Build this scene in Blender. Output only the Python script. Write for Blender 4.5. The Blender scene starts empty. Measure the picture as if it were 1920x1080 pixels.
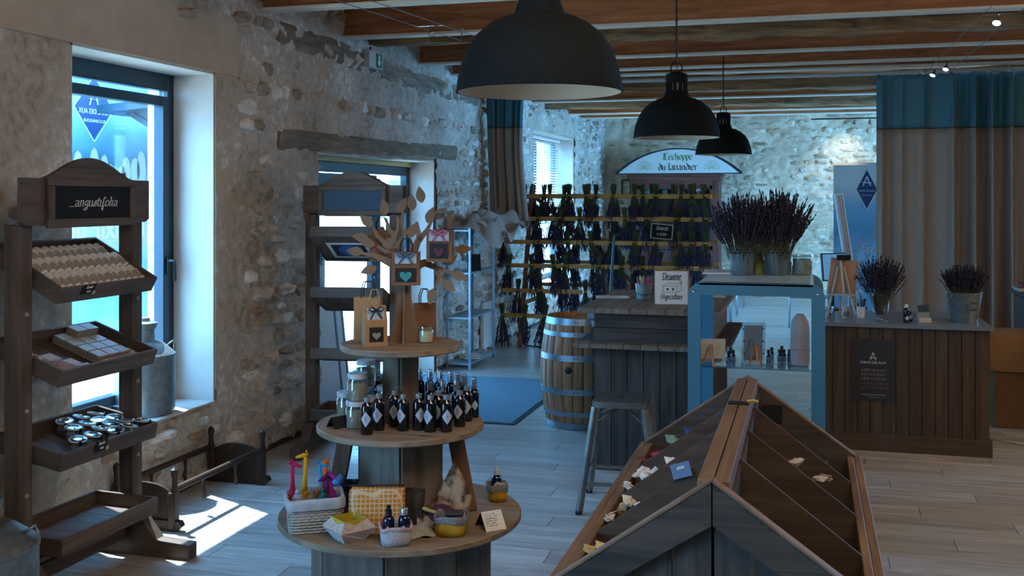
import bpy, bmesh, math, random
from mathutils import Vector, Matrix, Euler
random.seed(7)
PI = math.pi
R = math.radians
C0 = bpy.context.scene.collection

# ------------------------------------------------------------------ camera
H, F, CX, HY = 1.8, 1950.0, 960.0, 370.0          # eye height, focal length (px of 1920), principal point
YAW = math.atan(555.0 / F)
S, C = math.sin(YAW), math.cos(YAW)
cam_d = bpy.data.cameras.new('camera')
cam_d.sensor_width = 36.0
cam_d.lens = F / 1920.0 * 36.0
cam_d.shift_y = -(540.0 - HY) / 1920.0
cam_d.clip_end = 200
cam = bpy.data.objects.new('camera', cam_d)
C0.objects.link(cam)
cam.location = (0, 0, H)
cam.rotation_euler = (R(90), 0, YAW)
bpy.context.scene.camera = cam

# ------------------------------------------------------------------ exposure, world, sun, lamps
sc = bpy.context.scene
sc.view_settings.view_transform = 'Standard'
sc.view_settings.look = 'None'
sc.view_settings.gamma = 1.0
sc.view_settings.use_curve_mapping = False
sc.view_settings.exposure = 1.5
world = bpy.data.worlds.new('World')
sc.world = world
world.use_nodes = True
bg = world.node_tree.nodes['Background']
bg.inputs[0].default_value = (0.17, 0.52, 1.0, 1)
bg.inputs[1].default_value = 8.2

def lamp(name, kind, loc, energy, color, **kw):
    l = bpy.data.lights.new(name, kind)
    l.energy = energy
    l.color = color
    o = bpy.data.objects.new(name, l)
    o.location = loc
    C0.objects.link(o)
    return o, l

SUN_DIR = Vector((1.2, -0.56, -2.5)).normalized()
o, l = lamp('sun', 'SUN', (-8, 8, 12), 8.5, (0.84, 0.93, 1.0))
l.angle = 0.009
o.rotation_euler = SUN_DIR.to_track_quat('-Z', 'Y').to_euler()

def portal(loc, direction, sx, sy):
    o, l = lamp('window_portal', 'AREA', loc, 1.0, (1, 1, 1))
    l.shape = 'RECTANGLE'; l.size = sx; l.size_y = sy
    l.cycles.is_portal = True
    o.rotation_euler = Vector(direction).to_track_quat('-Z', 'Y').to_euler()

portal((-4.22, 5.325, 1.54), (1, 0, 0), 1.5, 2.4)
portal((-4.22, 8.8, 1.1), (1, 0, 0), 2.9, 2.4)
portal((-4.22, 15.4, 1.62), (1, 0, 0), 2.8, 2.4)
portal((-4.22, 0.6, 1.65), (1, 0, 0), 2.1, 2.2)
portal((5.5, 15.4, 1.8), (-1, 0, 0), 5.6, 2.6)

def area(name, loc, target, energy, color, sx, sy):
    o, l = lamp(name, 'AREA', loc, energy, color)
    l.shape = 'RECTANGLE'; l.size = sx; l.size_y = sy
    o.rotation_euler = (Vector(target) - Vector(loc)).to_track_quat('-Z', 'Y').to_euler()
# added warm fill lights, out of view above the foreground and at the right
area('added_fill_light', (0.4, 2.0, 3.2), (-0.6, 5.2, 0.6), 20, (1.0, 0.85, 0.70), 2.4, 0.8)
area('added_fill_light', (3.6, 6.5, 3.05), (2.4, 6.9, 0), 18, (1.0, 0.74, 0.48), 1.6, 1.6)

# ------------------------------------------------------------------ measuring helpers (a picture point on a known plane of the room)
def at(px, py, z):
    k = (px - CX) / F
    d = F * (z - H) / (HY - py)
    return Vector((d * (-S + k * C), d * (C + k * S), z))
def aty(px, py, y):
    k = (px - CX) / F
    d = y / (C + k * S)
    return Vector((d * (-S + k * C), y, H + (HY - py) * d / F))
def atx(px, py, x):
    k = (px - CX) / F
    d = x / (-S + k * C)
    return Vector((x, d * (C + k * S), H + (HY - py) * d / F))

# ------------------------------------------------------------------ mesh builder
class MB:
    def __init__(s):
        s.bm = bmesh.new()
    def box(s, c, size, rot=None, bevel=0.0):
        m = Matrix.Translation(Vector(c))
        if rot is not None:
            m = m @ (rot.to_matrix().to_4x4() if isinstance(rot, Euler) else rot.to_4x4())
        m = m @ Matrix.Diagonal((size[0], size[1], size[2], 1))
        r = bmesh.ops.create_cube(s.bm, size=1.0, matrix=m)
        if bevel > 0:
            vs = set(r['verts'])
            es = [e for e in s.bm.edges if e.verts[0] in vs and e.verts[1] in vs]
            bmesh.ops.bevel(s.bm, geom=es, offset=bevel, segments=1, affect='EDGES', profile=0.5)
        return s
    def beam(s, a, b, w, h, up=(0, 0, 1), bevel=0.0):
        a, b = Vector(a), Vector(b)
        d = (b - a); L = d.length; d.normalize()
        up = Vector(up)
        side = up.cross(d)
        if side.length < 1e-4:
            side = Vector((1, 0, 0)).cross(d)
            if side.length < 1e-4: side = Vector((0, 1, 0))
        side.normalize()
        u = d.cross(side)
        rot = Matrix((d, side, u)).transposed()
        return s.box((a + b) / 2, (L, w, h), rot, bevel)
    def tube(s, pts, r, n=8, cap=True, closed=False):
        pts = [Vector(p) for p in pts]
        rs = r if isinstance(r, (list, tuple)) else [r] * len(pts)
        rings = []
        prev = None
        N = len(pts)
        for i, p in enumerate(pts):
            if closed:
                t = pts[(i + 1) % N] - pts[i - 1]
            else:
                t = pts[min(i + 1, N - 1)] - pts[max(i - 1, 0)]
            if t.length < 1e-9: t = Vector((0, 0, 1))
            t.normalize()
            if prev is None:
                a = Vector((0, 0, 1)) if abs(t.z) < 0.9 else Vector((1, 0, 0))
                u = t.cross(a).normalized()
            else:
                u = (prev - t * prev.dot(t))
                if u.length < 1e-6: u = t.orthogonal()
                u.normalize()
            prev = u
            v = t.cross(u)
            rings.append([s.bm.verts.new(p + (u * math.cos(2 * PI * j / n) + v * math.sin(2 * PI * j / n)) * rs[i]) for j in range(n)])
        M = N if closed else N - 1
        for i in range(M):
            A, B = rings[i], rings[(i + 1) % N]
            for j in range(n):
                s.bm.faces.new((A[j], A[(j + 1) % n], B[(j + 1) % n], B[j]))
        if cap and not closed:
            s.bm.faces.new(rings[0][::-1]); s.bm.faces.new(rings[-1])
        return s
    def lathe(s, prof, n=24, c=(0, 0, 0), m=None, cap=(True, True), arc=2 * PI):
        c = Vector(c)
        rings = []
        full = abs(arc - 2 * PI) < 1e-6
        cnt = n if full else n + 1
        for (r, z) in prof:
            ring = []
            for j in range(cnt):
                a = arc * j / n
                p = Vector((r * math.cos(a), r * math.sin(a), z))
                if m is not None: p = m @ p
                ring.append(s.bm.verts.new(c + p))
            rings.append(ring)
        for i in range(len(rings) - 1):
            A, B = rings[i], rings[i + 1]
            for j in range(n):
                s.bm.faces.new((A[j], A[(j + 1) % cnt], B[(j + 1) % cnt], B[j]))
        if full:
            if cap[0]: s.bm.faces.new(rings[0][::-1])
            if cap[1]: s.bm.faces.new(rings[-1])
        return s
    def prism(s, poly, h0, h1, m=None):
        """2-D polygon (counter-clockwise) extruded from h0 to h1 along local z."""
        m = m or Matrix.Identity(4)
        lo = [s.bm.verts.new(m @ Vector((p[0], p[1], h0))) for p in poly]
        hi = [s.bm.verts.new(m @ Vector((p[0], p[1], h1))) for p in poly]
        n = len(poly)
        s.bm.faces.new(lo[::-1]); s.bm.faces.new(hi)
        for j in range(n):
            s.bm.faces.new((lo[j], lo[(j + 1) % n], hi[(j + 1) % n], hi[j]))
        return s
    def grid(s, f, nu, nv, closed_u=False):
        g = [[s.bm.verts.new(f(i / nu, j / nv)) for j in range(nv + 1)] for i in range(nu if closed_u else nu + 1)]
        m = len(g)
        for i in range(nu):
            for j in range(nv):
                s.bm.faces.new((g[i][j], g[(i + 1) % m][j], g[(i + 1) % m][j + 1], g[i][j + 1]))
        return s
    def spindle(s, a, b, r, n=5):
        a, b = Vector(a), Vector(b)
        t = (b - a).normalized()
        u = t.orthogonal().normalized(); v = t.cross(u)
        va, vb = s.bm.verts.new(a), s.bm.verts.new(b)
        m = a.lerp(b, 0.45)
        ring = [s.bm.verts.new(m + (u * math.cos(2 * PI * j / n) + v * math.sin(2 * PI * j / n)) * r) for j in range(n)]
        for j in range(n):
            s.bm.faces.new((va, ring[(j + 1) % n], ring[j])); s.bm.faces.new((vb, ring[j], ring[(j + 1) % n]))
        return s
    def blob(s, c, rad, m=None, sub=2, jit=0.0):
        mm = Matrix.Translation(Vector(c)) @ (m.to_4x4() if m is not None else Matrix.Identity(4)) @ Matrix.Diagonal((rad[0], rad[1], rad[2], 1))
        r = bmesh.ops.create_icosphere(s.bm, subdivisions=sub, radius=1.0, matrix=mm)
        if jit:
            for v in r['verts']:
                v.co += Vector((random.uniform(-1, 1), random.uniform(-1, 1), random.uniform(-1, 1))) * jit
        return s
    def mesh(s, name, mat, smooth=False, recalc=True):
        if recalc: bmesh.ops.recalc_face_normals(s.bm, faces=s.bm.faces)
        me = bpy.data.meshes.new(name)
        s.bm.to_mesh(me); s.bm.free()
        me.materials.append(mat)
        if smooth:
            me.polygons.foreach_set('use_smooth', [True] * len(me.polygons))
            if smooth == 'auto':
                me.set_sharp_from_angle(angle=R(38))
        return me
    def build(s, name, mat, parent=None, smooth=False, recalc=True):
        return link(name, s.mesh(name, mat, smooth, recalc), parent)

def link(name, me, parent=None, loc=None, rot=None):
    o = bpy.data.objects.new(name, me)
    C0.objects.link(o)
    if parent is not None: o.parent = parent
    if loc is not None: o.location = loc
    if rot is not None: o.rotation_euler = rot
    return o

def solidify(o, t, offset=-1.0):
    m = o.modifiers.new('thickness', 'SOLIDIFY'); m.thickness = t; m.offset = offset
    return o
def subsurf(o, n=1):
    m = o.modifiers.new('smooth', 'SUBSURF'); m.levels = n; m.render_levels = n
    return o

def tag(o, label=None, cat=None, group=None, kind=None):
    if label: o['label'] = label
    if cat: o['category'] = cat
    if group: o['group'] = group
    if kind: o['kind'] = kind
    return o
def thing(name, label, cat, loc=(0, 0, 0), rz=0.0, group=None, rot=None):
    o = bpy.data.objects.new(name, None)
    o.empty_display_size = 0.05
    C0.objects.link(o)
    o.location = loc
    o.rotation_euler = rot if rot is not None else (0, 0, rz)
    return tag(o, label, cat, group)
def dup(root, label, loc, rot=None, group=None, scale=None):
    r = root.copy(); C0.objects.link(r)
    r.location = loc
    if rot is not None: r.rotation_euler = rot
    if scale is not None: r.scale = scale
    r['label'] = label
    if group: r['group'] = group
    for ch in list(root.children):
        c = ch.copy(); C0.objects.link(c); c.parent = r
        for g in ch.children:
            d = g.copy(); C0.objects.link(d); d.parent = c
    return r
ORD = ['first', 'second', 'third', 'fourth', 'fifth', 'sixth', 'seventh', 'eighth', 'ninth', 'tenth', 'eleventh', 'twelfth',
       'thirteenth', 'fourteenth', 'fifteenth', 'sixteenth', 'seventeenth', 'eighteenth']

# ------------------------------------------------------------------ materials
def lin(h):
    if isinstance(h, str):
        h = h.lstrip('#')
        rgb = [int(h[i:i + 2], 16) / 255 for i in (0, 2, 4)]
        return tuple((c / 12.92 if c <= 0.04045 else ((c + 0.055) / 1.055) ** 2.4) for c in rgb) + (1,)
    return tuple(h) + ((1,) if len(h) == 3 else ())
MATS = {}
def newmat(name):
    m = bpy.data.materials.new(name); m.use_nodes = True
    nt = m.node_tree
    p = nt.nodes['Principled BSDF']
    return m, nt, p
def nd(nt, t, **kw):
    n = nt.nodes.new(t)
    for k, v in kw.items(): setattr(n, k, v)
    return n
def plain(name, col, rough=0.6, metal=0.0, var=0.0, nscale=18.0, bump=0.0, col2=None, spec=0.5, trans=0.0, sheen=0.0):
    if name in MATS: return MATS[name]
    m, nt, p = newmat(name)
    p.inputs['Roughness'].default_value = rough
    p.inputs['Metallic'].default_value = metal
    p.inputs['Specular IOR Level'].default_value = spec
    if trans: p.inputs['Transmission Weight'].default_value = trans
    if sheen: p.inputs['Sheen Weight'].default_value = sheen
    c = lin(col)
    p.inputs['Base Color'].default_value = c
    if var or bump or col2:
        tc = nd(nt, 'ShaderNodeTexCoord')
        no = nd(nt, 'ShaderNodeTexNoise'); no.inputs['Scale'].default_value = nscale; no.inputs['Detail'].default_value = 5
        nt.links.new(tc.outputs['Object'], no.inputs['Vector'])
        if var or col2:
            cr = nd(nt, 'ShaderNodeValToRGB')
            cr.color_ramp.elements[0].position = 0.32; cr.color_ramp.elements[1].position = 0.68
            a = tuple(x * (1 - var) for x in c[:3]) + (1,)
            b = lin(col2) if col2 else tuple(min(1, x * (1 + var)) for x in c[:3]) + (1,)
            cr.color_ramp.elements[0].color = a; cr.color_ramp.elements[1].color = b
            nt.links.new(no.outputs['Fac'], cr.inputs['Fac'])
            nt.links.new(cr.outputs['Color'], p.inputs['Base Color'])
        if bump:
            bp = nd(nt, 'ShaderNodeBump'); bp.inputs['Strength'].default_value = bump; bp.inputs['Distance'].default_value = 0.01
            nt.links.new(no.outputs['Fac'], bp.inputs['Height']); nt.links.new(bp.outputs['Normal'], p.inputs['Normal'])
    MATS[name] = m
    return m
def wood(name, c1, c2, axis='x', rough=0.62, scale=9.0, var=0.25, bump=0.25, stretch=14.0, world_co=False, knots=0.0):
    if name in MATS: return MATS[name]
    m, nt, p = newmat(name)
    p.inputs['Roughness'].default_value = rough
    p.inputs['Specular IOR Level'].default_value = 0.35
    tc = nd(nt, 'ShaderNodeTexCoord')
    oi = nd(nt, 'ShaderNodeObjectInfo')
    geo = nd(nt, 'ShaderNodeNewGeometry')
    rnd = nd(nt, 'ShaderNodeMath', operation='ADD')
    nt.links.new(oi.outputs['Random'], rnd.inputs[0]); nt.links.new(geo.outputs['Random Per Island'], rnd.inputs[1])
    fr = nd(nt, 'ShaderNodeMath', operation='FRACT'); nt.links.new(rnd.outputs[0], fr.inputs[0])
    off = nd(nt, 'ShaderNodeMath', operation='MULTIPLY'); off.inputs[1].default_value = 37.0
    nt.links.new(fr.outputs[0], off.inputs[0])
    add = nd(nt, 'ShaderNodeVectorMath', operation='ADD')
    nt.links.new(tc.outputs['Object'], add.inputs[0]); nt.links.new(off.outputs[0], add.inputs[1])
    mp = nd(nt, 'ShaderNodeMapping')
    sc3 = [scale * 3.0] * 3
    sc3['xyz'.index(axis)] = scale * 3.0 / stretch
    mp.inputs['Scale'].default_value = sc3
    nt.links.new(add.outputs[0], mp.inputs['Vector'])
    no = nd(nt, 'ShaderNodeTexNoise'); no.inputs['Scale'].default_value = 1.0; no.inputs['Detail'].default_value = 7
    no.inputs['Roughness'].default_value = 0.62; no.inputs['Distortion'].default_value = 0.9
    nt.links.new(mp.outputs[0], no.inputs['Vector'])
    cr = nd(nt, 'ShaderNodeValToRGB')
    cr.color_ramp.elements[0].position = 0.3; cr.color_ramp.elements[1].position = 0.72
    cr.color_ramp.elements[0].color = lin(c1); cr.color_ramp.elements[1].color = lin(c2)
    nt.links.new(no.outputs['Fac'], cr.inputs['Fac'])
    mr = nd(nt, 'ShaderNodeMapRange'); mr.inputs['To Min'].default_value = 1 - var; mr.inputs['To Max'].default_value = 1 + var
    nt.links.new(fr.outputs[0], mr.inputs['Value'])
    mx = nd(nt, 'ShaderNodeVectorMath', operation='SCALE')
    nt.links.new(cr.outputs['Color'], mx.inputs[0]); nt.links.new(mr.outputs[0], mx.inputs['Scale'])
    nt.links.new(mx.outputs[0], p.inputs['Base Color'])
    if bump:
        bp = nd(nt, 'ShaderNodeBump'); bp.inputs['Strength'].default_value = bump; bp.inputs['Distance'].default_value = 0.006
        nt.links.new(no.outputs['Fac'], bp.inputs['Height']); nt.links.new(bp.outputs['Normal'], p.inputs['Normal'])
    MATS[name] = m
    return m
def stone_mat(name, stops, rough=0.9, bump=0.9, mortar=False, nscale=9.0, obj_random=True):
    m, nt, p = newmat(name)
    p.inputs['Roughness'].default_value = rough
    p.inputs['Specular IOR Level'].default_value = 0.2
    geo = nd(nt, 'ShaderNodeNewGeometry')
    oi = nd(nt, 'ShaderNodeObjectInfo')
    no = nd(nt, 'ShaderNodeTexNoise'); no.inputs['Scale'].default_value = nscale; no.inputs['Detail'].default_value = 8
    no.inputs['Roughness'].default_value = 0.65
    nt.links.new(geo.outputs['Position'], no.inputs['Vector'])
    big = nd(nt, 'ShaderNodeTexNoise'); big.inputs['Scale'].default_value = 1.3; big.inputs['Detail'].default_value = 3
    nt.links.new(geo.outputs['Position'], big.inputs['Vector'])
    add = nd(nt, 'ShaderNodeMath', operation='ADD'); nt.links.new(oi.outputs['Random'], add.inputs[0]); nt.links.new(geo.outputs['Random Per Island'], add.inputs[1])
    fr = nd(nt, 'ShaderNodeMath', operation='FRACT'); nt.links.new(add.outputs[0], fr.inputs[0])
    cr = nd(nt, 'ShaderNodeValToRGB')
    while len(cr.color_ramp.elements) > 1: cr.color_ramp.elements.remove(cr.color_ramp.elements[-1])
    for i, (pos, col) in enumerate(stops):
        e = cr.color_ramp.elements[0] if i == 0 else cr.color_ramp.elements.new(pos)
        e.position = pos; e.color = lin(col)
    if mortar:
        ad = nd(nt, 'ShaderNodeMath', operation='MULTIPLY_ADD'); ad.inputs[1].default_value = 0.5
        nt.links.new(no.outputs['Fac'], ad.inputs[0])
        hb = nd(nt, 'ShaderNodeMath', operation='MULTIPLY'); hb.inputs[1].default_value = 0.5
        nt.links.new(big.outputs['Fac'], hb.inputs[0]); nt.links.new(hb.outputs[0], ad.inputs[2])
        nt.links.new(ad.outputs[0], cr.inputs['Fac'])
        nt.links.new(cr.outputs['Color'], p.inputs['Base Color'])
    else:
        nt.links.new(fr.outputs[0], cr.inputs['Fac'])
        mr = nd(nt, 'ShaderNodeMapRange'); mr.inputs['From Min'].default_value = 0.3; mr.inputs['From Max'].default_value = 0.7
        mr.inputs['To Min'].default_value = 0.72; mr.inputs['To Max'].default_value = 1.22
        nt.links.new(no.outputs['Fac'], mr.inputs['Value'])
        mx = nd(nt, 'ShaderNodeVectorMath', operation='SCALE')
        nt.links.new(cr.outputs['Color'], mx.inputs[0]); nt.links.new(mr.outputs[0], mx.inputs['Scale'])
        nt.links.new(mx.outputs[0], p.inputs['Base Color'])
    bp = nd(nt, 'ShaderNodeBump'); bp.inputs['Strength'].default_value = bump; bp.inputs['Distance'].default_value = 0.02
    nt.links.new(no.outputs['Fac'], bp.inputs['Height']); nt.links.new(bp.outputs['Normal'], p.inputs['Normal'])
    MATS[name] = m
    return m
def thin_glass(name, tint=(0.93, 0.97, 0.98), gloss=0.08, rough=0.02):
    if name in MATS: return MATS[name]
    m, nt, p = newmat(name)
    nt.nodes.remove(p)
    out = nt.nodes['Material Output']
    tr = nd(nt, 'ShaderNodeBsdfTransparent'); tr.inputs[0].default_value = tint + (1,)
    gl = nd(nt, 'ShaderNodeBsdfGlossy'); gl.inputs['Roughness'].default_value = rough
    lw = nd(nt, 'ShaderNodeLayerWeight'); lw.inputs[0].default_value = 0.35
    mr = nd(nt, 'ShaderNodeMapRange'); mr.inputs['To Min'].default_value = gloss * 0.6; mr.inputs['To Max'].default_value = min(1, gloss * 6)
    nt.links.new(lw.outputs['Facing'], mr.inputs['Value'])
    mx = nd(nt, 'ShaderNodeMixShader')
    nt.links.new(mr.outputs[0], mx.inputs[0]); nt.links.new(tr.outputs[0], mx.inputs[1]); nt.links.new(gl.outputs[0], mx.inputs[2])
    nt.links.new(mx.outputs[0], out.inputs['Surface'])
    MATS[name] = m
    return m

# ------------------------------------------------------------------ writing
PEN = {
 'i': (.3, [[(0,.85),(.12,.95),(.12,.1),(.26,.05)]]),
 'n': (.62, [[(0,.85),(.12,.95),(.12,.05)],[(.12,.8),(.35,.97),(.45,.85),(.45,.1),(.58,.05)]]),
 'u': (.62, [[(0,.85),(.1,.95),(.1,.15),(.25,.02),(.45,.2)],[(.45,.95),(.45,.1),(.58,.05)]]),
 'a': (.62, [[(.05,.8),(.25,.97),(.45,.85),(.45,.1),(.58,.05)],[(.45,.55),(.1,.4),(.1,.15),(.22,.02),(.45,.2)]]),
 'c': (.56, [[(.5,.85),(.3,.97),(.08,.8),(.08,.2),(.28,.02),(.5,.15)]]),
 'e': (.56, [[(.08,.45),(.45,.65),(.45,.85),(.28,.97),(.08,.8),(.08,.2),(.28,.02),(.5,.15)]]),
 'é': (.56, [[(.08,.45),(.45,.65),(.45,.85),(.28,.97),(.08,.8),(.08,.2),(.28,.02),(.5,.15)],[(.2,1.2),(.42,1.4)]]),
 'o': (.6, [[(.08,.8),(.28,.98),(.5,.8),(.5,.2),(.28,.02),(.08,.2),(.08,.8)]]),
 'd': (.6, [[(.15,1.4),(.5,.95),(.5,.2),(.28,.02),(.08,.2),(.08,.7),(.28,.9),(.5,.75)]]),
 'h': (.6, [[(.05,1.45),(.12,1.4),(.12,.05)],[(.12,.75),(.35,.95),(.48,.8),(.48,.2),(.35,-.2)]]),
 'l': (.3, [[(.02,1.4),(.12,1.5),(.12,.1),(.26,.05)]]),
 'p': (.6, [[(0,.85),(.12,.95),(.12,-.4)],[(.12,.85),(.35,.97),(.5,.8),(.5,.25),(.3,.03),(.12,.15)]]),
 'r': (.48, [[(0,.85),(.12,.95),(.12,.1),(.22,.05)],[(.12,.75),(.32,.97),(.45,.88)]]),
 'v': (.6, [[(0,.9),(.1,1),(.1,.25),(.3,.02),(.5,.25),(.5,.8),(.35,1.0)]]),
 'm': (.9, [[(0,.85),(.12,.95),(.12,.05)],[(.12,.8),(.3,.97),(.4,.85),(.4,.1)],[(.4,.8),(.6,.97),(.72,.85),(.72,.1),(.85,.05)]]),
 'g': (.56, [[(.45,.9),(.25,.97),(.05,.6),(.15,.2),(.4,.3),(.45,.9),(.45,-.4),(.25,-.6),(.05,-.4),(.55,.1)]]),
 's': (.46, [[(0,.1),(.3,.95),(.4,.35),(.25,.02),(.05,.1)]]),
 't': (.4, [[(.15,1.35),(.15,.15),(.28,.02),(.4,.12)],[(-.02,.98),(.36,1.02)]]),
 'f': (.45, [[(.4,1.3),(.28,1.5),(.16,1.3),(.16,-.5),(.3,-.6),(.25,0),(.45,.15)]]),
 'D': (.8, [[(.15,1.4),(.15,0)],[(-.05,1.3),(.3,1.45),(.65,1.2),(.72,.7),(.6,.2),(.3,0),(.05,.05)]]),
 'A': (.8, [[(0,0),(.35,1.45),(.7,0)],[(.1,.5),(.6,.5)]]),
 'L': (.7, [[(.35,1.45),(.15,1.3),(.2,.9),(.12,.2),(0,.05),(.3,.12),(.55,0),(.62,.15)],[(.35,1.45),(.5,1.3)],[(.38,1.3),(.38,.2)]]),
 "'": (.2, [[(.08,1.5),(.04,1.2)]]),
 '.': (.22, [[(.06,.02),(.12,.06)]]),
 'E': (.6, [[(.55,1.4),(.1,1.4),(.1,0),(.58,0)],[(.1,.75),(.45,.75)]]),
 'x': (.55, [[(.05,.95),(.5,.02)],[(.5,.95),(.05,.02)]]),
 ' ': (.42, []),
}
def pen_width(txt): return sum(PEN[ch][0] for ch in txt)
def pen_text(mb, txt, size, origin, ux, uy, nrm, nib=None, w=0.08, t=0.0012, centre=True, slant=0.0):
    """letters drawn with a broad nib (nib = vector) or a round thin pen (w), as thin raised strokes. size = x-height."""
    ux, uy, nrm, o = Vector(ux), Vector(uy), Vector(nrm), Vector(origin)
    x = -pen_width(txt) / 2 if centre else 0.0
    for ch in txt:
        adv, strokes = PEN[ch]
        for st in strokes:
            P = [(x + q[0] + slant * q[1], q[1]) for q in st]
            for a, b in zip(P[:-1], P[1:]):
                if nib:
                    n = Vector(nib)
                else:
                    d = Vector((b[0] - a[0], b[1] - a[1]))
                    if d.length < 1e-6: continue
                    d.normalize(); n = Vector((-d.y, d.x)) * w / 2
                    e = d * w * 0.35
                    a = (a[0] - e.x, a[1] - e.y); b = (b[0] + e.x, b[1] + e.y)
                q = [(a[0] - n.x, a[1] - n.y), (b[0] - n.x, b[1] - n.y), (b[0] + n.x, b[1] + n.y), (a[0] + n.x, a[1] + n.y)]
                W = [o + (ux * p[0] + uy * p[1]) * size for p in q]
                lo = [mb.bm.verts.new(p) for p in W]; hi = [mb.bm.verts.new(p + nrm * t) for p in W]
                mb.bm.faces.new(hi)
                for j in range(4): mb.bm.faces.new((lo[j], lo[(j + 1) % 4], hi[(j + 1) % 4], hi[j]))
        x += adv
def print_text(name, txt, size, m, mat, parent=None, depth=0.0008, align='CENTER', bold=0.0, squeeze=1.0):
    cu = bpy.data.curves.new(name, 'FONT')
    cu.body = txt; cu.size = size; cu.align_x = align; cu.extrude = depth; cu.offset = bold
    cu.resolution_u = 3
    tmp = bpy.data.objects.new('tmp_text', cu)
    me = bpy.data.meshes.new_from_object(tmp)
    bpy.data.objects.remove(tmp); bpy.data.curves.remove(cu)
    me.transform(m @ Matrix.Diagonal((squeeze, 1, 1, 1)))
    me.materials.clear(); me.materials.append(mat)
    me.name = name
    return link(name, me, parent)
def frame_m(o, ux, uy):
    ux, uy = Vector(ux).normalized(), Vector(uy).normalized()
    n = ux.cross(uy)
    m = Matrix((ux, uy, n)).transposed().to_4x4()
    m.translation = Vector(o)
    return m
# ------------------------------------------------------------------ the room
XL, XR, YB, YF = -3.71, 5.2, 19.35, -2.6           # left wall face, right wall face, back wall face, wall behind the camera
ZC = 3.38                                          # ceiling boards
M_mortar = stone_mat('lime_mortar', [(0.36, '#9c9082'), (0.45, '#bfb3a5'), (0.54, '#cfc6ba'), (0.61, '#eeebe5')], mortar=True, bump=1.0, nscale=17)
M_stone = stone_mat('rubble_stone', [(0, '#93887b'), (0.15, '#b0a494'), (0.35, '#c4b9aa'), (0.55, '#d2c9bd'), (0.70, '#c0b5a6'), (0.80, '#eae6df'), (0.96, '#f0ede8'), (0.97, '#b39f88'), (1.0, '#a5785c')], bump=1.0, nscale=14)
M_mortar2 = stone_mat('pale_lime_mortar', [(0.36, '#b3a28a'), (0.5, '#d6c5ab'), (0.62, '#ebdec8')], mortar=True, bump=1.0, nscale=9)
M_stone2 = stone_mat('pale_rubble_stone', [(0, '#ab9a82'), (0.3, '#cfbfa6'), (0.6, '#dccdb5'), (0.9, '#ecdfc9'), (1.0, '#b89a7d')], bump=1.0, nscale=12)
M_plaster = stone_mat('smooth_render', [(0.3, '#b3a492'), (0.5, '#c2b3a1'), (0.65, '#cdc0af')], mortar=True, bump=0.25, nscale=7)
M_reveal = plain('white_reveal_plaster', '#cfcbc4', 0.9, var=0.06, nscale=5, bump=0.15)
M_subfloor = plain('sub_floor', '#4a443d', 0.9)
M_plank = wood('oak_floor_plank', '#8f8d89', '#c6c4c0', 'x', rough=0.33, scale=7, var=0.13, bump=0.12, stretch=12)
M_fir = wood('fir_joist', '#8a5030', '#d08c5c', 'x', rough=0.6, scale=5, var=0.16, bump=0.15, stretch=10)
M_underlight = wood('underside_light_tint', '#d8cdb9', '#f0e8da', 'x', rough=0.7, scale=6, var=0.06, bump=0.1)  # paler than the joists: bounced daylight on their undersides put into the colour
M_old = wood('old_oak', '#5a4230', '#bb966c', 'x', rough=0.85, scale=5, var=0.15, bump=0.9, stretch=6)
M_timber = wood('embedded_timber', '#64584c', '#a59582', 'y', rough=0.88, scale=5, var=0.1, bump=0.9, stretch=6)
M_alu = plain('dark_blue_aluminium', '#123243', 0.38, 0.0, spec=0.5)
M_glass = thin_glass('window_glass', (0.94, 0.97, 0.98), 0.05)
M_white = plain('white_paint', '#d8d8d4', 0.5)

# floor
mb = MB(); mb.box(((XL + XR) / 2, (YB + YF) / 2, -0.09), (XR - XL + 1.0, YB - YF + 1.0, 0.15))
floor = tag(mb.build('floor', M_subfloor), kind='structure')
PW = 0.187
row = 0
stuff = MB()
y = 2.35
pl_meshes = {}
while y < YB - 0.01:
    w = min(PW, YB - y)
    xmax = 0.235 * (y + w) + 0.7
    x = XL + 0.004 - (row * 0.47) % 1.29
    while x < min(xmax, XR):
        L = 1.29
        x0, x1 = max(x, XL + 0.002), min(x + L, XR)
        if x1 - x0 > 0.05:
            if y < 10.2:
                key = (round(x1 - x0, 3), round(w, 3))
                if key not in pl_meshes:
                    b = MB(); b.box((0, 0, 0.0), (key[0] - 0.003, key[1] - 0.003, 0.014), bevel=0.0016)
                    pl_meshes[key] = b.mesh('plank', M_plank)
                link('plank', pl_meshes[key], floor, ((x0 + x1) / 2, y + w / 2, -0.007))
            else:
                stuff.box(((x0 + x1) / 2, y + w / 2, -0.007), (x1 - x0 - 0.003, w - 0.003, 0.014))
        x += L
    y += PW; row += 1
stuff.box(((XL + XR) / 2, (YF + 2.35) / 2, -0.007), (XR - XL, 2.35 - YF - 0.003, 0.014))
tag(stuff.build('far_planks', M_plank, floor), kind='stuff')

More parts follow.
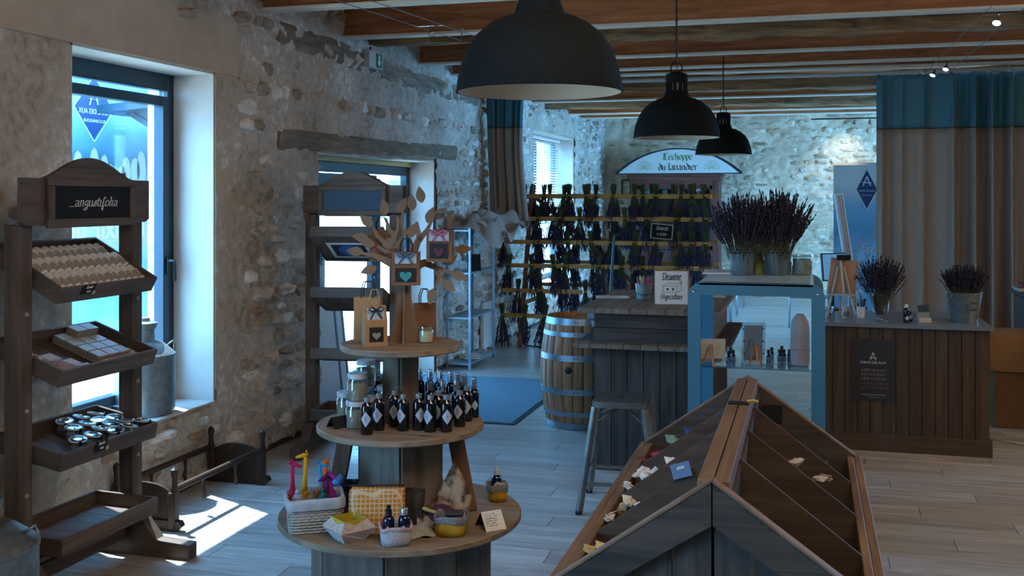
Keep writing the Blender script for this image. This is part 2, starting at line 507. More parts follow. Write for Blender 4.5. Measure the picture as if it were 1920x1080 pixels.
# walls: a slab with openings, seen from inside
def wall_slab(name, mat, plane, axis, thick, u0, u1, z0, z1, holes, sign):
    """axis 'x': plane x = plane, u = y;  axis 'y': plane y = plane, u = x; the slab extends outwards by thick*sign"""
    us = sorted({u0, u1} | {h[0] for h in holes} | {h[1] for h in holes})
    zs = sorted({z0, z1} | {h[2] for h in holes} | {h[3] for h in holes})
    us = [u for u in us if u0 <= u <= u1]; zs = [z for z in zs if z0 <= z <= z1]
    mb = MB(); bm = mb.bm
    V = {}
    def P(u, z, d):
        k = (round(u, 4), round(z, 4), d)
        if k not in V:
            w = plane + sign * thick * d
            V[k] = bm.verts.new((w, u, z) if axis == 'x' else (u, w, z))
        return V[k]
    solid = {}
    for i in range(len(us) - 1):
        for j in range(len(zs) - 1):
            uc, zc = (us[i] + us[i + 1]) / 2, (zs[j] + zs[j + 1]) / 2
            solid[i, j] = not any(h[0] < uc < h[1] and h[2] < zc < h[3] for h in holes)
    for (i, j), s_ in solid.items():
        if not s_: continue
        a, b, c, d = us[i], us[i + 1], zs[j], zs[j + 1]
        bm.faces.new((P(a, c, 0), P(b, c, 0), P(b, d, 0), P(a, d, 0)))
        bm.faces.new((P(a, c, 1), P(a, d, 1), P(b, d, 1), P(b, c, 1)))
        for (ni, nj, e) in ((i - 1, j, ((a, c), (a, d))), (i + 1, j, ((b, c), (b, d))), (i, j - 1, ((a, c), (b, c))), (i, j + 1, ((a, d), (b, d)))):
            if not solid.get((ni, nj), False):
                p, q = e
                bm.faces.new((P(*p, 0), P(*q, 0), P(*q, 1), P(*p, 1)))
    return tag(mb.build(name, mat), kind='structure')

W0 = (-0.4, 1.6, 0.6, 2.7)          # out of the picture, behind the camera on the left
W1 = (4.60, 5.97, 0.47, 2.61)
D1 = (7.44, 10.10, 0.0, 2.17)
W3 = (14.1, 16.7, 0.5, 2.75)
wl = wall_slab('wall_left', M_mortar, XL, 'x', 0.5, YF, YB + 0.5, -0.02, 3.6, [W0, W1, D1, W3], -1)
wb = wall_slab('wall_back', M_mortar2, YB, 'y', 0.4, XL, XR + 0.3, -0.02, 3.6, [], 1)
wr = wall_slab('wall_right', M_mortar2, XR, 'x', 0.3, YF, YB + 0.4, -0.02, 3.6, [(12.7, 18.1, 0.5, 3.05)], 1)
wf = wall_slab('wall_front', M_mortar2, YF, 'y', 0.3, XL - 0.5, XR + 0.3, -0.02, 3.6, [], -1)

# rubble stones: a few shared shapes, pushed a little out of the mortar
def stone_shape():
    n = random.randint(8, 11)
    b = MB()
    ring0, ring1, ring2 = [], [], []
    ph = random.random() * 6
    for i in range(n):
        a = 2 * PI * i / n + random.uniform(-.18, .18)
        ca, sa = math.cos(a), math.sin(a)
        e = 0.75
        px_, py_ = math.copysign(abs(ca) ** e, ca), math.copysign(abs(sa) ** e, sa)
        k = random.uniform(.74, 1.06)
        ring0.append(b.bm.verts.new((-.25, px_ * .52 * k, py_ * .52 * k)))
        ring1.append(b.bm.verts.new((.55 + random.uniform(-.2, .25), px_ * .48 * k, py_ * .46 * k)))
        k2 = k * random.uniform(.55, .8)
        ring2.append(b.bm.verts.new((.95 + random.uniform(-.25, .35), px_ * .46 * k2, py_ * .44 * k2)))
    for A, B in ((ring0, ring1), (ring1, ring2)):
        for j in range(n): b.bm.faces.new((A[j], A[(j + 1) % n], B[(j + 1) % n], B[j]))
    cv = b.bm.verts.new((1.05 + random.uniform(-.2, .2), random.uniform(-.1, .1), random.uniform(-.1, .1)))
    for j in range(n): b.bm.faces.new((ring2[j], ring2[(j + 1) % n], cv))
    return b
def stones_on(wall, mat, axis, plane, sign, u0, u1, z0, z1, blocked, single_until, relief, density, hrange, lrange):
    shapes = [stone_shape() for _ in range(9)]
    coords = []
    meshes = []
    for b in shapes:
        bmesh.ops.recalc_face_normals(b.bm, faces=b.bm.faces)
        me = bpy.data.meshes.new('stone'); b.bm.to_mesh(me); me.materials.append(mat)
        meshes.append(me)
        b.bm.verts.index_update()
        coords.append(([v.co.copy() for v in b.bm.verts], [[v.index for v in f.verts] for f in b.bm.faces]))
    spots = []
    z = z0
    while z < z1:
        h = random.uniform(*hrange)
        u = u0 + random.uniform(0, .2)
        while u < u1:
            L = random.uniform(*lrange) * (0.7 if random.random() < .25 else 1)
            uc, zc = u + L / 2, z + h / 2 + random.uniform(-.015, .015)
            if random.random() < density(uc, zc) and not blocked(u, u + L, z, z + h):
                spots.append((uc, zc, L * random.uniform(.84, .98), h * random.uniform(.72, .98)))
            u += L
        z += h
    cand = sorted(spots, key=lambda q: single_until(q))
    sv, sf = [], []
    for i, (uc, zc, L, h) in enumerate(cand):
        k = random.randrange(len(meshes))
        fl = random.choice((1, -1)); fz = random.choice((1, -1))
        t = relief * random.uniform(.4, 1.35)
        rot = random.uniform(-.09, .09)
        if axis == 'x':
            m = Matrix.Translation((plane, uc, zc)) @ Matrix.Rotation(rot, 4, 'X') @ Matrix.Diagonal((t * sign, L * fl, h * fz, 1))
        else:
            m = Matrix.Translation((uc, plane, zc)) @ Matrix.Rotation(rot, 4, 'Y') @ Matrix(((0, L * fl, 0, 0), (t * sign, 0, 0, 0), (0, 0, h * fz, 0), (0, 0, 0, 1)))
        if i < 298:
            o = link('stone', meshes[k], wall); o.matrix_basis = m
        else:
            base = len(sv)
            cs, fs = coords[k]
            sv += [tuple(m @ c) for c in cs]
            sf += [[q + base for q in f] for f in fs]
    if sv:
        me = bpy.data.meshes.new('far_stones'); me.from_pydata(sv, [], sf)
        b = bmesh.new(); b.from_mesh(me); bmesh.ops.recalc_face_normals(b, faces=b.faces); b.to_mesh(me); b.free()
        me.materials.append(mat)
        tag(link('far_stones', me, wall), kind='stuff')

def blk_left(a, b, c, d):
    for h, mgn in ((W1, .10), (D1, .05), (W3, .22)):
        if a < h[1] + mgn and b > h[0] - mgn and c < h[3] + mgn and d > h[2] - (0 if h is D1 else .02): return True
    if c < 2.36 and d > 2.12 and a < 10.75 and b > 6.7: return True            # door lintel
    if c < 3.14 and d > 2.76 and a < 11.6 and b > 6.75: return True            # wall timber
    return False
def dens_left(u, z):
    if u < 6.3 and z > 1.0: return .13 if u < 4.7 else .08
    if u < 6.6: return .75
    return .92
stones_on(wl, M_stone, 'x', XL, 1, 3.2, YB - .1, .02, 3.4, blk_left, lambda q: q[0], .046, dens_left, (.07, .15), (.11, .32))
def blk_back(a, b, c, d): return False
stones_on(wb, M_stone2, 'y', YB, -1, XL + .05, 3.4, .0, 3.4, blk_back, lambda q: -q[1], .044, lambda u, z: .8, (.08, .17), (.16, .42))
# lumpy lime mortar between the stones: a finely divided relief
from mathutils import noise as mn
def relief(name, wall, mat, axis, plane, sign, u0, u1, z0, z1, step, amp, blocked):
    nu, nz = int((u1 - u0) / step), int((z1 - z0) / step)
    V, Fc, idx = [], [], {}
    for i in range(nu + 1):
        for j in range(nz + 1):
            u, z = u0 + (u1 - u0) * i / nu, z0 + (z1 - z0) * j / nz
            q = Vector((u * 1.0, z * 1.25, plane))
            wq = Vector((u * 5.2 + .35 * mn.noise(q * 3), z * 9.5 + .35 * mn.noise(q * 3 + Vector((7, 0, 0))), .3))
            dist, pts = mn.voronoi(wq)
            off = wq - pts[0]
            rc = mn.cell_vector(pts[0] * 3.7)
            h = min(.30, (dist[1] - dist[0])) * 2.4 * (.3 + rc.x) + (off.x * (rc.y - .5) + off.y * (rc.z - .35)) * 1.3 + .5 * mn.fractal(q * 9, 1.0, 2.1, 3)
            if name == 'smooth': h *= .3
            k_ = 1.0 if u > 6.4 or axis == 'y' else .22 + .5 * max(0, (.9 - z)) * (1 if z < .9 else 0)
            d = plane + sign * max(.001, .008 + amp * h * k_)
            idx[i, j] = len(V); V.append((d, u, z) if axis == 'x' else (u, d, z))
    for i in range(nu):
        for j in range(nz):
            a, b = u0 + (u1 - u0) * i / nu, u0 + (u1 - u0) * (i + 1) / nu
            c, e = z0 + (z1 - z0) * j / nz, z0 + (z1 - z0) * (j + 1) / nz
            if not blocked(a, b, c, e): Fc.append((idx[i, j], idx[i + 1, j], idx[i + 1, j + 1], idx[i, j + 1]))
    me = bpy.data.meshes.new(name); me.from_pydata(V, [], Fc); me.materials.append(mat)
    b = bmesh.new(); b.from_mesh(me); bmesh.ops.delete(b, geom=[v for v in b.verts if not v.link_faces], context='VERTS'); b.to_mesh(me); b.free()
    me.polygons.foreach_set('use_smooth', [True] * len(me.polygons))
    tag(link(name, me, wall), kind='stuff')
def blk_rel(a, b, c, d):
    for h in (W1, D1, W3):
        if a < h[1] + .0 and b > h[0] - .0 and c < h[3] and d > h[2]: return True
    if c < W1[3] + .36 and d > W1[3] and a < W1[1] + .3 and b > W1[0] - .7: return True
    return False
relief('mortar_relief', wl, M_mortar, 'x', XL, 1, 3.0, YB, 0.0, 3.4, .030, .036, blk_rel)
relief('mortar_relief', wb, M_mortar2, 'y', YB, -1, XL, 3.2, 0.0, 3.4, .042, .036, lambda *q: False)
# smooth render bands round the big window and the far window
mb = MB()
for (a, b, c, d) in ((W1[0] - .75, W1[1] + .34, W1[3], 3.0), (W1[1], W1[1] + .22, .55, W1[3])):
    mb.box((XL + .004, (a + b) / 2, (c + d) / 2), (.012, b - a, d - c), bevel=.004)
mb.build('window_render', M_plaster, wl)
mb = MB()
for (a, b, c, d) in ((W3[0] - .24, W3[1] + .24, W3[3], W3[3] + .3), (W3[1], W3[1] + .22, W3[2], W3[3]), (W3[0] - .22, W3[0], W3[2], W3[3])):
    mb.box((XL + .004, (a + b) / 2, (c + d) / 2), (.014, b - a, d - c), bevel=.004)
mb.build('window_render', M_plaster, wl)

# old timbers bedded in the left wall
def rough_beam(name, a, b, w, h, mat, parent, segs=14, jit=.009, taper=None):
    a, b = Vector(a), Vector(b)
    d = (b - a).normalized()
    side = Vector((0, 0, 1)).cross(d).normalized(); up = d.cross(side)
    mb = MB()
    n = 10
    rings = []
    for i in range(segs + 1):
        t = i / segs
        k = 1.0 if taper is None else taper[0] + (taper[1] - taper[0]) * t
        wob = Vector((0, 0, math.sin(t * 7 + w * 40) * jit))
        ring = []
        for j in range(n):
            q = 2 * PI * (j + .5) / n
            e = .5
            cx_, cz_ = math.cos(q), math.sin(q)
            cx_ = math.copysign(abs(cx_) ** e, cx_); cz_ = math.copysign(abs(cz_) ** e, cz_)
            p = a.lerp(b, t) + wob + side * cx_ * w / 2 * k + up * cz_ * h / 2 * k
            p += side * random.uniform(-jit, jit) + up * random.uniform(-jit, jit)
            ring.append(mb.bm.verts.new(p))
        rings.append(ring)
    for i in range(segs):
        for j in range(n): mb.bm.faces.new((rings[i][j], rings[i][(j + 1) % n], rings[i + 1][(j + 1) % n], rings[i + 1][j]))
    mb.bm.faces.new(rings[0][::-1]); mb.bm.faces.new(rings[-1])
    return mb.build(name, mat, parent, smooth='auto')
rough_beam('timber_lintel', (XL - .035, 6.75, 2.215), (XL - .035, 10.7, 2.275), .17, .165, M_timber, wl)
rough_beam('wall_timber', (XL - .05, 6.78, 2.99), (XL - .05, 11.5, 2.93), .17, .2, M_timber, wl)

# ceiling: boards, sawn fir joists with a pale strip under each that paints in the daylight it catches, four old oak beams
mb = MB(); mb.box(((XL + XR) / 2, (YB + YF) / 2, ZC + .05), (XR - XL + .6, YB - YF + .6, .1))
ceil = tag(mb.build('ceiling', M_fir), kind='structure')
ZJ = 3.125
for (yj, w) in ((4.1, .1), (5.3, .1), (6.6, .1), (7.93, .1), (9.7, .09), (10.65, .09), (11.15, .09), (14.0, .09), (16.2, .09), (17.1, .09)):
    mb = MB(); mb.box((0, 0, .135), (XR - XL, w, ZC - ZJ), bevel=.004)
    j = mb.build('joist', M_fir, ceil)
    j.location = ((XL + XR) / 2, yj, ZJ - .01)
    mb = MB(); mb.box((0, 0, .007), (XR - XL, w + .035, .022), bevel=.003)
    mb.build('underside_light_strip', M_underlight, j)
rough_beam('old_beam', (XL - .1, 8.45, 3.21), (XR, 8.75, 3.19), .2, .21, M_old, ceil, 26, .022)
rough_beam('old_beam', (XL - .1, 12.5, 3.16), (XR, 12.5, 3.16), .19, .2, M_old, ceil, 26, .02)
rough_beam('old_beam', (XL - .1, 14.75, 3.16), (XR, 14.7, 3.16), .18, .2, M_old, ceil, 26, .02)

# baseboard along the left wall (grey skirting strip)
mb = MB(); 
for (a, b) in ((3.0, D1[0] - .04), (D1[1] + .04, YB)):
    mb.box((XL + .018, (a + b) / 2, .022), (.028, b - a, .04), bevel=.003)
tag(mb.build('baseboard_left', plain('dark_skirting', '#3d3935', .7)), kind='structure')

# window_1 : tall aluminium window in a deep white reveal
def reveal(name, h, thick, parent, mat=None, sill=True):
    mb = MB(); a, b, c, d = h
    t = .012
    mb.box((XL - thick / 2, b - t / 2, (c + d) / 2), (thick, t, d - c))
    mb.box((XL - thick / 2, a + t / 2, (c + d) / 2), (thick, t, d - c))
    mb.box((XL - thick / 2, (a + b) / 2, d - t / 2), (thick, b - a, t))
    if sill: mb.box((XL - thick / 2 + .006, (a + b) / 2, c + t / 2), (thick + .012, b - a, t), bevel=.003)
    return mb.build(name, mat or M_reveal, parent)
def rect_frame(mb, x, y0, y1, z0, z1, wd, dp, wb_=None, wt_=None):
    wb_ = wb_ or wd; wt_ = wt_ or wd
    mb.box((x, y0 + wd / 2, (z0 + z1) / 2), (dp, wd, z1 - z0), bevel=.004)
    mb.box((x, y1 - wd / 2, (z0 + z1) / 2), (dp, wd, z1 - z0), bevel=.004)
    mb.box((x, (y0 + y1) / 2, z0 + wb_ / 2), (dp, y1 - y0 - 2 * wd, wb_), bevel=.004)
    mb.box((x, (y0 + y1) / 2, z1 - wt_ / 2), (dp, y1 - y0 - 2 * wd, wt_), bevel=.004)
w1 = tag(bpy.data.objects.new('window_1', None), kind='structure'); C0.objects.link(w1)
reveal('reveal', W1, .3, w1)
XF = XL - .33
mb = MB(); rect_frame(mb, XF, W1[0], W1[1], W1[2], W1[3], .075, .07, wt_=.12); mb.build('outer_frame', M_alu, w1)
mb = MB(); rect_frame(mb, XF + .015, W1[0] + .085, W1[1] - .085, W1[2] + .085, W1[3] - .16, .062, .075); sash = mb.build('sash', M_alu, w1)
mb = MB(); mb.box((XF, (W1[0] + W1[1]) / 2, (W1[2] + W1[3]) / 2 - .04), (.012, W1[1] - W1[0] - .28, W1[3] - W1[2] - .36)); mb.build('pane', M_glass, w1)
mb = MB(); mb.box((XF, (W1[0] + W1[1]) / 2, W1[3] - .14), (.012, W1[1] - W1[0] - .16, .036)); mb.build('transom_light', M_glass, w1)
mb = MB(); mb.box((XF + .062, W1[1] - .11, 1.36), (.018, .026, .11), bevel=.004); mb.tube([(XF + .07, W1[1] - .11, 1.39), (XF + .105, W1[1] - .11, 1.39), (XF + .11, W1[1] - .11, 1.37), (XF + .11, W1[1] - .11, 1.26)], .011, 8)
mb.build('handle', plain('black_handle', '#15181b', .35), sash, smooth='auto')

# door_1 : glazed door with a side light under a wooden lath
d1 = tag(bpy.data.objects.new('door_1', None), kind='structure'); C0.objects.link(d1)
reveal('reveal', D1, .28, d1, sill=False)
XD = XL - .3
ys, ye = D1[0] + .012, D1[1] - .012
mb = MB(); mb.box((XD + .05, (ys + ye) / 2, 2.135), (.05, ye - ys, .05), bevel=.003); mb.build('head_lath', wood('yellow_pine', '#a8854f', '#cda76b', 'y', scale=6), d1)
mb = MB(); rect_frame(mb, XD, ys, ye, 0.0, 2.11, .09, .07); mb.box((XD, 9.28, 1.03), (.07, .09, 1.9), bevel=.004); mb.build('outer_frame', M_alu, d1)
mb = MB(); rect_frame(mb, XD + .01, ys + .1, 9.225, .02, 2.01, .11, .06, wb_=.2, wt_=.26)
leaf = mb.build('door_leaf', M_alu, d1)
mb = MB(); mb.box((XD, (ys + 9.335) / 2, .98), (.014, 9.335 - ys - .44, 1.56)); mb.build('pane', M_glass, leaf)
mb = MB(); mb.tube([(XD + .04, 9.17, 1.05), (XD + .085, 9.17, 1.05), (XD + .09, 9.1, 1.05), (XD + .09, 9.04, 1.05)], .011, 8); mb.build('handle', MATS['black_handle'], leaf, smooth='auto')
mb = MB(); mb.box((XD, (9.325 + ye - .09) / 2, 1.03), (.014, ye - .09 - 9.325, 1.88)); mb.build('side_pane', M_glass, d1)

# window_2 : far window with a half lowered venetian blind
w3 = tag(bpy.data.objects.new('window_2', None), kind='structure'); C0.objects.link(w3)
reveal('reveal', W3, .3, w3)
mb = MB(); rect_frame(mb, XF, W3[0], W3[1], W3[2], W3[3], .09, .07); mb.box((XF, 15.4, 1.6), (.07, .12, 2.1), bevel=.004)
mb.build('outer_frame', plain('grey_blue_frame', '#3c5666', .5), w3)
mb = MB(); mb.box((XF, (W3[0] + W3[1]) / 2, (W3[2] + W3[3]) / 2), (.012, 2.4, 2.06)); mb.build('pane', M_glass, w3)
bl = thing('venetian_blind', 'white venetian blind with thin slats lowered over the far window', 'blind', (XF + .1, 15.4, 2.73))
mb = MB(); mb.box((0, 0, -.02), (.05, 2.5, .04), bevel=.004); mb.build('head_rail', M_white, bl)
sl = MB(); sl.box((0, 0, 0), (.034, 2.5, .003), Euler((0, R(28), 0))); slm = sl.mesh('slat', M_white)
for i in range(30):
    link('slat', slm, bl, (0, 0, -.07 - i * .042))
mb = MB()
for yy in (-1.0, 0, 1.0): mb.tube([(0, yy, -.03), (0, yy, -.07 - 29 * .042)], .0025, 5)
mb.build('ladder_cord', M_white, bl)
mb = MB(); mb.box((0, 0, -.07 - 30 * .042), (.036, 2.5, .018), bevel=.003); mb.build('bottom_rail', M_white, bl)

# outside: pale gravel yard and a low hedge and wall across it
mb = MB(); mb.box((-17, 9, -.25), (25.4, 60, .1))
tag(mb.build('ground', plain('gravel_yard', '#b5aa98', .95, var=.25, nscale=30, bump=.4)), kind='structure')

# added slab outside, out of view, that keeps the sun off the glazed door
mb = MB(); mb.box((XL - .98, 8.8, 2.50), (.96, 4.2, .06), Euler((0, R(-4), 0)))
cp = tag(mb.build('door_sun_blocker', M_alu), 'added dark flat slab outside that shades the glazed door from the sun', 'sun blocker')
for y in (6.9, 10.7):
    mb = MB(); mb.beam((XL - .5, y, 2.0), (XL - 1.4, y, 2.5), .04, .04); mb.build('sun_blocker_bracket', M_alu, cp)
# ------------------------------------------------------------------ shared materials of the furnishings
M_brown = wood('stained_pine_along', '#463b34', '#736357', 'y', rough=0.65, scale=6, var=.12, bump=.3)
M_brownz = wood('stained_pine_upright', '#463b34', '#736357', 'z', rough=0.65, scale=6, var=.12, bump=.3)
M_brownx = wood('stained_pine_across', '#463b34', '#736357', 'x', rough=0.65, scale=6, var=.12, bump=.3)
M_board = plain('chalkboard', '#0d0f11', .85, var=.12, nscale=30)
M_chalk = plain('chalk', '#e8e6e0', .9)
M_zinc = plain('galvanised_zinc', '#8d979a', .42, .75, var=.18, nscale=26, bump=.08)
M_black = plain('black_plastic', '#141414', .4)
M_paper = plain('white_paper', '#dcd8d0', .85)
M_chrome = plain('polished_steel', '#b9bcc0', .18, 1.0)
M_ink = plain('dark_ink', '#26262a', .8)

# ------------------------------------------------------------------ display stands with tilted trays
TR = [(1.405, 1.595), (1.045, 1.172), (.68, .747), (.307, .315)]     # height of the front and back rim of each tray
XA, XB = .185, -.165
def make_stand(label, loc, rz, half, flip_sign_text):
    t = thing('display_stand', label, 'display stand', loc, rz)
    for s_ in (-1, 1):
        mb = MB(); mb.box((0, s_ * half, .87), (.085, .08, 1.62), bevel=.005); p = mb.build('post', M_brownz, t)
        mb = MB()
        for k in (1.29, .87, .5): mb.lathe([(.001, 0), (.011, .0), (.009, .006), (.001, .008)], 8, (.0425, s_ * half, k), Matrix.Rotation(PI / 2, 3, 'Y'), cap=(False, False))
        tag(mb.build('screw_heads', plain('pale_screw_cap', '#a79c8c', .5), p), kind='stuff')
        mb = MB()
        mb.prism([(-.36, 0), (.36, 0), (.36, .075), (.17, .085), (.08, .2), (-.08, .2), (-.17, .085), (-.36, .075)], -.035, .035,
                 Matrix.Translation((0, s_ * half, 0)) @ Matrix.Rotation(PI / 2, 4, 'X'))
        mb.build('foot', M_brownx, t)
    mb = MB(); mb.box((0, 0, .12), (.03, half * 2 - .08, .07), bevel=.004); mb.build('stretcher', M_brown, t)
    w = half - .045
    for i, (za, zb) in enumerate(TR):
        dx = XA - XB
        th = math.atan2(zb - za, dx); L = math.hypot(dx, zb - za)
        rot = Euler((0, th, 0)); rm = rot.to_matrix()
        mid = Vector(((XA + XB) / 2, 0, (za + zb) / 2))
        hgt = .078
        def q(x, y, z): return mid + rm @ Vector((x, y, z))
        fr = MB(); fr.box(q(L / 2, 0, -hgt / 2), (.016, 2 * w, hgt), rm, .002); rail = fr.build('tray', M_brown, t)
        mb = MB(); mb.box(q(-L / 2, 0, -hgt / 2), (.016, 2 * w, hgt), rm, .002); mb.build('back_rail', M_brown, rail)
        for s_ in (-1, 1):
            mb = MB(); mb.box(q(0, s_ * (w - .008), -hgt / 2), (L - .016, .016, hgt), rm, .002); mb.build('side_rail', M_brownx, rail)
        n = 5
        for k in range(n):
            ww = (2 * w - .032) / n
            mb = MB(); mb.box(q(0, -w + .016 + ww * (k + .5), -hgt + .006), (L - .018, ww - .004, .010), rm); mb.build('slat', M_brownx, rail)
    # signboard with a hump, cut corners and a framed slate on the front and on the back
    hw = half + .055
    mb = MB()
    hump = []
    for k in range(0, 15):
        a = k / 14
        hump.append((hw * .70 * (1 - 2 * a), 1.885 + .10 * math.sin(PI * a) ** 1.35))
    poly = [(-hw, 1.69), (-hw + .03, 1.675), (hw - .03, 1.675), (hw, 1.69), (hw, 1.885)] + hump + [(-hw, 1.885)]
    Mx = Matrix(((0, 0, 1, 0), (1, 0, 0, 0), (0, 1, 0, 0), (0, 0, 0, 1)))
    mb.prism(poly, .043, .07, Mx); mb.build('signboard', M_brown, t, smooth=False)
    fb = []
    for sd in (1,):
        mb = MB(); mb.box((.078, 0, 1.772), (.012, .55, .175)); fb.append(mb.build('slate', M_board, t))
        for (yy, zz, sy, sz, mm) in ((0, 1.868, .62, .035, M_brown), (0, 1.683, .62, .04, M_brown), (-.288, 1.775, .04, .15, M_brownz), (.288, 1.775, .04, .15, M_brownz)):
            mb = MB(); mb.box((.082, yy * half / .39, zz), (.022, sy * (half / .39 if sy > .1 else 1), sz), bevel=.003); mb.build('slate_frame', mm, t)
        if half < .38: fb[0].scale = (1, half / .39, 1)
    return t, fb[0]
st1, slate1 = make_stand('tall brown wooden display stand beside the big left window, slate reading angustifolia', (-3.31, 4.16, 0), 0, .39, True)
mb = MB()
pen_text(mb, '...angustifolia', .030, (.0845, .0, 1.757), (0, 1.75, 0), (0, 0, 1), (1, 0, 0), w=.10, slant=.2)
mb.build('chalk_writing', M_chalk, st1)
st2, slate2 = make_stand('brown wooden display stand seen from behind, in front of the blue door', (-3.11, 6.82, 0), R(97), .31, False)
# the second stand is seen from its back: slate and frame on that side too
mb = MB(); mb.box((-.05, 0, 1.775), (.012, .44, .15)); mb.build('slate', plain('blank_blue_slate', '#2b3f52', .45), st2)
hw = .365
mb = MB(); mb.prism([(-hw, 1.69), (hw, 1.69), (hw, 1.885)] + [(hw * .70 * (1 - 2 * k / 14), 1.885 + .10 * math.sin(PI * k / 14) ** 1.35) for k in range(15)] + [(-hw, 1.885)], -.044, -.02, Matrix(((0, 0, 1, 0), (1, 0, 0, 0), (0, 1, 0, 0), (0, 0, 0, 1))))
mb.build('signboard', M_brown, st2)
for (yy, zz, sy, sz, mm) in ((0, 1.865, .5, .035, M_brown), (0, 1.69, .5, .04, M_brown), (-.232, 1.777, .036, .14, M_brownz), (.232, 1.777, .036, .14, M_brownz)):
    mb = MB(); mb.box((-.056, yy, zz), (.022, sy, sz), bevel=.003); mb.build('slate_frame', mm, st2)
# picture of a blue disc pinned under the top tray
za, zb = TR[0]; th = math.atan2(zb - za, XA - XB); rm = Euler((0, th, 0)).to_matrix()
c = Vector(((XA + XB) / 2, 0, (za + zb) / 2)) + rm @ Vector((0, 0, -.083))
tt = thing('picture_print', 'white bordered print of a blue disc pinned to the top tray of the rear stand', 'picture')
tt.matrix_world = st2.matrix_basis @ Matrix.Translation(c) @ rm.to_4x4()
mb = MB(); mb.box((0.01, .02, 0), (.24, .30, .002)); mb.build('paper', M_paper, tt)
mb = MB(); mb.box((0.01, .02, -.0015), (.185, .245, .002)); mb.build('printed_field', plain('dark_blue_print', '#1c2c48', .6, var=.6, nscale=40), tt)
mb = MB(); mb.lathe([(.0, -.0032), (.084, -.0032)], 32, (0.01, .02, 0), cap=(False, False)); mb.build('disc', plain('blue_disc', '#2f6cb0', .5, var=.2), tt)
mb = MB(); mb.lathe([(.0, -.004), (.014, -.004)], 16, (0.01, .02, 0), cap=(False, False)); mb.build('disc_hub', M_paper, tt)

# goods on the first stand ---------------------------------------------------
def tray_frame(i):
    za, zb = TR[i]
    th = math.atan2(zb - za, XA - XB); L = math.hypot(XA - XB, zb - za)
    rm = Euler((0, th, 0)).to_matrix()
    mid = Vector(((XA + XB) / 2, 0, (za + zb) / 2)) + Vector(st1.location)
    def q(x, y, z): return mid + rm @ Vector((x, y, z - .066))
    return q, th, L
q, th, L = tray_frame(0)
M_wrap = plain('white_wrapping_paper', '#e9e4de', .8, var=.04, nscale=40)
M_wraplab = plain('grey_printed_band', '#a39c96', .8, var=.2, nscale=90)
soap = thing('soap_roll', 'x', 'soap', (0, 0, 0), group='wrapped soap rolls in the top tray')
mb = MB(); mb.lathe([(.001, -.052), (.020, -.052), (.0235, -.046), (.0235, .046), (.020, .052), (.001, .052)], 12, m=Matrix.Rotation(PI / 2, 3, 'Y'), cap=(False, False)); mb.build('wrapper', M_wrap, soap, smooth='auto')
mb = MB(); mb.lathe([(.0242, -.012), (.0242, .042)], 12, m=Matrix.Rotation(PI / 2, 3, 'Y'), cap=(False, False), arc=PI * 2); mb.build('paper_band', M_wraplab, soap, smooth='auto')
mb = MB(); mb.prism([(-.02, -.012), (.022, 0), (-.02, .012)], .0245, .0252); mb.build('folded_flap', M_paper, soap)
first = True
rowname = ['back', 'middle', 'front']
for r in range(3):
    for k in range(13):
        loc = q(-L / 2 + .075 + r * .112, -.315 + k * .0525, .026 + (.012 if r == 1 else 0))
        lab = '%s wrapped soap from the left in the %s row of the top tray' % (ORD[k], rowname[r])
        rot = Euler((0, th, 0)).to_matrix().to_euler()
        rr = Euler((random.uniform(-.25, .25), th + .12, random.uniform(-.03, .03)))
        if first:
            soap.location = loc; soap.rotation_euler = rr; soap['label'] = lab; first = False
        else: dup(soap, lab, loc, rr)
# black chalk price tags clipped to the trays
def price_tag(i, y, label):
    q, th, L = tray_frame(i)
    p = q(L / 2 + .012, y, .05)
    t = thing('price_tag', label, 'price tag', p, rot=(0, th, 0))
    mb = MB(); mb.box((0, 0, 0), (.003, .085, .05), bevel=.001); mb.build('card', M_board, t)
    mb = MB(); pen_text(mb, 'lavande', .011, (.0018, 0, .006), (0, 1, 0), (0, 0, 1), (1, 0, 0), w=.1, slant=.2); pen_text(mb, 'vraie', .010, (.0018, .004, -.016), (0, 1, 0), (0, 0, 1), (1, 0, 0), w=.1, slant=.2)
    mb.build('chalk_writing', M_chalk, t)
    mb = MB(); mb.lathe([(.001, 0), (.011, .001), (.011, .004), (.001, .005)], 12, (.002, .04, -.018), Matrix.Rotation(PI / 2, 3, 'Y'), cap=(False, False)); mb.build('peg', plain('beige_peg', '#b6a78a', .6), t)
price_tag(0, -.17, 'small black price tag clipped to the top tray of the left stand')
price_tag(2, -.09, 'small black price tag clipped to the jar tray of the left stand')
# second tray: boxed soaps and star printed packs
q, th, L = tray_frame(1)
M_kraftd = plain('grey_brown_box', '#8a8279', .8, var=.12, nscale=30)
M_bluelit = plain('blue_daylit_top', '#c3ccd4', .6, var=.06)  # blue daylight falling on the box tops, put into the colour
bx = thing('soap_box', 'x', 'soap', group='boxed soaps in the second tray')
mb = MB(); mb.box((0, 0, .02), (.066, .078, .04), bevel=.003); mb.build('carton', M_kraftd, bx)
mb = MB(); mb.box((0, 0, .041), (.06, .072, .002)); mb.build('daylit_top', M_bluelit, bx)
first = True
for r in range(3):
    for k in range(4):
        loc = q(-L / 2 + .055 + k * .069, .03 + r * .081 + .02, .002 + (.034 if (k == 0 and r > 0) else .0))
        lab = 'pale topped soap box, %s from the back in the %s column of the second tray' % (ORD[k], ('left', 'middle', 'right')[r])
        if first: bx.location = loc; bx.rotation_euler = (0, th, 0); bx['label'] = lab; first = False
        else: dup(bx, lab, loc, (0, th, random.uniform(-.04, .04)))
sp = thing('star_soap', 'x', 'soap', group='star printed soaps in the second tray')
mb = MB(); mb.box((0, 0, .0125), (.05, .05, .025), bevel=.004); mb.build('block', plain('cream_soap', '#d6cdc0', .7, var=.1), sp)
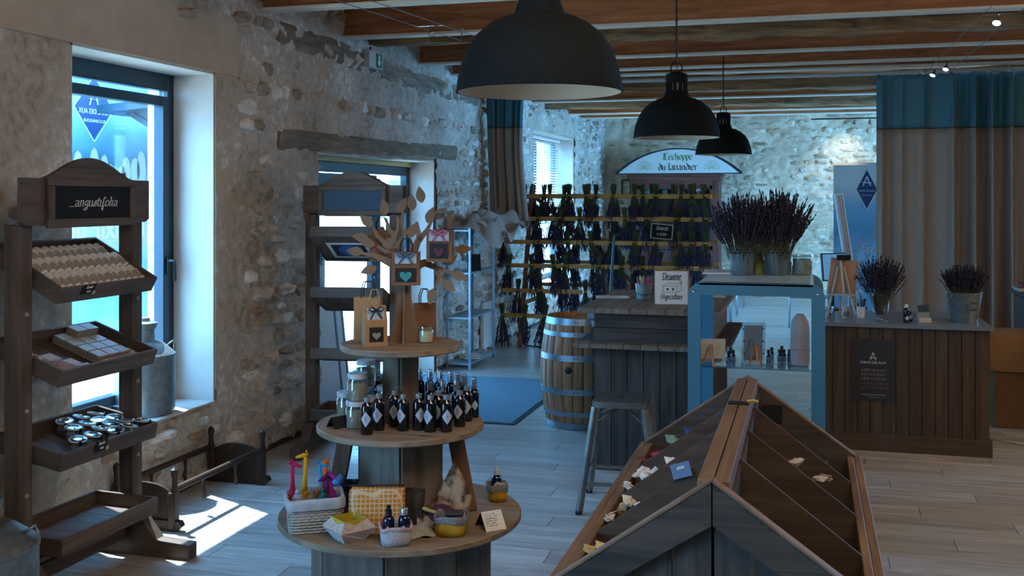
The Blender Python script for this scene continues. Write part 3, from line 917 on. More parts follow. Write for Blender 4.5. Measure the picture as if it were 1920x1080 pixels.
mb = MB(); mb.prism([((.017 if i % 2 == 0 else .007) * math.cos(i * PI / 5), (.017 if i % 2 == 0 else .007) * math.sin(i * PI / 5)) for i in range(10)], .025, .0262); mb.build('star_print', plain('dark_star', '#57504a', .8), sp)
first = True
for r in range(2):
    for k in range(5):
        loc = q(L / 2 - .105 + r * .056, .055 + k * .055, .003)
        lab = 'cream star soap, %s from the left in the %s row of the second tray' % (ORD[k], ('upper', 'lower')[r])
        if first: sp.location = loc; sp.rotation_euler = (0, th, 0); sp['label'] = lab; first = False
        else: dup(sp, lab, loc, (0, th, random.uniform(-.05, .05)))
for r in range(2):
    for k in range(2):
        dup(sp, 'cream star soap in the left corner of the second tray, %s pair, %s one' % (('back', 'front')[r], ('left', 'right')[k]), q(-.09 + r * .056, -.30 + k * .055, .003), (0, th, .1))
M_lil = plain('pale_lilac_card', '#a9a8bc', .6)
for (u, v, rz, lab) in ((-.02, -.165, .1, 'lilac white sachet at the back of the left half of the second tray'), (.06, -.115, .12, 'lilac white sachet in the middle of the second tray'), (.125, -.08, .1, 'lilac white sachet at the front of the second tray')):
    t = thing('flat_sachet', lab, 'sachet', q(u, v, .004), rot=(0, th, rz), group='flat sachets in the second tray')
    mb = MB(); mb.box((0, 0, .007), (.075, .10, .014), bevel=.005); mb.build('packet', M_lil, t)
    mb = MB(); mb.box((0, .0, .0145), (.05, .07, .001)); mb.build('label_card', M_paper, t)
t = thing('fabric_pouch', 'patterned pale pink fabric pouch lying at the front left of the second tray', 'pouch', q(.10, -.22, .004), rot=(0, th, .15))
mb = MB(); mb.blob((0, 0, .018), (.07, .075, .022), sub=3, jit=.0015); mb.build('pouch_body', plain('pink_floral_fabric', '#a08a88', .9, var=.35, nscale=55), t, smooth=True)
mb = MB(); mb.tube([(.05, -.06, .012), (.07, 0, .014), (.055, .065, .012)], .005, 6); mb.build('piping', plain('cream_trim', '#b5a895', .9), t, smooth=True)
# third tray: clip top glass jars
q, th, L = tray_frame(2)
M_gl = thin_glass('clear_jar_glass', (.86, .93, .95), .16, .03)
jar = thing('clip_top_jar', 'x', 'jar', group='clip top jars in the third tray')
mb = MB(); mb.lathe([(.001, 0), (.034, 0), (.036, .004), (.036, .044), (.031, .052), (.031, .056)], 18, cap=(False, False)); mb.build('jar_glass', M_gl, jar, smooth='auto')
mb = MB(); mb.lathe([(.001, .002), (.032, .003), (.032, .03), (.001, .032)], 14, cap=(False, False)); mb.build('contents', plain('pale_grey_powder', '#8b8580', .9, var=.15, nscale=60), jar, smooth='auto')
mb = MB(); mb.lathe([(.032, .056), (.039, .057), (.040, .064), (.036, .069), (.022, .071), (.02, .066), (.001, .066)], 20, cap=(False, False)); mb.build('lid', thin_glass('lid_glass', (.72, .83, .9), .34, .05), jar, smooth='auto')
mb = MB(); mb.tube([(.0385 * math.cos(2 * PI * q_ / 20), .0385 * math.sin(2 * PI * q_ / 20), .064) for q_ in range(20)], .0042, 6, closed=True); mb.build('lid_rim', plain('pale_glass_rim', '#b9ccd8', .1, spec=.9), jar, smooth=True)
mb = MB(); mb.tube([(.033, -.012, .05), (.043, -.01, .06), (.046, 0, .071), (.043, .01, .06), (.033, .012, .05)], .0022, 5); mb.box((.044, 0, .06), (.006, .012, .022), bevel=.001); mb.build('wire_clip', plain('dark_wire', '#2c2c30', .35, .8), jar)
JP = [(-.105, .03), (-.10, .125), (-.085, .215), (-.02, -.02), (-.02, .07), (-.015, .165), (.005, .25), (.065, .055), (.06, .15), (.07, .235), (.10, -.04), (.115, .30), (.125, .10), (.13, .19), (.10, -.13)]
for i, (u, v) in enumerate(JP):
    lab = 'clip top glass jar in the third tray, %s counting from the back left' % ORD[i]
    rr = (0, th, random.uniform(-1.2, 1.2))
    if i == 0: jar.location = q(u, v, .003); jar.rotation_euler = rr; jar['label'] = lab
    else: dup(jar, lab, q(u, v, .003), rr)
t = thing('flat_packet', 'flat kraft packet lying in the left corner of the jar tray', 'packet', q(.12, -.27, .003), rot=(0, th, .2))
mb = MB(); mb.box((0, 0, .006), (.08, .11, .012), bevel=.004); mb.build('packet_body', plain('kraft', '#9a7450', .85, var=.08), t)
mb = MB(); mb.box((.0, 0, .0125), (.04, .06, .001)); mb.build('packet_label', M_paper, t)

# ------------------------------------------------------------------ milk cans
def milk_can(label, loc, r, h, rz, neck_h):
    t = thing('milk_can', label, 'milk can', loc, rz)
    sh = h - neck_h
    mb = MB(); mb.lathe([(.001, 0), (r * .97, 0), (r * .98, .02), (r, .022), (r, sh * .78), (r * 1.02, sh * .79), (r * 1.02, sh * .82), (r * .97, sh * .84), (r * .62, sh * .97), (r * .36, sh), (r * .34, h - .02), (r * .40, h - .015), (r * .40, h)], 36, cap=(False, False)); mb.build('can_body', M_zinc, t, smooth='auto')
    mb = MB(); mb.lathe([(.001, h), (r * .44, h), (r * .44, h + .02), (r * .2, h + .03), (r * .18, h + .05), (.001, h + .055)], 24, cap=(False, False)); mb.build('lid', M_zinc, t, smooth='auto')
    for s_ in (-1, 1):
        mb = MB(); mb.tube([(s_ * r * .75, 0, sh * .90), (s_ * r * .98, 0, sh * .97), (s_ * r * 1.03, 0, sh * .9), (s_ * r * 1.0, 0, sh * .8)], .007, 6); mb.build('handle', M_zinc, t, smooth=True)
milk_can('grey galvanised milk can standing on the sill of the big left window', (-3.905, 5.50, .484), .182, .53, .9, .09)
milk_can('dull galvanised milk can on the floor in the bottom left corner', (-3.235, 3.45, 0), .235, .56, .4, .08)

# ------------------------------------------------------------------ cradle on the floor under the big window
cr = thing('cradle', 'low antique wooden cradle with turned corner posts on the floor by the wall', 'cradle', (-3.47, 5.37, 0))
M_cr = wood('dark_walnut', '#221812', '#48352a', 'y', rough=.45, scale=6, var=.08)
M_crz = wood('dark_walnut_upright', '#221812', '#48352a', 'z', rough=.45, scale=6, var=.08)
for sx in (-1, 1):
    for sy in (-1, 1):
        mb = MB(); mb.box((sx * .175, sy * .47, .11), (.045, .05, .2), bevel=.006)
        mb.lathe([(.02, .2), (.022, .215), (.015, .25), (.014, .28), (.02, .31), (.019, .33), (.001, .345)], 12, (sx * .175 * 1.04, sy * .47, 0), cap=(False, False)); mb.build('corner_post', M_crz, cr, smooth='auto')
    mb = MB(); mb.beam((sx * .175, -.45, .22), (sx * .175, .45, .22), .028, .032, bevel=.006); mb.build('top_rail', M_cr, cr)
    for yy in (-.17, .17):
        mb = MB(); mb.tube([(sx * .172, yy, .08), (sx * .178, yy, .11), (sx * .17, yy, .15), (sx * .174, yy, .21)], [.008, .014, .008, .012], 8); mb.build('spindle', M_crz, cr, smooth=True)
for sy in (-1, 1):
    mb = MB(); mb.prism([(-.155, .05), (.155, .05), (.155, .19)] + [(.155 * math.cos(a), .19 + .06 * math.sin(a)) for a in [PI * k / 12 for k in range(1, 12)]] + [(-.155, .19)], -.01, .01, Matrix.Translation((0, sy * .465, 0)) @ Matrix.Rotation(PI / 2, 4, 'X')); mb.build('end_board', M_cr, cr)
    mb = MB(); mb.prism([(-.235, .03), (-.2, .0), (-.1, -.0), (.1, -.0), (.2, .0), (.235, .03), (.22, .055), (-.22, .055)], -.02, .02, Matrix.Translation((0, sy * .47, 0.001)) @ Matrix.Rotation(PI / 2, 4, 'X')); mb.build('rocker', M_cr, cr)
# ------------------------------------------------------------------ round three tier display table
TX, TY = -1.507, 3.73
Z3, Z2, Z1 = .596, .936, 1.24
R3, R2, R1 = .464, .319, .229
M_disc = wood('grey_oak_disc', '#6b5a49', '#a08b73', 'x', rough=.5, scale=5, var=.05, bump=.12)
M_pan = wood('grey_oak_panel', '#4d4339', '#80705f', 'z', rough=.55, scale=5, var=.14, bump=.15)
tb = thing('tiered_table', 'round three tier wooden display table in the middle foreground', 'table', (TX, TY, 0))
for (nm, z, r) in (('bottom_shelf', Z3, R3), ('middle_shelf', Z2, R2), ('top_shelf', Z1, R1)):
    mb = MB(); mb.lathe([(.001, z - .024), (r - .004, z - .024), (r, z - .02), (r, z - .003), (r - .003, z), (.001, z)], 72, cap=(False, False)); mb.build(nm, M_disc, tb, smooth='auto')
def column(r, z0, z1, n, a0):
    for i in range(n):
        a = a0 + 2 * PI * i / n
        w = 2 * r * math.tan(PI / n)
        mb = MB(); mb.box((r * math.cos(a), r * math.sin(a), (z0 + z1) / 2), (.016, w - .003, z1 - z0), Euler((0, 0, a)), .0015); mb.build('column_panel', M_pan, tb)
column(.315, 0.0, Z3 - .024, 8, R(-100))
column(.150, Z3, Z2 - .024, 6, R(-38))
column(.046, Z2, Z1 - .024, 4, R(-26))
for a in (R(16), R(192)):
    mb = MB(); mb.beam((.265 * math.cos(a), .265 * math.sin(a), Z3), (.205 * math.cos(a), .205 * math.sin(a), Z2 - .024), .03, .06, bevel=.003); mb.build('brace', wood('warm_brown_brace', '#55382a', '#7e573f', 'z'), tb)
mb = MB(); p = at(797, 818, Z2) - Vector((TX, TY, 0))
for k in range(4): mb.box((p.x - .018 + k * .011, p.y + .004 * (k % 2), Z2 + .0004), (.008, .012, .0008), Euler((0, 0, .5 * k)))
tag(mb.build('burnt_mark', M_ink, tb), kind='stuff')

# dark glass bottles with diamond labels (middle shelf)
M_dark = plain('dark_blue_glass', '#070b14', .08, spec=.7)
M_cap = plain('silver_cap', '#9fa6ab', .3, .6)
M_dlab = plain('grey_white_label', '#a9b2c0', .75, var=.08, nscale=60)
bt = thing('dark_bottle', 'x', 'bottle', group='dark bottles with diamond labels on the middle shelf')
mb = MB(); mb.lathe([(.001, 0), (.021, 0), (.0225, .003), (.0225, .095), (.02, .108), (.011, .117), (.010, .121)], 20, cap=(False, True)); mb.build('bottle_glass', M_dark, bt, smooth='auto')
mb = MB(); mb.lathe([(.0115, .118), (.012, .119), (.012, .134), (.001, .135)], 16, cap=(True, False)); mb.build('cap', M_cap, bt, smooth='auto')
mb = MB()
def lab_f(r, ww, hh, zc):
    # diamond wrapped on the front of the bottle
    g = []
    n = 6
    for i in range(-n, n + 1):
        a = i / n * ww / r
        hz = hh * (1 - abs(i) / n)
        g.append((a, hz))
    vs = []
    for a, hz in g:
        vs.append((mb.bm.verts.new((r * math.sin(a), -r * math.cos(a), zc - hz)), mb.bm.verts.new((r * math.sin(a), -r * math.cos(a), zc + hz + 1e-5))))
    for (a, b), (c, d) in zip(vs[:-1], vs[1:]): mb.bm.faces.new((a, c, d, b))
lab_f(.0231, .021, .028, .058); mb.build('diamond_label', M_dlab, bt, smooth=True, recalc=False)
mb = MB()
for k in range(3): mb.box((0, -.0236, .068 - k * .008), (.010 - .002 * abs(k - 1), .0006, .002))
tag(mb.build('print_lines', M_ink, bt), kind='stuff')
FR = [(688, 817), (710, 809), (740, 802), (756, 810), (785, 808.6), (807, 812), (837, 812), (822, 803), (862, 802), (875, 792)]
names = ['dark capped bottle with a diamond label, %s of the front bottles from the left' % ORD[i] for i in range(10)]
order = sorted(range(10), key=lambda i: FR[i][0])
rank = {i: k for k, i in enumerate(order)}
for i, (px, py) in enumerate(FR):
    p = at(px, py - 3, Z2)
    lab = names[rank[i]]
    rz = YAW + random.uniform(-.5, .5)
    if i == 0: bt.location = p; bt.rotation_euler = (0, 0, rz); bt['label'] = lab
    else: dup(bt, lab, p, (0, 0, rz))
# spray bottles behind them: dark or clear bodies with clear caps over a pump
M_pump = plain('clear_spray_cap', '#c3cdd2', .12, spec=.8)
sb_ = thing('spray_bottle', 'x', 'spray bottle', group='spray bottles at the back of the middle shelf')
mb = MB(); mb.lathe([(.001, 0), (.019, 0), (.020, .003), (.020, .09), (.017, .104), (.009, .112), (.009, .118)], 16, cap=(False, True)); mb.build('bottle_glass', M_dark, sb_, smooth='auto')
mb = MB(); mb.lathe([(.0105, .112), (.0105, .122), (.006, .124), (.006, .134), (.009, .136), (.009, .146), (.001, .147)], 12, cap=(True, False)); mb.box((0, -.010, .14), (.006, .008, .005)); mb.build('pump', M_cap, sb_, smooth='auto')
mb = MB(); mb.lathe([(.0135, .113), (.0135, .128), (.011, .15), (.0105, .156), (.001, .157)], 14, cap=(False, False)); mb.build('clear_cap', thin_glass('clear_plastic', (.9, .94, .96), .2, .05), sb_, smooth='auto')
mb = MB(); lab_f(.0206, .014, .02, .05); mb.build('diamond_label', M_dlab, sb_, smooth=True, recalc=False)
BK = [(805, 690), (814, 685), (830, 696), (843, 686), (856, 697), (869, 692), (880, 699), (890, 707), (807, 710), (830, 713), (856, 711), (712, 688), (722, 692)]
RB = []
for i, (px, py) in enumerate(BK):
    p = at(px, py, Z2 + .157); p.z = Z2
    # stay on the shelf and clear of the column and of each other
    v = Vector((p.x - TX, p.y - TY))
    if v.length > R2 - .026: v *= (R2 - .026) / v.length
    if v.length < .10: v *= .10 / max(v.length, .01)
    p.x, p.y = TX + v.x, TY + v.y
    RB.append(p)
allp = [at(px, py - 3, Z2) for px, py in FR]
for it in range(60):
    for i in range(len(RB)):
        for j in range(len(RB)):
            if i == j: continue
            d = (RB[i] - RB[j]).to_2d()
            if d.length < .042:
                if d.length < 1e-4: d = Vector((.01, 0))
                mv = d.normalized() * (.042 - d.length) * .5
                RB[i].x += mv.x; RB[i].y += mv.y
        for f_ in allp:
            d = (RB[i] - f_).to_2d()
            if d.length < .044:
                mv = d.normalized() * (.044 - d.length)
                RB[i].x += mv.x; RB[i].y += mv.y
        v = Vector((RB[i].x - TX, RB[i].y - TY))
        if v.length > R2 - .024: v *= (R2 - .024) / v.length
        if v.length < .105: v *= .105 / max(v.length, .01)
        RB[i].x, RB[i].y = TX + v.x, TY + v.y
order = sorted(range(13), key=lambda i: RB[i].x * C + RB[i].y * S)
rank = {i: k for k, i in enumerate(order)}
for i, p in enumerate(RB):
    lab = 'spray bottle with a clear cap, %s of the back bottles from the left' % ORD[rank[i]]
    if i == 0: sb_.location = p; sb_.rotation_euler = (0, 0, YAW); sb_['label'] = lab
    else: dup(sb_, lab, p, (0, 0, YAW + random.uniform(-.6, .6)))
# white lidded jars of bath salts
M_salt = plain('grey_bath_salt', '#8e8878', .9, var=.18, nscale=120)
M_lidw = plain('white_screw_lid', '#b7bcc2', .35)
M_gl2 = thin_glass('clear_jar_glass_thin', (.9, .95, .96), .12, .03)
ja = thing('salt_jar', 'x', 'jar', group='white lidded salt jars on the middle shelf')
mb = MB(); mb.lathe([(.001, 0), (.0365, 0), (.039, .004), (.039, .072), (.034, .08), (.034, .084)], 22, cap=(False, False)); mb.build('jar_glass', M_gl2, ja, smooth='auto')
mb = MB(); mb.lathe([(.001, .002), (.0365, .003), (.0365, .068), (.001, .07)], 20, cap=(False, False)); mb.build('salt', M_salt, ja, smooth='auto')
mb = MB(); mb.lathe([(.0375, .083), (.0385, .084), (.0385, .1), (.036, .102), (.001, .102)], 22, cap=(True, False)); mb.build('lid', M_lidw, ja, smooth='auto')
J0 = [(670, 800, 0, 'white lidded salt jar at the front left of the middle shelf, under another jar'), (650, 782, 0, 'white lidded salt jar at the far left edge of the middle shelf'),
      (708, 768, 0, 'white lidded salt jar next to the column, behind the dark bottles'), (680, 762, 0, 'white lidded salt jar at the back left, under another jar'),
      (724, 792, 0, 'white lidded salt jar standing between the dark front bottles')]
pos = []
for i, (px, py, k, lab) in enumerate(J0):
    p = at(px, py, Z2); v = Vector((p.x - TX, p.y - TY))
    if v.length > R2 - .042: v *= (R2 - .042) / v.length
    p.x, p.y = TX + v.x, TY + v.y
    pos.append(p)
for it in range(40):
    for i in range(5):
        for j in range(5):
            if i != j:
                d = (pos[i] - pos[j]).to_2d()
                if d.length < .081: mv = d.normalized() * (.081 - d.length) * .5; pos[i].x += mv.x; pos[i].y += mv.y
        for f_ in allp + RB:
            d = (pos[i] - f_).to_2d()
            if d.length < .063: mv = d.normalized() * (.063 - d.length) * .6; pos[i].x += mv.x; pos[i].y += mv.y
        v = Vector((pos[i].x - TX, pos[i].y - TY))
        if v.length < .13: v *= .13 / max(v.length, .01)
        if v.length > R2 - .04: v *= (R2 - .04) / v.length
        pos[i].x, pos[i].y = TX + v.x, TY + v.y
for i, p in enumerate(pos):
    if i == 0: ja.location = p; ja['label'] = J0[0][3]
    else: dup(ja, J0[i][3], p)
dup(ja, 'white lidded salt jar stacked on the front left jar of the middle shelf', pos[0] + Vector((.006, .0, .1022)))
dup(ja, 'white lidded salt jar stacked on the back left jar of the middle shelf', pos[3] + Vector((.0, .004, .1022)))
# black tent card
def tent(label, loc, rz, w, h, mat, mat2=None, lines=0, lmat=None, name='price_card'):
    t = thing(name, label, 'price card', loc, rz)
    a = R(52)
    for s_ in (1, -1):
        mb = MB(); mb.box((0, -s_ * h / 2 * math.cos(a), h / 2 * math.sin(a)), (w, h, .0015), Euler((s_ * a, 0, 0))); f = mb.build('card_leaf', mat if s_ == 1 else (mat2 or mat), t)
        if s_ == 1 and lines:
            mb = MB()
            for k in range(lines):
                ww = w * (.75 - .25 * random.random()); vv = h * (.85 - .7 * k / lines)
                n = 9
                for j in range(n):
                    if random.random() < .8:
                        mb.box((-w * .4 + ww * (j + .5) / n, -(h - vv) * math.cos(a) - .0014 * math.sin(a) , vv * math.sin(a) + .0014 * math.cos(a)), (ww / n * .6, h * .035, .0006), Euler((a, 0, random.uniform(-.3, .3))))
            tag(mb.build('written_lines', lmat or M_ink, f), kind='stuff')
    return t
tent('small black tent card lying at the left edge of the middle shelf', at(636, 800, Z2), R(60), .075, .05, M_board)

# bottom shelf ---------------------------------------------------------------
def fabric(name, col, col2=None, scale=60, kind='noise', bump=.2):
    if name in MATS: return MATS[name]
    m, nt, p = newmat(name)
    p.inputs['Roughness'].default_value = .9
    p.inputs['Specular IOR Level'].default_value = .2
    tc = nd(nt, 'ShaderNodeTexCoord')
    if kind == 'dots':
        vo = nd(nt, 'ShaderNodeTexVoronoi'); vo.inputs['Scale'].default_value = scale
        nt.links.new(tc.outputs['Object'], vo.inputs['Vector'])
        cr = nd(nt, 'ShaderNodeValToRGB'); cr.color_ramp.interpolation = 'CONSTANT'
        cr.color_ramp.elements[0].color = lin(col2); cr.color_ramp.elements[1].color = lin(col); cr.color_ramp.elements[1].position = .22
        nt.links.new(vo.outputs['Distance'], cr.inputs['Fac'])
    elif kind == 'tiles':
        vo = nd(nt, 'ShaderNodeTexVoronoi', feature='DISTANCE_TO_EDGE'); vo.inputs['Scale'].default_value = scale; vo.inputs['Randomness'].default_value = 0.0
        nt.links.new(tc.outputs['Object'], vo.inputs['Vector'])
        cr = nd(nt, 'ShaderNodeValToRGB')
        cr.color_ramp.elements[0].color = lin(col2); cr.color_ramp.elements[0].position = .06; cr.color_ramp.elements[1].color = lin(col); cr.color_ramp.elements[1].position = .16
        nt.links.new(vo.outputs['Distance'], cr.inputs['Fac'])
    else:
        no = nd(nt, 'ShaderNodeTexNoise'); no.inputs['Scale'].default_value = scale
        nt.links.new(tc.outputs['Object'], no.inputs['Vector'])
        cr = nd(nt, 'ShaderNodeValToRGB'); cr.color_ramp.elements[0].position = .42; cr.color_ramp.elements[1].position = .58
        cr.color_ramp.elements[0].color = lin(col); cr.color_ramp.elements[1].color = lin(col2 or col)
        nt.links.new(no.outputs['Fac'], cr.inputs['Fac'])
    nt.links.new(cr.outputs['Color'], p.inputs['Base Color'])
    MATS[name] = m
    return m
def rrect(hx, hy, r, n=5):
    pts = []
    for (sx, sy, a0) in ((1, -1, -90), (1, 1, 0), (-1, 1, 90), (-1, -1, 180)):
        for k in range(n + 1):
            a = R(a0 + 90 * k / n)
            pts.append((sx * (hx - r) + r * math.cos(a), sy * (hy - r) + r * math.sin(a)))
    return pts
# wicker basket: uprights woven with strands, cloth liner folded over the rim
bk = thing('wicker_basket', 'white wicker basket with a cloth liner on the left of the bottom shelf', 'basket', at(590, 990, Z3), YAW + R(14))
M_wick = plain('whitewashed_wicker', '#a2988a', .8, var=.15, nscale=50)
mb = MB()
for k in range(11):
    z = .006 + k * .0105
    f = 1 + .12 * z / .12
    pts = rrect(.088 * f, .066 * f, .02, 3)
    N = len(pts)
    dense = []
    for i in range(N):
        a, b = Vector(pts[i]), Vector(pts[(i + 1) % N])
        m_ = max(1, int((b - a).length / .012))
        for j in range(m_): dense.append(a.lerp(b, j / m_))
    ring = []
    for i, p in enumerate(dense):
        o_ = .0025 * (1 if (i + k) % 2 else -1)
        ring.append((p.x * (1 + o_ / .08), p.y * (1 + o_ / .06), z))
    mb.tube(ring, .0048, 5, closed=True)
tag(mb.build('woven_strands', M_wick, bk, smooth=True), kind='stuff')
mb = MB(); mb.box((0, 0, .004), (.165, .12, .006)); mb.build('basket_bottom', M_wick, bk)
mb = MB()
out = rrect(.104, .082, .024, 4); 
def liner(u, v):
    i = int(round(u * len(out))) % len(out)
    prof = [(1.0, .088), (1.03, .104), (1.02, .122), (.96, .128), (.90, .122), (.88, .09), (.86, .05)]
    k, z = prof[int(round(v * 6))]
    return Vector((out[i][0] * k, out[i][1] * k, z + .003 * math.sin(i * 1.3)))
mb.grid(liner, len(out), 6, closed_u=True); mb.build('cloth_liner', fabric('linen_liner', '#9aa0a6', '#a9aeb2', 30), bk, smooth=True)
# long necked fabric giraffes standing in the basket
def giraffe(label, px, py_top, colb, coln, lean, rz, big=1.0, pat='#2a2320'):
    k = (px - 590) / F * 3.95
    base = bk.location + Vector((k * C, k * S, .012)) + Vector((random.uniform(-.004, .004) - .25 * k * 0, 0, 0))
    t = thing('toy_giraffe', label, 'soft toy', base, rz, group='long necked soft toys in the wicker basket')
    topz = at(px, py_top, 0)  # direction only
    hgt = (HY - py_top) * (Vector(base).length and (base.y * C - base.x * S)) / F + H - base.z
    b0 = .085
    mb = MB(); mb.tube([(0, 0, 0), (0, 0, .03), (lean * .03, 0, .08), (lean * .08, 0, b0 + .04)], [.012, .024 * big, .026 * big, .012], 10); mb.build('body', fabric('toy_body_' + colb, colb, pat, 150, 'dots'), t, smooth=True)
    mb = MB(); mb.tube([(lean * .07, 0, b0 + .02), (lean * .2, 0, (b0 + hgt) / 2 + .01), (lean * .32, 0, hgt - .006)], [.0125, .0075, .0068], 8); mb.build('neck', fabric('toy_neck_' + coln, coln, coln), t, smooth=True)
    hd = Vector((lean * .32, 0, hgt - .004))
    mb = MB(); mb.tube([hd + Vector((.008, 0, .002)), hd + Vector((-.006, 0, .001)), hd + Vector((-.024, 0, -.004)), hd + Vector((-.036, 0, -.006))], [.006, .009, .0065, .004], 8)
    for s_ in (-1, 1):
        mb.tube([hd + Vector((.002, s_ * .004, .006)), hd + Vector((.003, s_ * .005, .018))], [.002, .003], 5)
        mb.tube([hd + Vector((.004, s_ * .006, .004)), hd + Vector((.01, s_ * .017, .006))], [.004, .001], 5)
    mb.build('head', MATS['toy_neck_' + coln], t, smooth=True)
    return t
giraffe('soft toy giraffe with a pink neck at the left of the wicker basket', 551, 868, '#8a2336', '#b3204a', 0.0, YAW + 2.9)
giraffe('tallest soft toy giraffe with a golden neck in the wicker basket', 570, 852, '#a97d1c', '#c99324', .02, YAW + .1, 1.05)
giraffe('soft toy giraffe with an orange neck in the wicker basket', 594, 866, '#8d5a26', '#c4622c', .10, YAW + .1)
giraffe('soft toy giraffe with a blue neck in the wicker basket', 606, 868, '#1e5560', '#2d86b4', .04, YAW + 3.1)
giraffe('short soft toy giraffe in dark purple at the right of the basket', 612, 892, '#4a1f4a', '#5d2a5f', -.02, YAW + 1.0)
giraffe('short soft toy giraffe in magenta against the basket rim', 620, 890, '#7c1f72', '#8e2784', .05, YAW + 2.5)
for (px, py, rad, col, lab) in ((560, 925, (.022, .02, .035), '#8f9aa0', 'pale blue patterned soft toy lying in the front left of the basket'),
                                (584, 918, (.02, .03, .035), '#6b5a3e', 'brown dotted soft toy lying in the middle of the basket'),
                                (604, 915, (.02, .024, .04), '#1d4a52', 'teal patterned soft toy in the front right of the basket')):
    k = (px - 590) / F * 3.95
    t = thing('soft_toy', lab, 'soft toy', bk.location + Vector((k * C + .02 * S, k * S - .02 * C, .105)), YAW)
    mb = MB(); mb.blob((0, 0, 0), rad, Euler((.3, .5, 0)).to_matrix(), sub=2); mb.build('body', fabric('toy_fab_' + col, col, '#b9b2a2', 130, 'dots'), t, smooth=True)
    mb = MB(); mb.blob((.006, -.008, rad[2] * .95), (.012, .012, .012), sub=2); mb.build('head', fabric('toy_fab_' + col, col), t, smooth=True)
# folded fabric star box (yellow lining, dotted outside)
M_dot = fabric('white_dotted_cotton', '#b8aca0', '#6d5f66', 95, 'dots')
M_yel = fabric('mustard_lining', '#a5942c', '#b09f38', 20)
fb = thing('fabric_box', 'folded dotted fabric box with a yellow lining at the front of the bottom shelf', 'fabric box', at(655, 1010, Z3), YAW + R(38))
s0, s1, hh = .05, .062, .075
mb = MB()
def quad(mb, *ps): mb.bm.faces.new([mb.bm.verts.new(Vector(p)) for p in ps])
cn = [(-1, -1), (1, -1), (1, 1), (-1, 1)]
for i in range(4):
    a, b = cn[i], cn[(i + 1) % 4]
    mid = ((a[0] + b[0]) / 2 * s1 * .80, (a[1] + b[1]) / 2 * s1 * .80, hh * .80)
    A0, B0 = (a[0] * s0 * .8, a[1] * s0 * .8, 0), (b[0] * s0 * .8, b[1] * s0 * .8, 0)
    A1, B1 = (a[0] * s1 * 1.12, a[1] * s1 * 1.12, hh * .58), (b[0] * s1 * 1.12, b[1] * s1 * 1.12, hh * .58)
    A2, B2 = (a[0] * s1 * .72, a[1] * s1 * .72, hh), (b[0] * s1 * .72, b[1] * s1 * .72, hh)
    mb.bm.faces.new([mb.bm.verts.new(Vector(p)) for p in (A0, B0, B1, mid, A1)])
    quad(mb, A1, mid, A2); quad(mb, mid, B1, B2)
mb.box((0, 0, .003), (s0 * 1.55, s0 * 1.55, .004))
outer = mb.build('outer_fabric', M_dot, fb, recalc=False); solidify(outer, .002, 0)
mb = MB()
for i in range(4):
    a, b = cn[i], cn[(i + 1) % 4]
    mid = ((a[0] + b[0]) / 2 * s1 * .86, (a[1] + b[1]) / 2 * s1 * .86, hh * .45)
    A2, B2 = (a[0] * s1 * .72, a[1] * s1 * .72, hh + .002), (b[0] * s1 * .72, b[1] * s1 * .72, hh + .002)
    quad(mb, A2, B2, mid)
    quad(mb, A2, B2, (b[0] * s0 * .7, b[1] * s0 * .7, .01), (a[0] * s0 * .7, a[1] * s0 * .7, .01))
solidify(mb.build('yellow_lining', M_yel, fb, recalc=False), .002, 0)
# soft fabric basket holding two bottles
def soft_basket(label, loc, rz, r, h, mo, mc, name='fabric_basket', cuff=.28, squareness=.6):
    t = thing(name, label, 'fabric basket', loc, rz)
    def sq(a):
        ca, sa = math.cos(a), math.sin(a)
        return Vector((math.copysign(abs(ca) ** squareness, ca), math.copysign(abs(sa) ** squareness, sa), 0))
    prof = [(.02, .002), (.9, .002), (.97, .02), (1.0, h * .5), (.98, h * .8), (.97, h * .9), (.88, h * .92), (.86, .02), (.02, .012)]
    mb = MB(); mb.grid(lambda u, v: sq(u * 2 * PI) * r * prof[int(round(v * 8))][0] * (1 + .025 * math.sin(u * 37)) + Vector((0, 0, prof[int(round(v * 8))][1])), 28, 8, closed_u=True)
    mb.build('basket_body', mo, t, smooth=True)
    pc = [(1.015, h * (1 - cuff)), (1.05, h * (1 - cuff) + .004), (1.06, h * .96), (1.01, h * 1.02), (.93, h * 1.0), (.88, h * .85)]
    mb = MB(); mb.grid(lambda u, v: sq(u * 2 * PI) * r * pc[int(round(v * 5))][0] * (1 + .02 * math.sin(u * 41 + 1)) + Vector((0, 0, pc[int(round(v * 5))][1] + .004 * math.sin(u * 19))), 28, 5, closed_u=True)
    mb.build('folded_cuff', mc, t, smooth=True)
    return t
M_mott = fabric('speckled_white_cotton', '#aba4a4', '#5f5a62', 120, 'dots')
M_pinkc = fabric('pale_pink_cuff', '#b39a96', '#a98f8c', 40)
p0 = at(742, 1018, Z3)
soft_basket('speckled white fabric basket with two dark bottles at the front of the bottom shelf', p0, YAW + .2, .055, .066, M_mott, M_pinkc, cuff=.2)
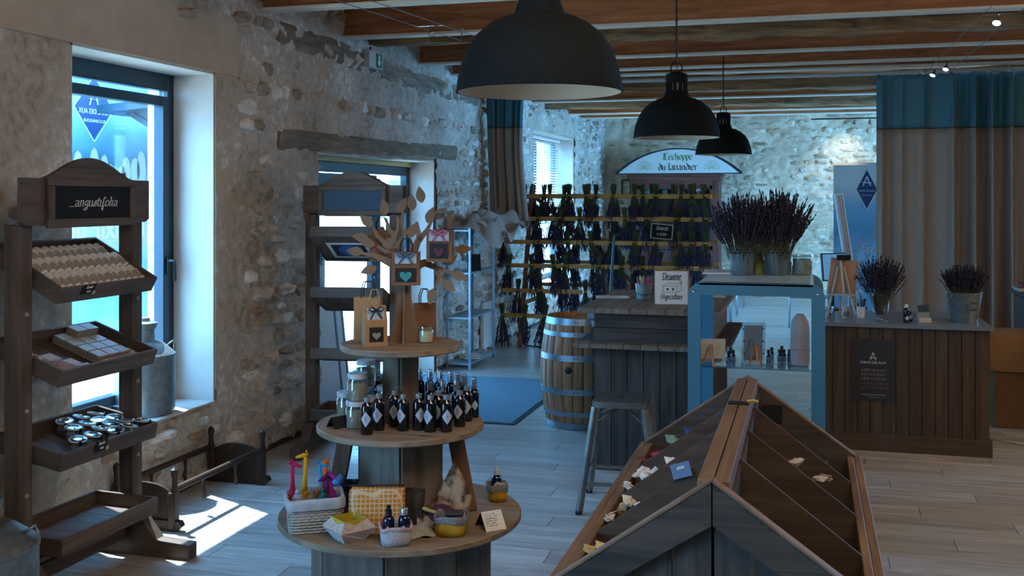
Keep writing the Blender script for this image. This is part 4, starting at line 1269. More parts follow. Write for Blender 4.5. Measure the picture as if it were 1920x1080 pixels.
def small_bottle(label, loc, spray, name='dark_bottle', cap=None, h=1.0):
    t = thing(name, label, 'bottle', loc, YAW)
    mb = MB(); mb.lathe([(.001, 0), (.020, 0), (.021, .003), (.021, .066 * h), (.018, .077 * h), (.010, .083 * h), (.010, .086 * h)], 18, cap=(False, True)); mb.build('bottle_glass', plain('cobalt_glass', '#0a1030', .08, spec=.7) if True else M_dark, t, smooth='auto')
    z = .084 * h
    mb = MB()
    if spray: mb.lathe([(.012, z), (.012, z + .018), (.0075, z + .021), (.0075, z + .034), (.001, z + .036)], 14, cap=(True, False)); mb.box((0, -.009, z + .028), (.005, .008, .005))
    else: mb.lathe([(.013, z), (.013, z + .02), (.011, z + .023), (.001, z + .023)], 16, cap=(True, False))
    mb.build('cap', cap or (M_black if spray else M_cap), t, smooth='auto')
    mb = MB(); lab_save = mb
    n = 6
    vs = []
    for i in range(-n, n + 1):
        a = i / n * .017 / .0215; hz = .018 * (1 - abs(i) / n)
        vs.append((mb.bm.verts.new((.0215 * math.sin(a), -.0215 * math.cos(a), .034 - hz)), mb.bm.verts.new((.0215 * math.sin(a), -.0215 * math.cos(a), .034 + hz + 1e-5))))
    for (a, b), (c, d) in zip(vs[:-1], vs[1:]): mb.bm.faces.new((a, c, d, b))
    mb.build('diamond_label', M_dlab, t, smooth=True, recalc=False)
    return t
ux = Vector((C, S, 0))
small_bottle('cobalt spray bottle with a black pump in the speckled fabric basket', p0 - ux * .025 + Vector((0, 0, .013)), True, 'spray_bottle')
small_bottle('cobalt bottle with a silver cap in the speckled fabric basket', p0 + ux * .023 + Vector((0.003, .01, .013)), False)
# yellow baskets with grey cuffs
M_ochre = fabric('ochre_cotton', '#a47d22', '#b58a2a', 26)
M_greyc = fabric('grey_felt_cuff', '#6d706f', '#7b7e7d', 60)
p1 = at(846, 1000, Z3)
soft_basket('ochre fabric basket filled with folded cloths at the front right of the shelf', p1, YAW - .1, .058, .07, M_ochre, M_greyc, cuff=.35)
for (dx, dz, rz, lab, col, c2) in ((-.018, .062, .5, 'small brown grey cloth roll in the ochre basket', '#6c6258', '#8d8069'), (.014, .075, .1, 'folded dark dotted cloth on top of the ochre basket', '#3d3a3f', '#8d8680'), (.018, .062, .1, 'folded pink cloth in the ochre basket', '#b59096', '#a8838a')):
    t = thing('folded_cloth', lab, 'cloth', p1 + ux * dx + Vector((0, .005 if dz < .07 else -.005, dz)), YAW + rz)
    mb = MB(); mb.box((0, 0, 0), (.066, .05, .011), bevel=.004); mb.build('fold', fabric('cloth_' + col, col, c2, 140, 'dots'), t)
    mb = MB(); mb.box((0, .003, -.006 if dz > .07 else .006), (.06, .045, .008), bevel=.003); mb.build('inner_fold', fabric('cloth_' + col, col), t)
p2 = at(932, 938, Z3)
soft_basket('small ochre pot with a grey cuff at the right edge of the bottom shelf', p2, YAW + .3, .04, .068, M_ochre, M_greyc, cuff=.42, squareness=.8)
t = small_bottle('clear capped spray bottle standing in the small ochre pot', p2 + Vector((-.005, .006, .013)), True, 'spray_bottle', M_pump, 1.05)
t2 = thing('folded_cloth', 'grey dotted cloth tucked into the small ochre pot', 'cloth', p2 + Vector((.01, -.018, .066)), YAW)
mb = MB(); mb.blob((0, 0, 0), (.02, .012, .012), sub=2, jit=.002); mb.build('fold', M_mott, t2, smooth=True)
mb = MB(); mb.blob((.016, .006, .0), (.012, .01, .01), sub=2, jit=.002); mb.build('inner_fold', M_mott, t2, smooth=True)
tent('white tent card with handwriting at the right front of the bottom shelf', at(920, 988, Z3), YAW + R(28), .082, .075, M_paper, M_ink, 6)
# pouches
def pouch(label, loc, rz, w, h, d, tilt, mat, zip_mat, name='zip_pouch', bulge=.4, cat='pouch'):
    t = thing(name, label, cat, loc, rot=(tilt, 0, rz))
    def f(u, v, s_):
        x = (u - .5) * w; z = v * h
        e = (math.sin(PI * u) ** .6) * (math.sin(PI * min(1, v * .96 + .04)) ** .6)
        return Vector((x * (1 + .04 * (1 - v)), s_ * d / 2 * e + .004 * math.sin(9 * u + 5 * v), z + .004 * math.sin(7 * u)))
    mb = MB(); mb.grid(lambda u, v: f(u, v, -1), 14, 10); mb.grid(lambda u, v: f(u, v, 1), 14, 10); bmesh.ops.remove_doubles(mb.bm, verts=mb.bm.verts, dist=.0015)
    mb.build('pouch_body', mat, t, smooth=True)
    mb = MB(); mb.tube([(-w * .5, 0, h + .002), (0, 0, h + .003), (w * .5, 0, h + .002)], .0042, 6); mb.build('zip', zip_mat, t)
    return t
M_orange = fabric('orange_tile_print', '#b3772b', '#c9b08c', 62, 'tiles')
pouch('orange and white printed pouch leaning in the middle of the bottom shelf', at(706, 1001, Z3), YAW + .06, .20, .165, .035, R(-14), M_orange, fabric('dark_zip', '#3a3330', '#3a3330'))
M_blueleaf = fabric('pale_blue_leaf_print', '#7fa3bd', '#2f4a55', 32)
t = thing('folded_cloth', 'pale blue leaf printed cloth heaped behind the orange pouch', 'cloth', at(672, 962, Z3) + Vector((.0, .02, 0)), YAW)
mb = MB()
def heap(u, v):
    x = (u - .5) * .24; y = (v - .5) * .10
    return Vector((x, y, .003 + (.16 + .02 * math.sin(9 * u + 1)) * (math.sin(PI * u) ** .7) * (math.sin(PI * v) ** .5) * (1.1 - .5 * u)))
mb.grid(heap, 26, 12); mb.build('cloth_heap', M_blueleaf, t, smooth=True)
mb = MB(); mb.tube([(-.11, -.03, .05), (-.09, -.04, .10), (-.06, -.045, .15)], [.02, .028, .014], 9); mb.build('cloth_fold', fabric('blue_satin', '#86b2d8', '#5d8fc0', 20), t, smooth=True)
t = thing('purple_scarf', 'purple fabric draped over the right end of the wicker basket', 'cloth', at(652, 968, Z3), YAW)
mb = MB()
mb.grid(lambda u, v: Vector(((u - .5) * .05 + .02 * math.sin(v * 4), .03 * (v - .5) + .012 * math.sin(u * 9 + v * 3), .004 + .13 * v - .03 * v * v)), 10, 12); solidify(mb.build('drape', fabric('purple_satin', '#4b1f52', '#5f2a66', 12), t, smooth=True, recalc=False), .004, 0)
mb = MB(); mb.tube([(-.07, -.01, .12), (-.03, -.006, .105), (0, 0, .122), (.022, .004, .10)], [.006, .012, .013, .008], 8); mb.build('knot', MATS['purple_satin'], t, smooth=True)
t = pouch('brown dark cloth pouch behind the orange pouch', at(768, 992, Z3) + Vector((0, .0, 0)), YAW - .2, .10, .14, .05, R(-12), fabric('dark_brown_cloth', '#2e2722', '#3d332c', 20), MATS['dark_zip'])
M_cream = fabric('cream_gold_print', '#a3917a', '#4a3b2c', 22)
t = thing('open_pouch', 'open cream and plum pouch with its flap raised on the right of the shelf', 'pouch', at(828, 988, Z3) + Vector((0, .0, 0)), YAW + .1)
mb = MB()
mb.grid(lambda u, v: Vector(((u - .5) * .17 + .03 * v, .005 + .05 * v + .015 * math.sin(3 * u), .004 + v * (.06 + .16 * max(0, 1 - abs(u - .62) * 2.1)))), 16, 10); solidify(mb.build('raised_flap', M_cream, t, smooth=True, recalc=False), .004, 0)
mb = MB()
mb.grid(lambda u, v: Vector(((u - .5) * .18, -.045 + .035 * v + .01 * math.sin(5 * u), .004 + v * (.085 - .075 * u))), 14, 6); solidify(mb.build('front_panel', M_cream, t, smooth=True, recalc=False), .004, 0)
mb = MB(); mb.blob((.0, .0, .04), (.06, .03, .045), sub=2, jit=.003); mb.build('plum_lining', fabric('plum_lining', '#4a2531', '#5a2e3b', 15), t, smooth=True)
mb = MB(); mb.tube([(-.07, -.03, .08), (0, -.028, .055), (.08, -.03, .02)], .006, 6); mb.build('gold_trim', fabric('gold_trim', '#a58a4a', '#b59a5a'), t, smooth=True)
t = pouch('green and white sprig printed pouch lying flat beside the ochre basket', at(795, 1010, Z3) + Vector((0, .0, .004)), YAW + .5, .10, .085, .022, R(-80), fabric('sprig_print', '#a3a393', '#6d7a52', 110, 'dots'), MATS['pale_pink_cuff'])

# top shelf: cardboard tree, gift bags, candle jar ----------------------------
tr = thing('cardboard_tree', 'flat brown cardboard tree with leaves on the top shelf', 'display tree', Vector((TX, TY, Z1)) + Vector((.008, .02, 0)), YAW)
M_card = plain('brown_card', '#7f6650', .85, var=.06, nscale=12)
# local x = picture right, z up; 1 px = d/F
PXM = 4.0 / F
def L2(px, py): return ((px - 757) * PXM, (642 - py) * PXM)
def ribbon_poly(pts, ws):
    l, r_ = [], []
    n = len(pts)
    for i, p in enumerate(pts):
        a = Vector(pts[max(0, i - 1)]); b = Vector(pts[min(n - 1, i + 1)])
        d = (b - a).normalized(); nn = Vector((-d.y, d.x)) * ws[i] / 2
        l.append((p[0] + nn.x, p[1] + nn.y)); r_.append((p[0] - nn.x, p[1] - nn.y))
    return l[::-1] + r_ if False else r_ + l[::-1]
XZ = Matrix(((1, 0, 0, 0), (0, 0, -1, 0), (0, 1, 0, 0), (0, 0, 0, 1)))
mb = MB()
def branch(pts, ws): mb.prism(ribbon_poly([L2(*p) for p in pts], [w * PXM for w in ws]), -.003, .003, XZ)
branch([(760, 642), (758, 600), (756, 560), (756, 520), (752, 490)], [64, 40, 28, 26, 30])
tr_trunk = mb.build('trunk', M_card, tr)
mb = MB(); mb.prism([(-.055, 0), (.055, 0), (.02, .15), (.012, .22), (-.012, .22), (-.02, .15)], -.003, .003, Matrix.Rotation(PI / 2, 4, 'Z') @ XZ); mb.build('cross_panel', M_card, tr)
mb = MB()
for pts, ws in (([(752, 500), (745, 470), (748, 440), (744, 405)], [22, 16, 12, 5]), ([(750, 500), (725, 490), (700, 478), (672, 474)], [20, 14, 9, 4]), ([(748, 480), (720, 455), (705, 440), (698, 425)], [14, 9, 7, 4]),
                ([(745, 450), (728, 430), (722, 408)], [12, 8, 4]), ([(760, 500), (775, 470), (785, 445), (780, 415)], [22, 15, 11, 5]), ([(784, 450), (800, 430), (812, 405)], [12, 8, 4]),
                ([(765, 505), (795, 492), (825, 505), (850, 512)], [22, 14, 9, 4]), ([(815, 500), (822, 520), (815, 540)], [9, 7, 4]), ([(748, 445), (752, 415), (754, 395)], [10, 8, 4]), ([(745, 470), (720, 470), (705, 460)], [10, 8, 4])):
    branch(pts, ws)
mb.build('branches', M_card, tr)
LV = [(722, 403, 100), (744, 398, 60), (698, 424, 140), (680, 472, 175), (705, 500, 200), (715, 462, 30), (690, 447, 170), (772, 395, 95), (800, 418, 70), (812, 410, 40), (838, 430, 85), (852, 468, 5), (846, 512, -20), (828, 525, -40), (812, 540, -105), (828, 495, 30), (764, 445, 60), (790, 380, 100), (735, 438, 10), (702, 460, 160)]
for (px, py, a) in LV:
    x, z = L2(px, py)
    mb = MB()
    ln, wd = .068, .037
    poly = []
    for k in range(9):
        t_ = k / 8; poly.append((ln * t_, -wd / 2 * math.sin(PI * t_ ** .8)))
    for k in range(7, 0, -1):
        t_ = k / 8; poly.append((ln * t_, wd / 2 * math.sin(PI * t_ ** .8)))
    mb.prism(poly, -.0025, .0025, Matrix.Translation((x, random.uniform(-.001, .001), z)) @ XZ @ Matrix.Rotation(R(a), 4, 'Z'))
    mb.build('leaf', M_card, tr)
# gift bags
M_kraft = plain('kraft_paper', '#a57c52', .85, var=.07, nscale=14)
M_kraft2 = plain('dark_kraft_paper', '#7a543a', .85, var=.07, nscale=14)
M_window = plain('dark_bag_window', '#15110e', .6)
def gift_bag(label, loc, rz, w, h, d, mat, hmat, window=None, bow=None, tapered=False, lab=True, heart=None, hh=.05):
    t = thing('gift_bag', label, 'gift bag', loc, rz, group='paper gift bags around the cardboard tree')
    mb = MB()
    if tapered:
        mb.prism([(-d / 2, 0), (d / 2, 0), (d / 2, h * .62), (.004, h), (-.004, h), (-d / 2, h * .62)], -w / 2, w / 2, Matrix(((0, 0, 1, 0), (1, 0, 0, 0), (0, 1, 0, 0), (0, 0, 0, 1))))
    else:
        mb.prism([(-d / 2, 0), (d / 2, 0), (d / 2 * .8, h), (-d / 2 * .8, h)], -w / 2, w / 2, Matrix(((0, 0, 1, 0), (1, 0, 0, 0), (0, 1, 0, 0), (0, 0, 0, 1))))
    mb.build('bag_body', mat, t)
    for s_ in (-1, 1):
        yy = s_ * (.003 if tapered else d * .38)
        mb = MB(); mb.tube([(-w * .22, yy, h - .004), (-w * .22, yy, h + hh * .55), (-w * .12, yy, h + hh), (w * .12, yy, h + hh), (w * .22, yy, h + hh * .55), (w * .22, yy, h - .004)], .0022, 6); mb.build('handle', hmat, t, smooth=True)
    if window:
        a, b, c, d_ = window
        mb = MB(); mb.box(((a + b) / 2 * w, -d / 2 - .0006, (c + d_) / 2 * h), ((b - a) * w, .0012, (d_ - c) * h)); wn = mb.build('window', M_window, t)
        if heart:
            mb = MB(); pl_ = []
            for k in range(24):
                q_ = 2 * PI * k / 24
                pl_.append((16 * math.sin(q_) ** 3 / 34, (13 * math.cos(q_) - 5 * math.cos(2 * q_) - 2 * math.cos(3 * q_) - math.cos(4 * q_)) / 34))
            sz = (b - a) * w * .62
            pl_ = [((a + b) / 2 * w + p[0] * sz, (c + d_) / 2 * h - .004 + p[1] * sz) for p in pl_][::-1]
            mb.prism(pl_, d / 2 + .0012, d / 2 + .005, XZ); mb.build('heart', heart, wn)
    if lab:
        mb = MB(); mb.box((0, -d / 2 * (.5 if tapered else .9) - .004, h * .80), (w * .78, .0016, h * .3), Euler((R(-22) if tapered else R(-3), 0, 0))); mb.build('header_label', plain('pale_header_card', '#a9b6c2', .7), t)
    if bow:
        mb = MB(); z = h * .9; y = -d / 2 - .006 if not tapered else -d * .3 - .008
        for s_ in (-1, 1):
            mb.tube([(0, y, z), (s_ * w * .2, y - .006, z + .012), (s_ * w * .34, y - .004, z + .004), (s_ * w * .2, y - .006, z - .006), (0, y, z)], .0035, 6)
            mb.tube([(0, y, z), (s_ * w * .16, y - .003, z - .018), (s_ * w * .26, y - .002, z - .034)], .003, 6)
        mb.blob((0, y - .003, z), (.006, .005, .006), sub=1); mb.build('ribbon_bow', bow, t, smooth=True)
    return t
nv = Vector((-S, C, 0))
M_dk = plain('dark_twine', '#33302f', .8); M_lt = plain('pale_twine', '#a98f6c', .8)
trp = Vector(tr.location)
def onTree(px, py, fwd): return trp + ux * ((px - 757) * PXM) + nv * fwd + Vector((0, 0, (642 - py) * PXM))
gift_bag('kraft gift bag with a blue bow and a turquoise heart, hanging mid tree', onTree(762, 533, -.032), YAW, .105, .128, .04, M_kraft2, M_dk, (-.38, .38, .1, .52), plain('slate_blue_ribbon', '#3f6483', .5), heart=plain('turquoise_felt', '#3f8c8c', .9))
gift_bag('kraft gift bag with a pink bow hanging on the right of the tree', onTree(825, 489, -.028), YAW - .15, .10, .122, .04, M_kraft2, M_dk, (-.36, .36, .1, .58), plain('pink_ribbon', '#c5628c', .5), heart=plain('plum_felt', '#5c3346', .9), hh=.06)
gift_bag('plain dark kraft gift bag hanging on the left of the tree', onTree(712, 490, .03), YAW, .09, .12, .04, M_kraft2, M_dk, None, None, lab=False, hh=.05)
gift_bag('plain kraft gift bag standing behind the small bag on the left', Vector((TX, TY, Z1)) + ux * (-.135) + nv * .075, YAW - .1, .105, .17, .05, M_kraft, M_dk, lab=False, hh=.06)
gift_bag('plain dark kraft gift bag standing at the right behind the tree', Vector((TX, TY, Z1)) + ux * .085 + nv * .085, YAW + .3, .085, .145, .04, M_kraft2, M_dk, lab=False, hh=.055)
gift_bag('small tapered kraft bag with a black bow and window at the front', at(701, 648, Z1) + nv * .02, YAW + .35, .085, .15, .065, M_kraft, M_lt, (-.32, .32, .1, .47), plain('black_ribbon', '#15161c', .5), True, heart=plain('grey_twine_heart', '#8d857c', .9), hh=.06)
# candle jar and a wooden tag
t = thing('candle_jar', 'cream candle in a clip top glass jar on the top shelf', 'candle', at(799, 642, Z1))
mb = MB(); mb.lathe([(.001, 0), (.026, 0), (.028, .003), (.028, .05), (.025, .055)], 22, cap=(False, False)); mb.build('jar_glass', M_gl2, t, smooth='auto')
mb = MB(); mb.lathe([(.001, .003), (.0262, .004), (.0262, .044), (.001, .045)], 20, cap=(False, False)); mb.build('wax', plain('cream_wax', '#c9c3a0', .6), t, smooth='auto')
mb = MB(); mb.lathe([(.025, .055), (.029, .057), (.029, .063), (.02, .066), (.001, .066)], 22, cap=(False, False)); mb.build('lid', M_gl, t, smooth='auto')
mb = MB(); mb.tube([(.029 * math.cos(a), .029 * math.sin(a), .052) for a in [2 * PI * k / 20 for k in range(20)]], .0015, 5, closed=True); mb.build('wire_clip', M_chrome, t)
t = thing('wooden_tag', 'thin wooden tag lying beside the candle jar', 'tag', at(822, 636, Z1), YAW - .9)
mb = MB(); mb.box((0, 0, .008), (.07, .014, .0025), Euler((0, R(-9), 0)), .001); mb.build('blade', plain('light_wood', '#a68c6d', .7), t)
mb = MB(); mb.box((-.026, 0, .007), (.008, .018, .012), bevel=.002); mb.build('grip', plain('light_wood', '#a68c6d', .7), t)
# ------------------------------------------------------------------ roof shaped bulk bin (foreground)
M_weath = wood('weathered_grey_brown', '#2b2623', '#544b45', 'z', rough=.7, scale=6, var=.18, bump=.45)
M_weathx = wood('weathered_slope', '#272321', '#50483f', 'x', rough=.7, scale=6, var=.14, bump=.45)
M_weathy = wood('weathered_long', '#40352c', '#77675a', 'y', rough=.7, scale=6, var=.14, bump=.45)
M_warmy = wood('warm_rim_long', '#5d4836', '#8c7055', 'y', rough=.6, scale=6, var=.1, bump=.2)
M_warmx = wood('warm_rim_slope', '#5d4836', '#8c7055', 'x', rough=.6, scale=6, var=.1, bump=.2)
M_dkx = wood('dark_divider', '#33281f', '#574536', 'x', rough=.7, scale=6, var=.12, bump=.2)
AX, AY0, AY1, AHW, AZR, AZE = -.242, 2.76, 4.45, .447, 1.05, .75
af = thing('bulk_bin', 'large roof shaped wooden bin with open compartments on both slopes, right foreground', 'display bin', (AX, (AY0 + AY1) / 2, 0))
hy = (AY1 - AY0) / 2
sl_ang = math.atan2(AZR - AZE, AHW - .02)
for s_ in (-1, 1):
    side = 'left' if s_ < 0 else 'right'
    mb = MB(); mb.box((s_ * .022, 0, AZR - .025), (.040, hy * 2 - .076, .05), bevel=.003); mb.build('ridge_board', M_warmy, af)
    mb = MB(); mb.box((s_ * (AHW - .014), 0, AZE - .035), (.028, hy * 2, .075), bevel=.003); mb.build('eave_board', M_warmy, af)
    mb = MB(); mb.box((s_ * (AHW - .042), 0, AZE - .03), (.026, hy * 2 - .06, .07), bevel=.003); mb.build('inner_eave_board', M_warmy, af)
    for e in (-1, 1):
        # rake board: a sloping plank with its foot and head cut plumb
        x0, x1 = .002, AHW - .02
        z0, z1 = AZR + .004, AZE + .004
        mb = MB(); pl_ = [(s_ * x0, z0), (s_ * x0, z0 - .115), (s_ * x1, z1 - .095), (s_ * x1, z1)]
        if s_ > 0: pl_ = pl_[::-1]
        mb.prism(pl_[::-1], -.018, .018, Matrix.Translation((0, e * (hy - .02), 0)) @ XZ); mb.build('rake_board', M_weathx, af)
        mb = MB(); mb.beam((s_ * x0, e * (hy - .02), z0 + .002), (s_ * x1, e * (hy - .02), z1 + .002), .04, .006); mb.build('rake_edge', M_warmx, af)
        # gable boards under it
        n = 4
        for k in range(n):
            a, b = .004 + (AHW - .03) * k / n, .004 + (AHW - .03) * (k + 1) / n - .004
            za_ = AZR - .09 - a * (AZR - AZE) / AHW; zb_ = AZR - .09 - b * (AZR - AZE) / AHW
            pl_ = [(s_ * a, .0), (s_ * b, .0), (s_ * b, zb_), (s_ * a, za_)]
            if s_ < 0: pl_ = pl_[::-1]
            mb = MB(); mb.prism(pl_, -.008, .008, Matrix.Translation((0, e * (hy - .035), 0)) @ XZ); mb.build('gable_board', M_weath, af)
    # three dividers across each slope, sunk a little under the rim
    for k in (1, 2, 3):
        yy = -hy + .04 + (2 * hy - .08) * k / 4
        x0, x1 = .045, AHW - .055
        z0 = AZR - .035; z1 = AZE + .005
        pl_ = [(s_ * x0, z0), (s_ * x0, z0 - .24), (s_ * x1, z1 - .16), (s_ * x1, z1)]
        if s_ > 0: pl_ = pl_[::-1]
        mb = MB(); mb.prism(pl_[::-1], -.007, .007, Matrix.Translation((0, yy, 0)) @ XZ); mb.build('divider', M_dkx, af)
    # bin floor and outer wall boards
    mb = MB(); mb.beam((s_ * .03, 0, AZR - .27), (s_ * (AHW - .03), 0, AZE - .17), 2 * hy - .08, .012); mb.build('bin_floor', M_dkx, af)
    mb = MB(); mb.box((s_ * .045, 0, AZR - .17), (.01, 2 * hy - .08, .24)); mb.build('bin_back', M_dkx, af)
    n = 12
    for k in range(n):
        yy = -hy + .03 + (2 * hy - .06) * (k + .5) / n
        mb = MB(); mb.box((s_ * (AHW - .03), yy, (AZE - .07) / 2), (.016, (2 * hy - .06) / n - .004, AZE - .07), bevel=.001); mb.build('side_board', M_weath, af)
mb = MB(); mb.box((0.0, .25, AZR + .004), (.075, .035, .008), bevel=.002); mb.box((-.02, .25, AZR - .02), (.008, .04, .05)); mb.build('metal_latch', plain('dark_iron', '#2a2725', .5, .6), af)
mb = MB(); mb.tube([(.03, .25, AZR + .012), (.055, .25, AZR + .016), (.07, .245, AZR + .012)], .005, 6); mb.build('yellow_tie', plain('yellow_cord', '#b08a2c', .6), af)
Ap = Vector(af.location)
def slope_z(x): return AZR - abs(x) * (AZR - AZE) / AHW
# goods heaped at the lower end of the left compartments
def sachet(label, x, y, z, rz, col, sz=1.0, flower=False):
    t = thing('sachet', label, 'sachet', Ap + Vector((x, y, z)), rot=(random.uniform(-.5, .5), random.uniform(-.5, .5), rz), group='small goods heaped in the left bins')
    mb = MB(); mb.blob((0, 0, 0), (.036 * sz, .028 * sz, .014 * sz), sub=2, jit=.004); mb.build('cushion', plain('cloth_' + col, col, .85, var=.1, nscale=60), t)
    mb = MB()
    for k in range(4 if flower else 2):
        a = k * 1.9 + x * 40
        mb.prism([(-.018 * sz, -.012), (.03 * sz, -.004), (.004, .03 * sz)], 0, .002, Matrix.Translation((.012 * math.cos(a), .012 * math.sin(a), .008)) @ Matrix.Rotation(a, 4, 'Z') @ Matrix.Rotation(-.9 + .3 * k, 4, 'X'))
    mb.build('folded_corner', plain('cloth_' + col, col, .85), t)
    return t
yk = [-hy + .04 + (2 * hy - .08) * (k + .5) / 4 for k in range(4)]
S_ = [(3, -.36, .06, '#b04a5c', 'pink sachet'), (3, -.39, -.06, '#6d3a44', 'dark red sachet'), (3, -.28, .0, '#6f8a74', 'grey green sachet'), (3, -.22, .05, '#2d4f8c', 'small blue sachet'),
      (2, -.38, -.08, '#c9c4bc', 'white ruffled sachet'), (2, -.34, .02, '#cfcac2', 'white sachet'), (2, -.29, -.04, '#bdb8b4', 'pale grey sachet'), (2, -.24, .06, '#d2cec6', 'small white sachet'), (2, -.37, .09, '#c4bdb2', 'cream white sachet'),
      (1, -.38, -.06, '#cbb9a4', 'cream sachet'), (1, -.33, .05, '#c8b49c', 'beige sachet'), (1, -.28, -.03, '#c9b2a4', 'pale pink beige sachet'), (1, -.36, .1, '#b89a6a', 'straw coloured sachet'),
      (0, -.37, .03, '#a98b55', 'straw yellow sachet'), (0, -.32, -.05, '#bda67c', 'pale straw sachet')]
rown = {3: 'farthest', 2: 'second farthest', 1: 'second nearest', 0: 'nearest'}
for k, x, dy, col, nm in S_:
    sachet('%s lying in the %s left compartment of the roof shaped bin' % (nm, rown[k]), x, yk[k] + dy, slope_z(x) - .062 + random.uniform(-.01, .025), random.uniform(0, 6), col, random.uniform(.65, .95), nm.startswith('white ruffled'))
for (k, x, dy, lab) in ((2, .2, -.1, 'white folded card standing in the second farthest right compartment of the bin'), (2, .29, -.05, 'small white packet in the second farthest right compartment of the bin')):
    sachet(lab, x, yk[k] + dy, slope_z(x) - .03, .4, '#b8b2a8', .9)
t = thing('bin_label', 'small blue card clipped on a left divider of the roof shaped bin', 'label', Ap + Vector((-.13, -hy + .04 + (2 * hy - .08) * 1 / 4 - .012, slope_z(.13) + .005)), rot=(R(-12), R(-18), 0))
mb = MB(); mb.box((0, 0, 0), (.06, .002, .045), bevel=.0005); mb.build('card', plain('slate_blue_card', '#4c6c8c', .6), t)
mb = MB(); pen_text(mb, 'savon', .008, (0, -.0012, .004), (1, 0, 0), (0, 0, 1), (0, -1, 0), w=.12, slant=.2); mb.build('writing', M_chalk, t)
t = thing('bin_label', 'black card fixed inside the far right corner of the roof shaped bin', 'label', Ap + Vector((.1, hy - .05, slope_z(.1) - .07)))
mb = MB(); mb.box((0, 0, 0), (.08, .003, .07), bevel=.0005); mb.build('card', M_board, t)

# ------------------------------------------------------------------ metal bar stool
bs = thing('bar_stool', 'grey metal bar stool with splayed legs in front of the plank bar', 'stool', (-1.045, 6.02, 0), R(4))
M_steel = plain('brushed_gunmetal', '#857f79', .34, .8, var=.2, nscale=14)
mb = MB()
pp = rrect(.158, .158, .035, 4)
mb.prism(pp, .622, .632)
for (k, z) in ((1.0, .6),): mb.prism([(p[0] * 1.0, p[1] * 1.0) for p in pp], .596, .6225)
mb.build('seat', M_steel, bs, smooth='auto')
mb = MB(); mb.lathe([(.012, .6325), (.02, .6335), (.021, .6325)], 16, cap=(False, False)); mb.build('seat_hole_rim', M_black, bs)
for sx in (-1, 1):
    for sy in (-1, 1):
        a = Vector((sx * .140, sy * .140, .60)); b = Vector((sx * .222, sy * .222, .012))
        mb = MB(); mb.beam(a, b, .034, .034, (sx, -sy, 0), .004); lg = mb.build('leg', M_steel, bs)
        mb = MB(); mb.box((sx * .223, sy * .223, .012), (.036, .036, .024), bevel=.004); mb.build('rubber_foot', M_black, lg)
for s_ in (-1, 1):
    mb = MB(); mb.beam((s_ * .192, -.192, .22), (s_ * .192, .192, .22), .008, .02); mb.build('stretcher', M_steel, bs)
    mb = MB(); mb.beam((-.2, s_ * .2, .17), (.2, s_ * .2, .17), .008, .02); mb.build('stretcher', M_steel, bs)
    mb = MB(); mb.tube([(-.155, s_ * .155, .50), (0, s_ * .03, .585), (.155, -s_ * .155, .50)], .006, 6); mb.build('cross_brace', M_steel, bs)

# ------------------------------------------------------------------ plank bar with a raised top and a ledge
br = thing('plank_bar', 'dark reclaimed plank bar with a raised top and a ledge, centre', 'bar counter', (-.98, 7.44, 0))
M_barz = wood('bar_plank_upright', '#2b2420', '#564b45', 'z', rough=.7, scale=6, var=.16, bump=.3)
M_barx = wood('bar_plank_across', '#2b2420', '#564b45', 'x', rough=.7, scale=6, var=.16, bump=.3)
M_bary = wood('bar_top_plank', '#55483d', '#8d7a68', 'y', rough=.6, scale=6, var=.14, bump=.25)
bw, bd = .375, .66
mb = MB(); mb.box((0, 0, .42), (2 * bw - .04, 2 * bd - .04, .84)); mb.build('carcass', M_barz, br)
n = 7
for k in range(n):
    w = 2 * bw / n
    for s_ in (-1, 1):
        mb = MB(); mb.box((-bw + w * (k + .5), s_ * bd, .41), (w - .004, .02, .82 - random.uniform(0, .004)), bevel=.002); mb.build('front_board', M_barz, br)
n = 11
for k in range(n):
    w = 2 * bd / n
    for s_ in (-1, 1):
        mb = MB(); mb.box((s_ * bw, -bd + w * (k + .5), .41), (.02, w - .004, .82), bevel=.002); mb.build('end_board', M_barz, br)
mb = MB(); mb.box((0, 0, .94), (2 * bw - .06, 2 * bd - .06, .2)); mb.build('upper_carcass', M_barz, br)
for k in range(2):
    for s_ in (-1, 1):
        mb = MB(); mb.box((0, s_ * bd, .892 + k * .097), (2 * bw + .01, .022, .094), bevel=.002); mb.build('upper_board', M_barx, br)
        mb = MB(); mb.box((s_ * bw, 0, .892 + k * .097), (.022, 2 * bd - .02, .094), bevel=.002); mb.build('upper_board', M_bary, br)
n = 8
for k in range(n):
    w = (2 * bw + .18) / n
    mb = MB(); mb.box((-bw - .11 + w * (k + .5), -.01, 1.055), (w - .003, 2 * bd + .1, .034), bevel=.002); mb.build('top_plank', M_bary, br)
n = 9
for k in range(n):
    w = (2 * bw + .25) / n
    mb = MB(); mb.box((-bw - .125 + w * (k + .5), -bd - .055, .832), (w - .003, .15, .03), bevel=.002); mb.build('ledge_plank', M_bary, br)
for s_ in (-1, 1):
    for k in range(9):
        w = (2 * bd - .02) / 9
        mb = MB(); mb.box((s_ * (bw + .068), -bd + .03 + w * (k + .5), .832), (.114, w - .003, .03), bevel=.002); mb.build('ledge_plank', M_barx, br)
